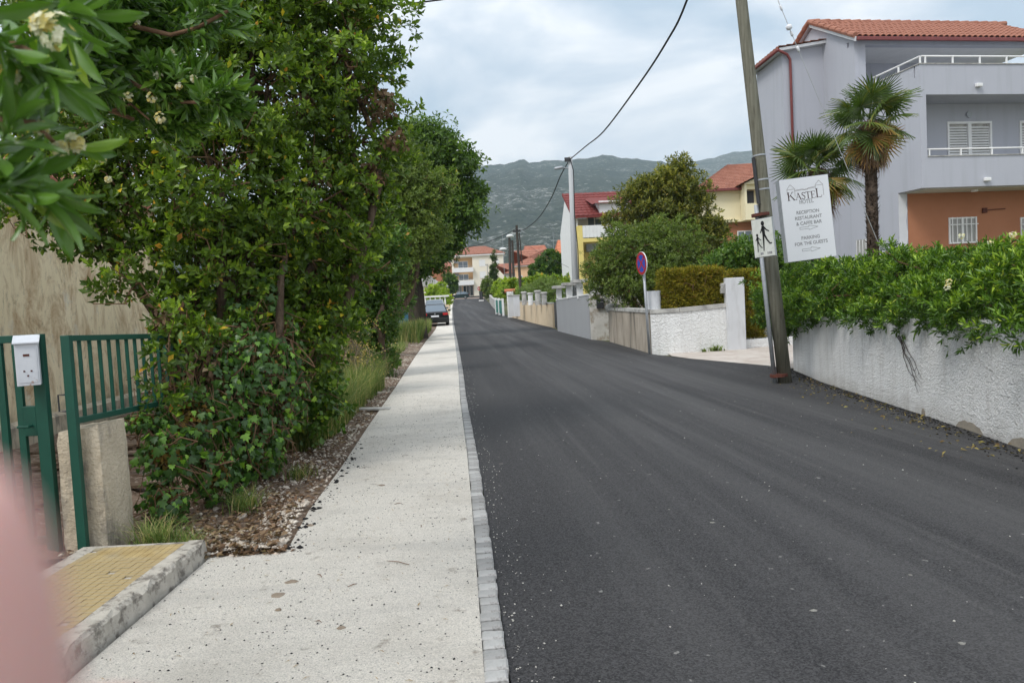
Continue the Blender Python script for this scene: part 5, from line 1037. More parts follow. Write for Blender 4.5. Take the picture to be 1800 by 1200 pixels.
for k in range(4):
    q = [wall_at(1577+2*k+37*(u/8)+gg.normal()*1.6, 590+(100-9*k)*u/8) for u in range(9)]
    b.tube(q, [.006*(1-.7*u/8) for u in range(9)], 4)
    for u in (2,4,6,7): b.tube([q[u], q[u]+Vector((-.01,gg.normal()*.05,-.02+gg.normal()*.02))], [.004,.002], 3)
o = b.build('hanging_vine', M_DARKWOOD); tag(o, 'dry bare vine stem hanging down the white stucco wall', 'vine')
litter('wall_flecks', wl, 1, lambda g, Y: 4.5, lambda g: 5, .01, L_DRY, 1, lambda x, Y: .0) if False else None

# ------------------------------------------------------------------ hedge on the right wall
hb = []
for i in range(24):
    Y = 4.2 + .45*i; x = wallface(min(Y, 14.35)); far_ = max(0, (Y-11.5)/3); 
    hb.append(((x+.55-.30*far_, Y, 1.43-.10*far_ + .05*g.normal()), (.60, .46, .44+.03*g.normal())))
    hb.append(((x+.30-.30*far_, Y+.2, 1.22-.18*far_ + .04*g.normal()), (.50, .40, .28+.10*far_)))
hb += [((4.95,14.4,1.30),(.45,.5,.5)), ((5.3,14.7,1.5),(.6,.5,.45)), ((6.1,14.6,1.5),(.8,.6,.5)), ((6.2,9.5,1.5),(.8,3.5,.36)), ((5.5,11.5,1.55),(.6,1.5,.45)), ((7.3,12.5,1.5),(.9,3,.45))]
LH = (5.3, 9.5, 0)
th, P, O = plant('pittosporum_hedge', 'thick glossy green pittosporum hedge spilling over the long white wall', 'hedge', LH, hb, 13500, 11, .078, .019, T_LEAF, L_HEDGE, 101, None, single=300, shell=.32, lump=.24, up=.35, nt=160, stem=.9, tip=.33, zmin=.6, inside=.6, leafname='leaf', clump=2.3, cn=8, spread=.85)
for i in range(7): MB().tube(curve_pts((wallface(5+1.4*i)+.75, 5+1.4*i, -.05), (wallface(5+1.4*i)+.6, 5.1+1.4*i, 1.4), 4, .2, i), .04, 7).build('stem', M_BARK, th, world=True)
c_ = [pt(x,y,Y) for x,y,Y in ((1690,415,8.2),(1740,428,7.6),(1780,412,7.3),(1665,505,8.0),(1668,495,8.0))]
for c in c_:
    c = np.array(c); n = 26; of = norm(g.normal(size=(n,3)))*.026; pp = np.repeat(c+of, 5, 0); ax = np.repeat(norm(of + np.array([-.02,-.02,.02])), 5, 0)
    Bx = norm(np.cross(ax, np.array([.3,.2,.9]))); By = np.cross(ax, Bx); an = np.tile(np.arange(5)*1.257, n)
    mobj('flower_cluster', leaves('flower_cluster', pp - np.array(LH), norm(Bx*np.cos(an)[:,None]+By*np.sin(an)[:,None]+.3*ax), ax, .012, .008, T_SMALL, L_FLOW, np.repeat(.2+g.rand(n)*.7, 5)), th)

# ------------------------------------------------------------------ planting right of the road
plant('evergreen_tree', 'irregular evergreen tree with yellowish leaf tips in front of the yellow and orange houses', 'tree', (5.6,32,0), [bl(1185,320,31,36,1,.7), bl(1210,345,31,38,1,.7), bl(1150,335,31,38,1,.7), bl(1115,345,31,28,1,.6), bl(1130,375,31,38,1,.8), bl(1175,375,31,46,1,.8), bl(1215,385,31,38,1,.7), bl(1250,400,31,28,1,.6), bl(1155,415,31,50), bl(1205,425,31,44), bl(1195,298,31,16,1,1.2), bl(1245,430,31,26), bl(1090,385,31,20)],
      5200, 8, .145, .055, T_LEAF, L_LOQ, 111, (5.8,32,0), .16, nt=140, shell=.55, lump=.45, tip=.62, up=.4, twr=.012, stem=1.0, tb=.06)
plant('green_bush', 'large fresh green bush leaning over the old stained wall', 'bush', (5.0,25,0), [bl(1080,470,25,48,1,1.1), bl(1060,500,25.5,32,1,1), bl(1120,440,25,50), bl(1150,490,24.5,55,1,1.1), bl(1105,510,24.5,40,1,.9), bl(1190,450,25,50), bl(1225,470,25,36), bl(1160,420,25.5,42), bl(1070,440,25.5,24), bl(1085,415,26,22), bl(1210,415,26,30), bl(1040,475,26,16,1,.8)],
      8200, 6, .085, .034, T_LEAF, L_BUSH, 112, (5.0,25,0), .10, nt=260, shell=.62, lump=.42, tip=.36, up=.35)
plant('dark_garden_shrub', 'dark glossy shrub behind the clipped brown-green hedge and the pedestrian sign', 'shrub', (7.6,23.5,0), [bl(1275,465,23,32,1,.8), bl(1315,460,23,34,1,.9), bl(1350,465,23,30), bl(1385,470,23,34), bl(1300,440,23.5,20), bl(1350,435,23.5,22), bl(1330,500,23.5,34), bl(1400,510,23.5,40), bl(1370,540,23.5,36)], 4200, 6, .10, .05, T_LEAF, L_LAUREL, 113, nt=40, tip=.45, tb=.03)
def box_pts(bs, n, seed):
    r = np.random.RandomState(seed); P = []; O = []; A = []
    for (x0,x1,y0,y1,z0,z1) in bs: A.append((x1-x0)*(z1-z0)*1.3+(y1-y0)*(z1-z0)+(x1-x0)*(y1-y0))
    A = np.array(A)/sum(A); k = r.choice(len(bs), n, p=A)
    for i in range(n):
        x0,x1,y0,y1,z0,z1 = bs[k[i]]; u, v = r.rand(2); f_ = r.choice(4, p=[.42,.14,.14,.30])
        p, o = [((x0+(x1-x0)*u, y0, z0+(z1-z0)*v),(0,-1,0)), ((x0, y0+(y1-y0)*u, z0+(z1-z0)*v),(-1,0,0)), ((x1, y0+(y1-y0)*u, z0+(z1-z0)*v),(1,0,0)), ((x0+(x1-x0)*u, y0+(y1-y0)*v, z1),(0,0,1))][f_]
        dd = r.rand()**1.5*.18 + .05*math.sin(p[0]*9+p[2]*7)*math.sin(p[1]*8+p[2]*11+p[0]*3); P.append(np.array(p)-np.array(o)*dd); O.append(o)
    return np.array(P), np.array(O, float)
def thuja(label, loc, bs, n, seed):
    t = thing('clipped_hedge', label, 'hedge', loc); P, O = box_pts(bs, n, seed); r = np.random.RandomState(seed)
    a = sprays(P, O, 7, .085, .016, .8, .35, seed+1, 0, 1.2, .3, .1); foliage(t, 'foliage', (*a[:5], (a[5]*1.1 + .35*(r.rand(len(a[5])) > .8)).clip(0,.99)), T_SMALL, L_THUJA, loc)
    twigs(t, P, np.array([[(b[0]+b[1])/2,(b[2]+b[3])/2,b[4]+.2] for b in bs]), M_TWIG, 150, .006, seed)
    b = MB()
    for q in bs: b.box(q[0]+.2,q[1]-.2,q[2]+.2,q[3]-.2,q[4],q[5]-.22)
    b.build('inner_branches', M_TWIG, t, world=True); return t
thuja('clipped yellow-green and brown thuja hedge behind the white corner wall', (4.8,20.5,1.0), [(4.05,5.62,20.15,20.95,1.1,2.12)], 5200, 121)
thuja('taller browning thuja hedge right of the pale square pillar', (6.9,21.6,0), [(6.0,7.35,21.3,22.1,.75,2.02),(6.15,7.0,21.25,21.9,.2,.9)], 5200, 122)

# palms
def frond_mesh(seed, mat_t):
    r = np.random.RandomState(seed); V = []; F = []; T = []; n = 30; Rr = .62
    def q4(a, b, c, d, t): k = len(V); V.extend([a,b,c,d]); F.append((k,k+1,k+2,k+3)); T.extend([t]*4)
    p0 = np.zeros(3)
    for s_ in range(4):
        u0, u1 = s_/4, (s_+1)/4; za, zb_ = -.10*u0**2, -.10*u1**2
        q4((u0*.6,-.014,za),(u1*.6,-.012,zb_),(u1*.6,.012,zb_),(u0*.6,.014,za), mat_t*.7)
    hub = np.array([.6,0,-.10])
    for i in range(n):
        a = (i/(n-1)-.5)*rad(290); L = Rr*(1-.22*abs(a/rad(145))**2)*(.92+.14*r.rand()); d = np.array([math.cos(a), math.sin(a), 0]); s_ = np.array([-math.sin(a), math.cos(a), 0])
        dr = .03+.16*r.rand(); tt = min(.99, max(0, mat_t + .12*r.normal())); w0, w1, w2 = .006, .021, .013; z1, z2, z3 = -.03, -.10-.1*dr, -.10-dr*.75
        A = hub; B_ = hub + d*L*.45 + np.array([0,0,z1]); C_ = hub + d*L*.78 + np.array([0,0,z2]); D_ = hub + d*L*.96 + np.array([0,0,z3])
        for (p, q, wa, wb) in ((A,B_,w0,w1),(B_,C_,w1,w2),(C_,D_,w2,.002)):
            up_ = np.array([0,0,.012]); q4(tuple(p-s_*wa), tuple(q-s_*wb), tuple(q+up_), tuple(p+up_), tt); q4(tuple(p+up_), tuple(q+up_), tuple(q+s_*wb), tuple(p+s_*wa), tt)
    return fast_mesh('frond', V, F, L_PALM, T)
fr_green = [frond_mesh(i, [.25,.4,.5,.58][i]) for i in range(4)]; fr_old = [frond_mesh(9+i, .78+.09*i) for i in range(2)]; fr_dead = [frond_mesh(19, .98)]
def palm(label, loc, H, lean, seed, sc=1.0, nf=40, rt=.15):
    r = np.random.RandomState(seed); t = thing('palm_tree', label, 'palm tree', loc)
    n = 20; pts_ = [Vector((lean[0]*u**1.4, lean[1]*u, H*u)) for u in [i/n for i in range(n+1)]]
    b = MB(); b.tube(pts_, [rt*(.95+.12*r.rand())*(1+.35*max(0,(i/n-.78))*2) for i in range(n+1)], 12)
    for i in range(900):
        u = r.rand(); a = r.rand()*6.28; c = Vector((lean[0]*u**1.4, lean[1]*u, H*u)); o = Vector((math.cos(a), math.sin(a), 0)); s_ = Vector((-math.sin(a), math.cos(a), 0)); rr = rt*(1.0+.25*max(0,u-.78)*2)
        p = c + o*rr*.93; b.add([tuple(p-s_*.03), tuple(p+s_*.03), tuple(p+o*(.04+.05*r.rand())+Vector((0,0,.05+.06*r.rand()))+s_*.02*r.normal())], [(0,1,2)])
    b.build('trunk', M_PALMBARK, t, fix=False)
    top = pts_[-1]
    # brown fibre skirt under the crown
    m = 1700; a = r.rand(m)*6.28; u = r.rand(m); Pk = np.stack([top.x + np.cos(a)*rt*1.15, top.y + np.sin(a)*rt*1.15, top.z + .05 - .95*u*sc], 1); D = norm(np.stack([np.cos(a)*.45, np.sin(a)*.45, -np.ones(m)], 1) + r.normal(size=(m,3))*.2)
    o = mobj('dead_skirt', leaves('dead_skirt', Pk, D, np.stack([np.cos(a), np.sin(a), 0*a], 1), .42*(.5+r.rand(m))*sc, .02, T_BLADE, L_DRY, r.rand(m)*.75), t); o['kind'] = 'stuff'
    for i in range(nf):
        u = i/(nf-1); el = rad(80 - 152*u**.95 + r.normal()*7); az = i*2.39996 + r.normal()*.2
        me = fr_green[r.randint(4)] if u < .74 else (fr_old[r.randint(2)] if u < .90 else fr_dead[0])
        if .5 < u < .74 and r.rand() < .2: me = fr_old[0]
        o = bpy.data.objects.new('frond', me); COL.objects.link(o); o.parent = t; o.location = top + Vector((0,0,.12*(1-u)))
        o.rotation_euler = Euler((r.normal()*.55, -el, az), 'XYZ'); s_ = sc*(.85+.25*r.rand())*(1 if u > .12 else .8); o.scale = (s_,)*3
    return t
c = pt(1527,212,17.5); palm('taller fan palm with shaggy dark trunk and brown skirt in front of the grey house', (c.x+.02, 17.5, 0), c.z-.05, (.0,.0), 3, .92, 40, .125)
c = pt(1437,300,19.5); palm('shorter fan palm behind the hotel sign, left of the taller palm', (c.x, 19.5, 0), c.z, (0,0), 4, 1.0, 38, .15)

# ------------------------------------------------------------------ houses on the right
def house_local(t): 
    Mi = t.matrix_basis.inverted()
    def hl(px, py, yl):
        o = Mi @ Vector((0,0,EYE)); d = (Mi.to_3x3() @ ray(px, py)); return o + d*((yl-o.y)/d.y)
    return hl
# yellow house
Y0 = 58; a = pt(1014,475,Y0); t = thing('yellow_house', 'white and yellow house with dark red roof and white balcony behind the concrete pole', 'house', (a.x, Y0, gz(Y0)), rad(4)); hl = house_local(t)
ze = hl(1040,380,0).z; xe = 4.6; zf = hl(1040,410,0).z
b = MB(); b.prismx([(0,0),(8,0),(8,ze-.6),(4.2,ze+2.1),(-.001,ze)], 0, .25); b.box(.25,xe,7.7,8,0,ze); b.box(xe-.25,xe,.0,7.7,0,ze); b.box(.25,xe-.25,1.6,1.8,0,ze); b.build('wall', M_WHITE, t)
MB().box(.26,xe-.26,1.56,1.6,0,zf-.3).build('yellow_wall', M_YELLOW, t); MB().box(.1,.42,-.9,0,0,hl(1030,396,-.9).z).build('yellow_column', M_YELLOW, t)
MB().box(.42,xe,-.9,0,hl(1060,424,-.9).z,hl(1060,420,-.9).z+.1).build('balcony_slab', M_YELLOW, t); z1 = hl(1060,419,-.9).z
MB().box(.42,xe,-.88,-.82,z1+.12,z1+1.0).build('balcony_panel', M_WHITE, t)
for i in range(14): MB().box(.6+.28*i,.63+.28*i,-.91,-.881,z1+.12,z1+1.0).build('baluster', M_WHITE, t)
MB().add([(-.25,-.5,ze-.15),(xe+.3,-.5,ze-.15),(xe+.3,4.2,ze+2.15),(-.25,4.2,ze+2.15),(-.25,-.5,ze),(xe+.3,-.5,ze),(xe+.3,4.2,ze+2.3),(-.25,4.2,ze+2.3)],[(0,3,2,1),(4,5,6,7),(0,1,5,4),(1,2,6,5),(2,3,7,6),(3,0,4,7)]).build('roof', M_TILERED, t)
rr_ = [c for c in t.children if c.name.startswith('roof')][0]; b = MB(); tiled_slope(b, (-.25,-.5,ze), (xe+.3,-.5,ze), (-.25,4.2,ze+2.3), (xe+.3,4.2,ze+2.3), .35, 9); b.build('tiles', M_TILERED, rr_, fix=False)['kind'] = 'stuff'
b = MB(); b.prism([(1.9,ze-.1),(4.2,ze-.1),(4.2,ze+1.1),(1.9,ze+1.1)], -.15, 2.5); dm = b.build('dormer', M_WHITE, t); MB().add([(1.6,-.5,ze+.9),(4.6,-.5,ze+.9),(4.6,3.8,ze+1.95),(1.6,3.8,ze+1.95),(1.3,-.5,ze+.82),(1.3,3.8,ze+1.87)], [(0,1,2,3),(4,0,3,5)]).build('dormer_roof', M_TILERED, dm)
window(t,2.4,3.7,ze-.95,ze-.2,-.3,.1,gl=M_TEAL); window(t,1.2,2.4,z1+.1,z1+1.9,1.55,.08); window(t,1.6,2.6,.8,2.2,1.55,.08)
MB().box(1.0,1.9,1.1,1.5,zf-1.3,zf-.7).build('air_conditioner', M_GALV, t, bevel=.02); MB().tube([(-.04,-.05,ze),(-.04,-.05,0)], .05, 6).build('downpipe', M_DARKMET, t)
# orange and cream house
Y0 = 56; a = pt(1243,475,Y0); t = thing('orange_cream_house', 'two-storey house, cream above and orange below, with clay tile hip roof behind the evergreen tree', 'house', (a.x, Y0, gz(Y0)), rad(0)); hl = house_local(t)
ze = hl(1260,334,0).z; zs = hl(1300,385,0).z; xg = hl(1300,340,0).x; xe = xg + 5.4; zr = hl(1280,290,4).z
MB().box(0,xe,0,8,zs,ze).build('upper_wall', M_CREAM, t); MB().box(.05,xe-.05,.25,7.95,0,zs-.2).build('lower_wall', M_TERRA, t); MB().box(-.05,xe+.05,-.15,8,zs-.2,zs-.002).build('floor_band', M_CREAM, t)
r_ = hip_roof(t, 0, xe, 0, 8, ze, zr-ze, M_TILE, .45, rx=3.4, pitch=.24, rows=16)
MB().box(-.48,xg+.2,-.58,-.46,ze-.14,ze+.02).build('gutter', M_REDMET, t)
# gabled bay with balcony
bx0, bx1 = xg, xg+4.0; gp = hl(1338,298,-1.2)
b = MB(); b.prism([(bx0,ze+.15),(bx1,ze+.15),(bx1,ze+.2),((bx0+bx1)/2,gp.z-.1),(bx0,ze+.2)], -1.2, 3); b.build('gable', M_CREAM, t)
MB().box(bx0,bx1,-1.25,-.16,zs-.2,zs+.95).build('balcony', M_CREAM, t); MB().box(bx0,bx0+.15,-1.2,-.001,zs+.95,ze+.15).build('balcony_pier', M_CREAM, t)
MB().box(bx0+.15,bx1,-.9,-.85,ze-.2,ze+.14).build('lintel', M_CREAM, t)
window(t,bx0+.2,bx0+1.0,zs+.4,ze-.2,-.02,.05,M_DARKMET,M_DARKMET,mull=0,name='shutter'); window(t,bx0+1.4,bx0+2.6,zs+.3,ze-.2,-.02,.08,gl=M_GLASS)
b = MB(); tiled_slope(b, (bx0-.4,-1.6,ze+.1), (bx0-.4,3,ze+.1), ((bx0+bx1)/2,-1.6,gp.z+.05), ((bx0+bx1)/2,3,gp.z+.05), .24, 8); tiled_slope(b, (bx1+.4,-1.6,ze+.1), (bx1+.4,3,ze+.1), ((bx0+bx1)/2,-1.6,gp.z+.05), ((bx0+bx1)/2,3,gp.z+.05), .24, 8)
b.build('gable_tiles', M_TILE, r_, fix=False)['kind'] = 'stuff'
window(t,hl(1296,415,.25).x,hl(1322,415,.25).x,hl(1300,430,.25).z,hl(1300,406,.25).z,.24,.07); window(t,.8,1.9,.6,2.0,.24,.07); window(t,hl(1345,415,.25).x,hl(1365,415,.25).x,hl(1350,430,.25).z,hl(1350,406,.25).z,.24,.07)

# ------------------------------------------------------------------ grey house at the right edge
t = thing('grey_house', 'large grey house with balconies, clay tile roof and terracotta ground floor', 'house', (12.79, 23.7, 0), rad(10)); hl = house_local(t)
LX = 8.0
z1 = hl(1700,328,0).z; z2 = hl(1700,274,0).z; z3 = hl(1700,166,0).z; z4 = hl(1700,113,0).z; zc = hl(1700,79,3.1).z; zE = hl(1700,67,2.9).z
yc, yl = 3.15, 1.25; yr = 5.6; zR = hl(1700,44,yr).z
# west wall (solid side), then facade pieces
b = MB(); b.box(0,.25,1.1,yr,-.2,z1-.001) if False else None
wx = .25; win_w = (2.55, 3.2, hl(1540,415,0).z if False else 1.9, 3.1)
b.box(0,wx,1.101,2.5,-.2,z1-.001); b.box(0,wx,2.5,3.3,-.2,1.75); b.box(0,wx,2.5,3.3,3.05,z1-.001); b.box(0,wx,3.3,10,-.2,z1-.001)
b.box(0,wx,.2,10,z1,z4-.35); b.box(0,wx,.25,2.35,z4-.35,z4-.001); b.box(0,wx,yc+.4,10,z4-.35,zE)
b.add([(0,yc+.05,zE),(0,yr,zR-.15),(0,2*yr-yc,zE),(wx,yc+.05,zE),(wx,yr,zR-.15),(wx,2*yr-yc,zE)], [(0,1,2),(3,5,4),(0,3,4,1),(1,4,5,2),(0,2,5,3)])
b.build('side_wall', M_HOTELGREY, t)
b = MB(); b.box(0,.2,0,.2,z1,z4); b.box(.2,LX,0,.2,z1,z2); b.box(.2,LX,0,.2,z3,z4-.001); b.build('balcony_front', M_HOTELGREY, t)
MB().box(wx,LX,.2,1.25,z1+.002,z1+.2).build('balcony_floor', M_HOTELGREY, t)
MB().box(wx,LX,.2,yl,z1-.03,z1+.001).build('soffit', surf('soffit_paint', (.50,.49,.43), (.46,.45,.40), 1, bs=0), t)
hol = [(hl(1665,245,yl).x,hl(1743,245,yl).x,z1+.25,hl(1700,214,yl).z),(hl(1792,245,yl).x,hl(1792,245,yl).x+1.3,z1+.25,hl(1700,214,yl).z)]
b = MB(); wallgrid(b, wx, LX, z1+.2, z3+.35, yl, yl+.2, hol); b.build('loggia_wall', M_HOTELGREY, t)
MB().box(wx,LX,.2,yc+2.4,z3+.02,z3+.3).build('loggia_ceiling', M_HOTELGREY, t)
for h in hol:
    fr = MB(); x0,x1,za,zb_ = h; fr.box(x0,x0+.07,yl-.03,yl+.08,za,zb_); fr.box(x1-.07,x1,yl-.03,yl+.08,za,zb_); fr.box(x0+.07,x1-.07,yl-.03,yl+.08,zb_-.07,zb_); xm=(x0+x1)/2; fr.box(xm-.06,xm+.06,yl-.028,yl+.08,za,zb_-.07)
    w_ = fr.build('shutters', M_WHITE, t)
    for (u0,u1) in ((x0+.07,xm-.06),(xm+.06,x1-.07)):
        MB().box(u0,u1,yl+.06,yl+.10,za,zb_-.07).build('backing', M_CAP, w_)
        sl_ = None; nS = int((zb_-.07-za)/.085)
        for k in range(nS):
            if sl_ is None:
                b = MB(); b.add([(u0,yl-.012,0),(u1,yl-.012,0),(u1,yl+.035,.055),(u0,yl+.035,.055),(u0,yl-.012,-.012),(u1,yl-.012,-.012),(u1,yl+.035,.043),(u0,yl+.035,.043)],[(0,3,2,1)[::-1],(4,5,6,7)[::-1],(0,1,5,4),(1,2,6,5),(2,3,7,6),(3,0,4,7)]); sl_ = b.build('slat', M_WHITE, w_); o = sl_
            else: o = sl_.copy(); COL.objects.link(o)
            o.location.z = za + .02 + .085*k
# ground floor
hg = [(hl(1667,395,1.1).x,hl(1716,395,1.1).x,hl(1690,428,1.1).z,hl(1690,382,1.1).z),(hl(1793,395,1.1).x,hl(1793,395,1.1).x+1,hl(1690,428,1.1).z,hl(1800,382,1.1).z)]
b = MB(); wallgrid(b, .33, LX, -.2, z1-.031, 1.1, 1.35, hg); b.build('terracotta_wall', M_TERRA, t)
n = 26; b = MB(); r = np.random.RandomState(4); b.v = [(0,1.095,-.2),(0,1.095,z1-.032)] + [(.30+.05*r.normal()*(.6),1.095,z1-.032-(z1+.2)*i/n) for i in range(n+1)]; b.f = [tuple(range(len(b.v)))]; b.build('unpainted_strip', M_HOTELGREY if False else surf('primer_white', (.62,.63,.65), (.56,.57,.6), 3, bs=60), t, fix=False)
MB().box(.01,.32,1.1,1.35,-.2,z1-.033).build('corner_pier', M_HOTELGREY, t)
for h in hg:
    w_ = window(t, *h, 1.10, .05, M_WHITE, M_CURTAIN, 1, .04)
    for k in range(6): x = h[0]+.08+(h[1]-h[0]-.16)*k/5; MB().box(x-.012,x+.012,1.0,1.02,h[2],h[3]).build('bar', M_WHITE, w_)
    MB().box(h[0],h[1],1.0,1.02,h[3]-.25,h[3]-.22).build('bar', M_WHITE, w_)
w_ = MB().box(-.02,.05,2.52,3.28,1.75,3.05).build('window', M_CURTAIN, t)
for k in range(5): MB().box(-.06,-.04,2.55+.17*k,2.57+.17*k,1.77,3.03).build('bar', M_WHITE, w_)
# top floor: column, beam, back wall, roof
b = MB(); b.box(0,.42,yc,yc+.4,z3,zc); b.box(0,LX,yc,yc+.3,zc,zE); b.build('column_and_beam', M_HOTELGREY, t)
MB().box(wx,LX,yc+2.45,yc+2.65,z3+.3,zE).build('terrace_wall', M_HOTELGREY, t); MB().box(wx,LX,yc+.3,yc+2.5,zc+.12,zc+.2).build('terrace_ceiling', M_WHITE, t)
MB().box(wx,LX,10,10.2,-.2,zE).build('rear_wall', M_HOTELGREY, t)
x0r = -.12; ov = .3
sl_o = Vector((0, yc-ov, zE)); top_ = Vector((0, yr, zR)); bk = Vector((0, 2*yr-yc+ov, zE))
b = MB(); b.prismx([(sl_o.y,sl_o.z-.10),(top_.y,top_.z-.10),(bk.y,bk.z-.10),(bk.y,bk.z),(top_.y,top_.z),(sl_o.y,sl_o.z)], x0r, LX); rf = b.build('roof', M_HOTELGREY, t)
# clay tiles, one by one on the front slope
d = (top_-sl_o); Ls = d.length; d.normalize(); rows, pc = 8, .222; tl = Ls/rows; cols = 36
b = MB(); nseg = 6; vs = []; 
for yy, lift, rr in ((-.03, .030, .086), (tl+.03, .004, .078)):
    for k in range(nseg+1):
        a = math.pi*k/nseg; vs.append((-math.cos(a)*rr, yy, lift + math.sin(a)*.062))
    vs.append((.078+.062, yy, lift+.002))
m_ = nseg+2; fs = [(k, k+1, m_+k+1, m_+k) for k in range(m_-1)]; b.add(vs, fs); b.add([(v[0], v[1], v[2]) for v in vs[:m_]] + [(v[0], v[1], v[2]-.022) for v in vs[:m_]], [(k, m_+k, m_+k+1, k+1) for k in range(m_-1)])
tile0 = b.build('tile', M_TILE, rf, fix=False); ang = math.atan2(d.z, d.y); first = True
for j in range(rows):
    for i in range(cols):
        if first: o = tile0; first = False
        else: o = bpy.data.objects.new('tile', tile0.data); COL.objects.link(o); o.parent = rf
        o.location = Vector((x0r + .1 + pc*i, 0, 0)) + sl_o + d*(tl*j) + Vector((0, 0, .004 + rs.normal()*.002)); o.rotation_euler = (ang, 0, rs.normal()*.012)
for i in range(20):
    o = MB().tube([(x0r-.06+.42*i, yr, zR+.02),(x0r+.38+.42*i, yr, zR+.045)], [.10,.115], 8).build('ridge_tile', M_TILE, rf)
b = MB(); tiled_slope(b, (x0r,bk.y,bk.z), (LX,bk.y,bk.z), (x0r,yr,zR), (LX,yr,zR), .22, 8); b.build('rear_tiles', M_TILE, rf, fix=False)['kind'] = 'stuff'
for i in range(8): 
    for s_ in (0,1):
        A = sl_o if s_ == 0 else bk; p = A.lerp(top_, i/8); q = A.lerp(top_, (i+1.1)/8)
        MB().tube([(x0r-.03,p.y,p.z+.05),(x0r-.03,q.y,q.z+.03)], [.10,.085], 8).build('verge_tile', M_TILE, rf)
MB().box(x0r,LX,sl_o.y-.09,sl_o.y+.0,sl_o.z-.14,sl_o.z-.01).build('gutter', M_REDMET, t, bevel=.02)
b = MB(); b.add([(x0r-.035,sl_o.y,sl_o.z-.16),(x0r-.035,top_.y,top_.z-.16),(x0r-.035,top_.y,top_.z+.0),(x0r-.035,sl_o.y,sl_o.z-.0),(x0r-.002,sl_o.y,sl_o.z-.16),(x0r-.002,top_.y,top_.z-.16),(x0r-.002,top_.y,top_.z+.0),(x0r-.002,sl_o.y,sl_o.z-.0)],[(0,1,2,3),(4,7,6,5),(0,4,5,1),(3,2,6,7),(0,3,7,4)]); b.build('bargeboard', M_PILLAR, t)
# railings
def rail(name, z, y, x0, x1, posts, hh=.27):
    b = MB(); b.tube([(x0,y,z+hh),(x1,y,z+hh)], .025, 8); rl = b.build(name, M_WHITE, t, smooth=True)
    for x in posts: MB().box(x-.02,x+.02,y-.02,y+.02,z,z+hh-.02).build('baluster', M_WHITE, rl)
rail('railing', z4, .1, .15, LX, [.28+.95*i for i in range(8)]); rail('railing', z2, .1, .2, LX, [.35+1.1*i for i in range(7)], .24)
b = MB(); b.tube([(.12,.12,z4+.27),(.12,2.35,z4+.27)], .025, 8); rl = b.build('side_railing', M_WHITE, t)
for y in (.12,1.1,2.25): MB().box(.1,.14,y-.02,y+.02,z4,z4+.25).build('baluster', M_WHITE, rl)
MB().box(.201,LX,-.03,.23,z4,z4+.025).build('coping', M_CAP, t); MB().box(.2,LX,-.03,.23,z2,z2+.025).build('coping', M_CAP, t); MB().box(-.03,.2,-.03,2.35,z4+.001,z4+.026).build('coping', M_CAP, t)
for (px, py) in ((1718,151),(1733,316)):
    a = hl(px, py, 0); MB().box(a.x-.10,a.x+.10,-.12,-.005,a.z-.05,a.z+.06).build('wall_lamp', M_WHITE, t, bevel=.02)
a = hl(1702,202,yl); MB().tube([(a.x,yl-.06,a.z),(a.x,yl-.005,a.z)], .10, 14).build('wall_lamp', M_GALV, t)
a = hl(1713,335,.6); MB().tube([(a.x,.6,z1-.09),(a.x,.6,z1-.031)], .10, 14).build('ceiling_lamp', M_WHITE, t)
b = MB(); a = hl(1730,370,1.1); b.box(a.x-.09,a.x+.07,1.04,1.095,a.z-.08,a.z+.08); b.tube([(a.x,1.05,a.z),(a.x+.75,1.05,a.z+.03)], .014, 5); b.build('awning_bracket', M_RUST, t)
# annex on the west side
ax0 = -1.62; ay0 = 5.0; ay1 = 6.9; zA1 = hl(1466,80,ay0).z; zA0 = hl(1398,92,ay0).z; zAb = zA0 - .22
MB().add([(ax0,ay0,-.2),(-.001,ay0,-.2),(-.001,ay1,-.2),(ax0,ay1,-.2),(ax0,ay0,zA0),(-.001,ay0,zA1),(-.001,ay1,zA1-.15),(ax0,ay1,zAb)],[(0,3,2,1),(4,5,6,7),(0,1,5,4),(1,2,6,5),(2,3,7,6),(3,0,4,7)]).build('annex_wall', M_HOTELGREY, t)
o_ = .22; MB().add([(ax0-o_,ay0-o_,zA0-.02),(0,ay0-o_,zA1+.02),(0,ay1+.3,zA1-.12),(ax0-o_,ay1+.3,zAb-.02),(ax0-o_,ay0-o_,zA0+.08),(0,ay0-o_,zA1+.12),(0,ay1+.3,zA1-.02),(ax0-o_,ay1+.3,zAb+.08)],[(0,3,2,1),(4,5,6,7),(0,1,5,4),(1,2,6,5),(2,3,7,6),(3,0,4,7)]).build('annex_eave', M_PILLAR, t)
b = MB(); tiled_slope(b, (ax0-o_-.05,ay1+.3,zAb+.09), (ax0-o_-.05,ay0-o_-.05,zA0+.09), (0,ay1+.3,zA1-.01), (0,ay0-o_-.05,zA1+.13), .2, 6); ar = b.build('annex_tiles', M_TILE, t, fix=False); ar['kind'] = 'stuff'
b = MB(); b.tube([(ax0-o_-.05,ay0-o_,zA0+.02),(ax0-o_-.05,ay1+.3,zAb+.02)], .055, 8); b.tube([(ax0-o_-.02,ay0-.2,zA0),(ax0+.12,ay0-.12,zA0-.12),(ax0+.25,ay0-.1,zA0-.3),(ax0+.27,ay0-.07,zA0-.6),(ax0+.27,ay0-.07,0)], .05, 8); b.build('downpipe', M_REDMET, t, smooth=True)
a = hl(1456,115,ay0); MB().tube([(a.x,ay0-.05,a.z),(a.x,ay0-.002,a.z)], .07, 10).build('vent', M_CAP, t)

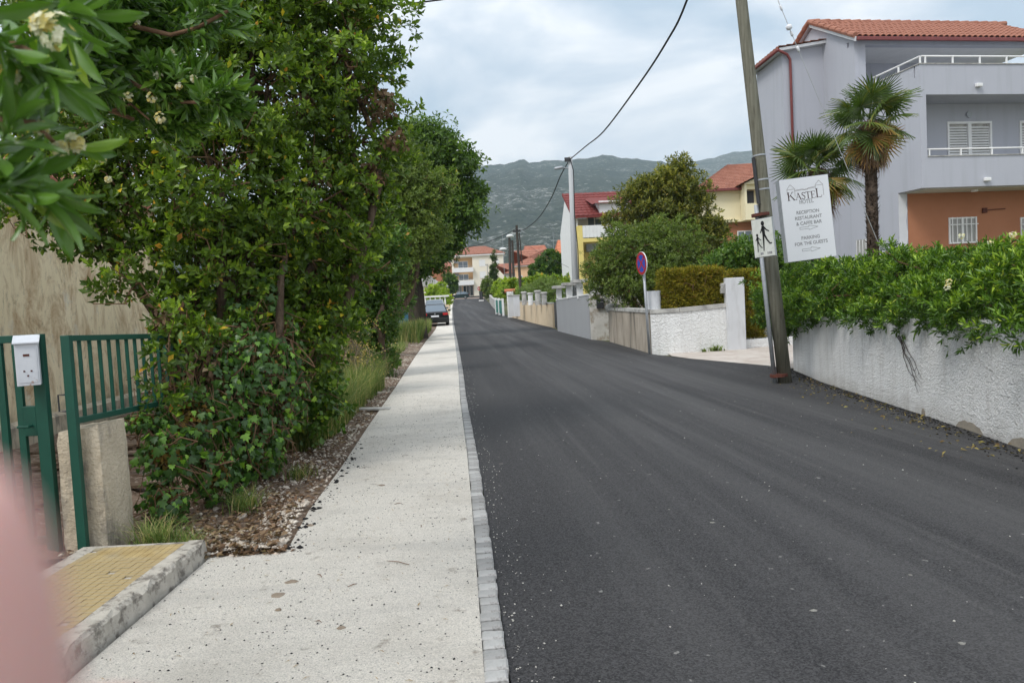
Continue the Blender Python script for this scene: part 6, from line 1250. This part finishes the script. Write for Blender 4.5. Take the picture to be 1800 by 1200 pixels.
# ------------------------------------------------------------------ poles, lamps, signs, cables
base = G(1380, 672); topx = pt(1303, 0, base.y + .1); dirw = (topx - base); dirw = dirw/dirw.z
def onpole(z): return base + dirw*z
t = thing('wooden_utility_pole', 'tall weathered wooden utility pole leaning at the right kerb beside the hotel sign', 'pole', base)
MB().tube([onpole(-.1), onpole(2), onpole(4.5), onpole(6.5), onpole(8.4)], [.112,.106,.098,.090,.084], 18).build('pole', M_POLEWOOD, t, world=True, smooth=True)
for z in (pt(1335,268,12.4).z, pt(1337,312,12.4).z, pt(1339,329,12.4).z): MB().tube([onpole(z-.012), onpole(z+.012)], .108, 18).build('steel_band', M_GALV, t, world=True)
MB().tube([onpole(8.2)+Vector((-.15,0,0)), onpole(8.2)+Vector((.2,0,0))], .02, 6).build('hook', M_DARKMET, t, world=True)
MB().tube([onpole(2.95)+Vector((-.12,-.06,0)), onpole(3.7)+Vector((-.12,-.06,0))], .028, 8).build('conduit', M_DARKMET, t, world=True)
off = Vector((-.175,-.02,0))
t = thing('sign_post', 'grey galvanised post clamped to the wooden pole, carrying the pedestrian sign', 'post', base+off)
zt_ = pt(1346,355,12.3).z; MB().tube([onpole(-.02)+off*1.0, onpole(zt_)+off*.85], .034, 12).build('tube', M_GALV, t, world=True, smooth=True)
for z in (pt(1348,373,12.3).z, .13): MB().tube([onpole(z-.025)+off*.5, onpole(z+.025)+off*.5], [.148,.148], 14).build('clamp', M_RUST, t, world=True)
def lean_frame(p, lean, rz): return Matrix.Translation(p) @ Matrix.Rotation(-lean, 4, 'Y') @ Matrix.Rotation(rz, 4, 'Z')
def sign_thing(name, label, cat, M):
    t = thing(name, label, cat); t.matrix_basis = M; t.location, t.rotation_euler = M.to_translation(), M.to_euler(); return t
LEAN = math.atan(-dirw.x)
cs = pt(1341.5, 418, 12.15)
t = sign_thing('pedestrian_sign', 'weathered white rectangular sign with black walking adult and child', 'sign', lean_frame(cs, LEAN, rad(-54)))
MB().box(-.185,.185,-.006,.008,-.295,.295).build('plate', M_SIGNOLD, t, bevel=.002); MB().box(-.195,.195,.008,.03,-.305,.305).build('backing', M_GALV, t)
def limb(b, pts_, w0, y=-.009):
    for i in range(len(pts_)-1):
        (x0,z0),(x1,z1) = pts_[i], pts_[i+1]; dx, dz = x1-x0, z1-z0; L = math.hypot(dx,dz); nx, nz = -dz/L*w0[i], dx/L*w0[i]; mx_, mz_ = -dz/L*w0[i+1], dx/L*w0[i+1]
        b.add([(x0+nx,y,z0+nz),(x0-nx,y,z0-nz),(x1-mx_,y,z1-mz_),(x1+mx_,y,z1+mz_)], [(0,1,2,3)])
def disc(b, x, z, r, y=-.009, n=18, rz=1): b.add([(x+math.cos(2*math.pi*k/n)*r, y, z+math.sin(2*math.pi*k/n)*r*rz) for k in range(n)], [tuple(range(n))])
def walker(b, x, z, s):
    disc(b, x, z+.205*s, .030*s, rz=1.25); limb(b, [(x,z+.165*s),(x+.004*s,z+.02*s)], [.026*s,.026*s])
    limb(b, [(x-.005*s,z+.155*s),(x-.055*s,z+.06*s)], [.013*s,.009*s]); limb(b, [(x+.01*s,z+.155*s),(x+.06*s,z+.095*s),(x+.105*s,z+.07*s)], [.013*s,.010*s,.008*s])
    limb(b, [(x-.005*s,z+.03*s),(x-.012*s,z-.09*s),(x-.022*s,z-.225*s)], [.017*s,.013*s,.009*s]); limb(b, [(x+.012*s,z+.03*s),(x+.055*s,z-.06*s),(x+.10*s,z-.12*s),(x+.135*s,z-.115*s)], [.017*s,.013*s,.011*s,.008*s])
b = MB(); walker(b, .02, .02, 1.0); walker(b, -.10, -.075, .62); b.build('pictogram', M_BLACK, t, fix=False)
b = MB()
for (x0,x1) in ((-.07,-.045),(-.04,-.02),(.055,.075),(.085,.11),(.115,.14)): b.box(x0,x1,-.0085,-.006,-.262,-.226)
b.build('faded_text', M_PRINTG, t)
# hotel sign
Wp, Hp = .92, 1.50
cs = pt(1420, 384, 14.05)
t = sign_thing('hotel_sign', 'white upright hotel sign board above the hedge reading KASTEL HOTEL', 'sign', lean_frame(cs, LEAN+rad(.3), rad(3)))
MB().box(-Wp/2,Wp/2,0,.16,-Hp/2,Hp/2).build('case', M_GALV, t, bevel=.004); MB().box(-Wp/2+.008,Wp/2-.008,-.006,-.0005,-Hp/2+.008,Hp/2-.008).build('panel', M_SIGNW, t)
MB().box(.02,.10,.06,.12,-Hp/2-2.1,-Hp/2).build('leg', M_DARKMET, t); MB().box(.34,.42,.06,.12,-Hp/2-2.0,-Hp/2).build('leg', M_DARKMET, t)
K = -.0075
def stroke_letters(text, x, z, h):
    b = MB()
    def st(x0,z0,x1,z1,w_, s): limb(b, [(x+x0*s,z+z0*s),(x+x1*s,z+z1*s)], [w_*s/2,w_*s/2], K)
    T = {'K':([(.14,0,.14,1,.13),(0,.02,.30,.02,.04),(0,.98,.30,.98,.04),(.20,.45,.66,.98,.05),(.52,.98,.80,.98,.04),(.36,.62,.84,.02,.12),(.66,.02,1.0,.02,.04)], .96),
         'A':([(.12,0,.44,1,.05),(.42,1,.80,0,.13),(.22,.36,.66,.36,.05),(0,.02,.26,.02,.04),(.62,.02,.96,.02,.04)], .90),
         'S':([(.52,.84,.42,.95,.06),(.42,.95,.26,.97,.07),(.26,.97,.12,.86,.09),(.12,.86,.12,.70,.11),(.12,.70,.24,.58,.12),(.24,.58,.42,.46,.13),(.42,.46,.52,.32,.12),(.52,.32,.50,.15,.10),(.50,.15,.36,.03,.08),(.36,.03,.18,.04,.07),(.18,.04,.07,.20,.05),(.07,.0,.07,.22,.04),(.53,.78,.53,1,.04)], .62),
         'T':([(.38,0,.38,1,.13),(0,.97,.76,.97,.06),(.02,.78,.02,.98,.04),(.74,.78,.74,.98,.04),(.24,.02,.54,.02,.04)], .80),
         'E':([(.14,0,.14,1,.13),(0,.02,.62,.02,.05),(0,.98,.60,.98,.05),(.14,.52,.48,.52,.05),(.62,0,.66,.2,.04),(.60,.80,.60,1,.04),(.48,.42,.48,.62,.04)], .74),
         'L':([(.14,0,.14,1,.13),(0,.02,.62,.02,.05),(0,.98,.30,.98,.04),(.62,0,.68,.24,.04)], .70)}
    for c, s in text:
        for q in T[c][0]: st(*q, h*s)
        x += T[c][1]*h*s
    return b
b = stroke_letters([('K',1.22),('A',1),('S',1),('T',1),('E',1),('L',1.30)], -.335, .355, .125); b.build('lettering', M_PRINTB, t, fix=False)
# thin castle outline over the name
b = MB()
for q in ([(-.33,.46),(-.33,.565),(-.265,.64),(-.19,.565),(-.19,.42)], [(-.33,.555),(-.19,.555)], [(-.19,.53),(-.03,.54),(-.02,.52),(.05,.522),(.06,.545),(.20,.56)], [(-.19,.515),(.19,.54)], [(.20,.50),(.20,.585),(.27,.66),(.34,.58),(.34,.38)], [(.20,.575),(.34,.575)]): limb(b, q, [.0026]*len(q), K)
b.build('castle_outline', surf('outline_grey', (.16,.12,.11), (.14,.11,.10), 5, bs=0), t, fix=False)
def text(s, x, z, size, name, mat, parent, sx=1.0):
    cu = bpy.data.curves.new('txt', 'FONT'); cu.body = s; cu.size = size; cu.align_x = 'CENTER'; cu.align_y = 'CENTER'; cu.offset = size*.02
    o = bpy.data.objects.new('txt', cu); COL.objects.link(o); bpy.context.view_layer.update()
    me = bpy.data.meshes.new_from_object(o.evaluated_get(bpy.context.evaluated_depsgraph_get())); bpy.data.objects.remove(o)
    me.transform(Matrix.Rotation(math.pi/2, 4, 'X')); me.materials.clear(); me.materials.append(mat)
    q = bpy.data.objects.new(name, me); COL.objects.link(q); q.parent = parent; q.location = (x, K, z); q.scale = (sx, 1, 1); return q
# HOTEL in serif strokes, grey
T2 = MB()
def hotel(b, x, z, h):
    def st(x0,z0,x1,z1,w_): limb(b, [(x+x0*h,z+z0*h),(x+x1*h,z+z1*h)], [w_*h/2+.0022,w_*h/2+.0022], K)
    for q in ((.12,0,.12,1,.1),(.66,0,.66,1,.1),(.12,.5,.66,.5,.05),(0,.02,.24,.02,.04),(.54,.02,.78,.02,.04),(0,.98,.24,.98,.04),(.54,.98,.78,.98,.04)): st(*q)
    x += .9*h; n = 16
    for k in range(n):
        a, c = 2*math.pi*k/n, 2*math.pi*(k+1)/n; st(.42+.38*math.cos(a), .5+.5*math.sin(a), .42+.38*math.cos(c), .5+.5*math.sin(c), .06+.05*abs(math.cos((a+c)/2)))
    x += .95*h
    for q in ((.34,0,.34,1,.1),(0,.97,.68,.97,.05),(.02,.8,.02,.98,.04),(.66,.8,.66,.98,.04),(.22,.02,.46,.02,.04)): st(*q)
    x += .8*h
    for q in ((.12,0,.12,1,.1),(0,.02,.56,.02,.05),(0,.98,.54,.98,.05),(.12,.52,.42,.52,.05),(.56,0,.6,.2,.04),(.54,.8,.54,1,.04)): st(*q)
    x += .74*h
    for q in ((.12,0,.12,1,.1),(0,.02,.56,.02,.05),(0,.98,.24,.98,.04),(.56,0,.6,.22,.04)): st(*q)
hotel(T2, -.125, .278, .066); T2.build('lettering', M_PRINTG, t, fix=False)
for s, z, sz, sx in (('RECEPTION', .12, .085, .96), ('RESTAURANT', .02, .085, .96), ('& CAFFE BAR', -.08, .085, .96), ('PARKING', -.345, .085, .98), ('FOR THE GUESTS', -.445, .085, .94)): text(s, .01, z, sz, 'lettering', M_PRINTG, t, sx)
def arrow(z):
    b = MB(); q = [(-.17,.018),(.0,.018),(.0,.04),(.17,0),(.0,-.04),(.0,-.018),(-.17,-.018),(-.17,.018)]; limb(b, [(x+.0,z+c) for x,c in q], [.0036]*8, K); b.build('arrow', M_PRINTG, t, fix=False)
arrow(-.165); arrow(-.56)
# no stopping sign
bp = G(1142, 622); tp = pt(1130, 455, bp.y); t = thing('no_stopping_sign', 'round blue and red no-stopping sign on a thin grey post at the old stained wall', 'sign', bp)
MB().tube([bp, bp.lerp(tp, .95)], .035, 10).build('post', M_GALV, t, world=True, smooth=True)
M = Matrix.Translation(pt(1127.5, 463, bp.y-.12)) @ Matrix.Rotation(math.atan((bp.x-tp.x)/(tp.z))*-1, 4, 'Y') @ Matrix.Rotation(rad(-74), 4, 'Z')
def mbm(): b = MB(); b.M = M; return b
mbm().tube([(0,.0,0),(0,.022,0)], .30, 32).build('rim', M_WHITE, t, world=True)
def ring(b, r0, r1, y, n=36):
    vs = [(math.cos(2*math.pi*k/n)*r, y, math.sin(2*math.pi*k/n)*r) for k in range(n) for r in (r0, r1)]; b.add(vs, [(2*k, 2*k+1, (2*k+3) % (2*n), (2*k+2) % (2*n)) for k in range(n)])
b = mbm(); ring(b, .225, .292, -.006); limb(b, [(-.17,-.17),(.17,.17)], [.026,.026], -.006); limb(b, [(-.17,.17),(.17,-.17)], [.026,.026], -.0075); b.build('red_band', M_SRED, t, world=True, fix=False)
b = mbm(); ring(b, .0, .226, -.003); b.build('blue_field', M_SBLUE, t, world=True, fix=False)
# concrete pole with street lamp
cb = pt(1014, 560, 34.0); cb.z = 0; ctp = pt(1002, 276, 34.0)
t = thing('concrete_pole', 'tall round concrete pole with a street lamp behind the grey wall', 'pole', cb)
MB().tube([cb, cb.lerp(ctp, .5), ctp], [.165,.13,.092], 16).build('pole', M_CONCP, t, world=True, smooth=True)
a = pt(1000,296,34); MB().tube([a, pt(992,295,34)], .03, 6).build('lamp_arm', M_GALV, t, world=True)
b = MB(); q = pt(983,296,34); b.tube([(q.x+.22,34,q.z+.01),(q.x+.1,34,q.z+.03),(q.x-.15,34,q.z),(q.x-.24,34,q.z-.01)], [.03,.075,.065,.02], 10); b.build('lamp_head', M_GALV, t, world=True, smooth=True)
b = MB(); q = pt(1000,281,34); b.box(q.x-.2,q.x+.05,33.85,33.9,q.z-.1,q.z+.08); b.build('cable_clamp', M_DARKMET, t, world=True)
b = MB(); b.tube([pt(1002,279,33.8), pt(1008,300,33.75), pt(1010,380,33.8), pt(1016,440,33.8), pt(1018,500,33.8)], .02, 5); b.build('cable_drop', M_CABLE, t, world=True)
# far wooden poles
WP = pt(908, 396, 62); wb = pt(916, 520, 62); wb.z = gz(62)
t = thing('wooden_utility_pole', 'thin dark wooden pole behind the beige wall, right of the thicker pair', 'pole', wb)
MB().tube([wb, WP], [.14,.10], 10).build('pole', M_DARKWOOD, t, world=True); MB().box(WP.x-.35,WP.x+.3,61.9,62.0,WP.z-.55,WP.z-.4).build('crossarm', M_DARKMET, t, world=True)
MB().tube([wb+Vector((.22,0,4.2)), WP+Vector((.18,0,-.6))], .05, 8).build('brace', M_DARKWOOD, t, world=True)
B2 = pt(897,520,86); B2.z = gz(86); T2_ = pt(895.5,418,86)
t = thing('wooden_utility_pole', 'thicker dark double wooden pole with two lamps right of the cream block', 'pole', B2)
MB().tube([B2, T2_], [.17,.15], 10).build('pole', M_DARKWOOD, t, world=True); MB().tube([B2+Vector((.42,0,0)), T2_+Vector((.30,0,-.3))], [.16,.13], 10).build('pole', M_DARKWOOD, t, world=True)
for (px, py) in ((896,415),(884,438)):
    q = pt(px, py, 85.7); MB().tube([(q.x+.45,85.7,q.z-.05),(q.x+.2,85.7,q.z+.03),(q.x-.2,85.7,q.z+.02),(q.x-.4,85.7,q.z-.03)], [.06,.15,.15,.05], 10).build('lamp_head', M_WHITE, t, world=True, smooth=True); MB().tube([(q.x+.4,85.7,q.z-.05), tuple(T2_.lerp(B2, .18 if py > 420 else .02))], .04, 6).build('lamp_arm', M_GALV, t, world=True)
t = thing('lamp_post', 'thin grey lamp post in front of the cream block left of the cypress', 'lamp post', (pt(859,515,140).x,140,gz(140))); z_ = pt(859,466,140).z-gz(140); MB().tube([(0,0,0),(0,0,z_)], .09, 6).build('post', M_CAP, t); MB().box(-.35,.2,-.1,.1,z_,z_+.2).build('lamp_head', M_CAP, t)

def cable_on(A, B_, px_list, r, name, label, mat=M_CABLE, ends=True, n=6, cat='cable', extra_=None):
    m = (B_.x-A.x)/(B_.y-A.y); P_ = []
    for (x, y) in px_list:
        d = ray(x, y); k = d.x/d.y; Y = (A.x - m*A.y)/(k-m); P_.append(pt(x, y, Y))
    if ends: P_ = [A] + P_ + [B_]
    # smooth through Catmull-Rom
    Q = []
    for i in range(len(P_)-1):
        p0, p1, p2, p3 = P_[max(i-1,0)], P_[i], P_[i+1], P_[min(i+2, len(P_)-1)]
        for s_ in range(6):
            u = s_/6; Q.append(.5*((2*p1) + (p2-p0)*u + (2*p0-5*p1+4*p2-p3)*u*u + (3*p1-p0-3*p2+p3)*u**3))
    Q.append(P_[-1]); b = MB(); b.tube(Q, r, 6)
    o = b.build(name, mat, smooth=True); tag(o, label, cat); return o
A = onpole(8.25)
cable_on(A, ctp - Vector((0,0,.1)), [(1207,2),(1171,75),(1122,150),(1062,230),(1030,257)], .022, 'overhead_cable', 'thick black cable sagging from the leaning wooden pole to the concrete pole')
C2 = WP - Vector((0,0,.25)); cable_on(ctp - Vector((.05,0,.15)), C2, [(985,310),(968,350),(945,385),(920,404)], .026, 'overhead_cable', 'black cable running down from the concrete pole to the thin dark pole')
E3 = pt(740,441,45); cable_on(C2, E3, [(880,416),(840,431),(790,438)], .022, 'overhead_cable', 'black cable from the thin dark pole into the tall tree on the left')
cable_on(pt(915,424,62), pt(1000,470,50), [(930,432),(950,445)], .01, 'thin_cable', 'thin service wire leaving the thin dark pole to the right')
b = MB(); q = [pt(560,26,12), pt(655,13,12), pt(720,7,11.5), pt(775,0,11), pt(830,-12,10.5), pt(1000,-70,10)]; b.tube(q, .012, 6); tag(b.build('overhead_cable', M_CABLE, smooth=True), 'short length of black cable crossing the very top of the sky into the viburnum', 'cable')
anc = G(1632, 640); b = MB(); b.tube([onpole(8.2), anc], .0055, 5); gw = b.build('guy_wire', M_WIRE); tag(gw, 'pale steel guy wire with insulators running down behind the hotel sign', 'wire')
def on_guy(px): 
    A_, B_ = onpole(8.2), anc; best = min((abs(project(A_.lerp(B_, u))[0]-px), u) for u in [i/400 for i in range(401)]); return A_.lerp(B_, best[1])
dg = (anc - onpole(8.2)).normalized()
for (px, r_) in ((1373,.018),(1387,.05),(1392,.022),(1403,.022)):
    p = on_guy(px); o = MB().tube([p-dg*.05, p-dg*.03, p+dg*.03, p+dg*.05], [.01, r_, r_, .01], 10).build('insulator', M_SIGNW, gw, world=False, smooth=True); o.location = -gw.location

# ------------------------------------------------------------------ mountains
def fbm(x, y, seed=0, o=5):
    r = np.random.RandomState(seed); s = np.zeros_like(x); a = 1.; fq = 1.
    for k in range(o):
        for _ in range(3):
            th = r.rand()*6.28; ph = r.rand()*6.28; s = s + a*.33*np.sin((x*math.cos(th)+y*math.sin(th))*fq + ph + 1.3*np.sin((x*math.sin(th)-y*math.cos(th))*fq*.7+ph*2))
        a *= .52; fq *= 2.03
    return s
def ridge(name, label, prof, Y0, Y1, mat, seed, expo=1.25, amp=38, nx=420, ny=110):
    px = np.linspace(-900, 2700, nx); py = np.interp(px, [a for a,_ in prof], [b for _,b in prof])
    py = py + 1.6*np.sin(px*.09+seed)*np.sin(px*.031) + .9*np.sin(px*.31+seed)
    V = np.zeros((ny+6, nx, 3))
    for i in range(nx):
        d = ray(px[i], py[i]); H_ = EYE + d.z/d.y*Y1; dx = (px[i]-900)/FPX
        kx = ray(px[i], 520); kx = kx.x/kx.y
        for j in range(ny+6):
            u = j/(ny-1); Y = Y0 + (Y1-Y0)*u; z0 = 9 + .01*(Y-Y0)
            z = z0 + (H_-z0)*(min(u,1)**expo) - (max(0,u-1)*2200*.5)
            V[j,i] = (kx*Y + (d.x/d.y-kx)*Y*min(u,1)**expo, Y, z)
    U = (np.arange(ny+6)/(ny-1)).clip(0,1)[:,None]
    nz = fbm(V[:,:,0]/150, V[:,:,1]/210, seed)
    env = np.sin(np.pi*U**.9)**.8
    V[:,:,2] += amp*nz*env*.8 + amp*.18*fbm(V[:,:,0]/36, V[:,:,1]/50, seed+5, 4)*np.sqrt(env)
    idx = np.arange((ny+6)*nx).reshape(ny+6, nx); F = np.stack([idx[:-1,:-1], idx[:-1,1:], idx[1:,1:], idx[1:,:-1]], -1).reshape(-1,4)
    o = mobj(name, fast_mesh(name, V.reshape(-1,3), F, mat, smooth=True)); tag(o, label, None, None, 'structure'); return o
def mountmat(rocky):
    m, nt, b, o = newmat('mountain_%s' % ('rock' if rocky else 'scrub')); setb(b, .95, .1)
    sp = ramp(nt, noise(nt, .085, 6, .75), [(.40, 0.0), (.58, 1.0)])
    c = mix(nt, sp, (.018,.034,.018), (.070,.084,.048))
    c = mix(nt, ramp(nt, noise(nt, .006, 5, .6), [(.45, 0.0), (.7, .5)]), c, (.07,.08,.045))
    big = ramp(nt, noise(nt, .0042, 8, .68, stretch=(.75,1,4.5), dist=.3), [(.50 if not rocky else .36, 0.0), (.60 if not rocky else .56, 1.0)])
    fine = ramp(nt, noise(nt, .075, 8, .85, stretch=(.9,1,2.0)), [(.52, 0.0), (.60, 1.0)])
    c = mix(nt, mix(nt, 1.0, big, fine, 'MULTIPLY'), c, (.56,.55,.52))
    dots = ramp(nt, noise(nt, .045, 5, .7), [(.60, 0.0), (.66, .8)]); c = mix(nt, dots, c, (.46,.45,.40))
    nt.links.new(c, b.inputs['Base Color']); bump(nt, b, noise(nt, .05, 7, .75), 1.0, 16); return m
PR1 = [(-900,420),(0,385),(500,345),(700,318),(780,305),(845,294),(875,289),(900,286),(912,281),(922,280),(932,286),(980,282),(1030,278),(1055,274),(1072,274),(1090,277),(1120,279),(1160,284),(1185,292),(1230,304),(1300,322),(1400,345),(1800,380),(2700,420)]
PR2 = [(-900,460),(700,360),(1000,330),(1140,308),(1190,293),(1215,286),(1250,277),(1285,269),(1310,266),(1340,264),(1380,262),(1450,262),(1600,270),(1800,285),(2700,330)]
ridge('mountain', None, PR1, 560, 2500, mountmat(False), 3)
ridge('far_mountain', None, PR2, 1300, 3300, mountmat(True), 8, amp=42, nx=320, ny=80)

# ------------------------------------------------------------------ haze: one closed box of even air
b = MB().box(-4200, 4200, -60, 3700, -1.2, 900); hz = b.build('haze', None); hz['kind'] = 'stuff'; hz.display_type = 'WIRE'
m = bpy.data.materials.new('haze'); m.use_nodes = True; n_ = m.node_tree; n_.nodes.clear(); o_ = n_.nodes.new('ShaderNodeOutputMaterial'); v_ = n_.nodes.new('ShaderNodeVolumePrincipled')
v_.inputs['Color'].default_value = (.70,.87,1,1); v_.inputs['Density'].default_value = .00018; n_.links.new(v_.outputs[0], o_.inputs['Volume']); hz.data.materials.append(m)
for o in bpy.data.objects:
    if o.type == 'MESH' and len(o.data.materials) == 0: print('no material', o.name)
print('tris', sum(len(o.data.polygons) for o in bpy.data.objects if o.type == 'MESH'), 'objs', len(bpy.data.objects))
# ------------------------------------------------------------------ small things: stains, twigs and sticks on the walk
b = MB(); r = np.random.RandomState(77)
for (px, py, L_) in ((490,888,.14),(562,1018,.10),(700,995,.22),(670,857,.07),(700,890,.06),(560,1100,.05),(620,1035,.08),(740,930,.09)):
    c = G(px, py); a_ = r.rand()*3.1; d_ = Vector((math.cos(a_), math.sin(a_)*.6, 0)); b.tube([c+Vector((0,0,.024))-d_*L_/2, c+Vector((0.004,.004,.028)), c+Vector((0,0,.024))+d_*L_/2], [.002,.003,.0015], 4)
o = b.build('twigs', M_TWIG, pav, world=True); o['kind'] = 'stuff'
M_MUD = surf('dried_mud', (.20,.16,.12), (.28,.23,.18), 30, .95, .1, 60, .01, .8)
for (px, py, s_) in ((488,1052,.045),(513,1028,.035),(545,928,.03),(672,857,.025),(600,1110,.02),(490,1078,.02)):
    c = G(px, py); n_ = 14; q = [(c.x + math.cos(6.283*k/n_)*s_*(.7+.6*r.rand()), c.y + math.sin(6.283*k/n_)*s_*.9*(.7+.6*r.rand())) for k in range(n_)]
    b = MB(); b.v = [(x, y, .0205) for x, y in q] + [(c.x + (x-c.x)*.55, c.y + (y-c.y)*.55, .027+.003*r.rand()) for x, y in q]; b.f = [(k, (k+1) % n_, n_+(k+1) % n_, n_+k) for k in range(n_)] + [tuple(n_+k for k in range(n_))]
    b.build('mud_clod', M_MUD, pav, world=True)
# dried cement splashes on the asphalt
M_SPL = surf('cement_splash', (.18,.175,.16), (.26,.25,.225), 30, .95, .1, 60, .004)
for (px, py, s_) in ((1252,918,.035),(1430,1072,.035),(1115,826,.02),(1176,895,.02),(1328,915,.018),(1480,760,.03),(1600,1010,.02),(1450,880,.022),(1690,1130,.03),(1055,980,.012)):
    c = G(px, py); n_ = 12; s_ *= .6; q = [(c.x + math.cos(6.283*k/n_)*s_*(.4+.9*r.rand()), c.y + math.sin(6.283*k/n_)*s_*.8*(.4+.9*r.rand())) for k in range(n_)]
    b = MB(); b.v = [(x, y, .0005) for x, y in q] + [(c.x + (x-c.x)*.7, c.y + (y-c.y)*.7, .003) for x, y in q]; b.f = [(k, (k+1) % n_, n_+(k+1) % n_, n_+k) for k in range(n_)] + [tuple(n_+k for k in range(n_))]
    b.build('cement_splash', M_SPL, road, world=True)
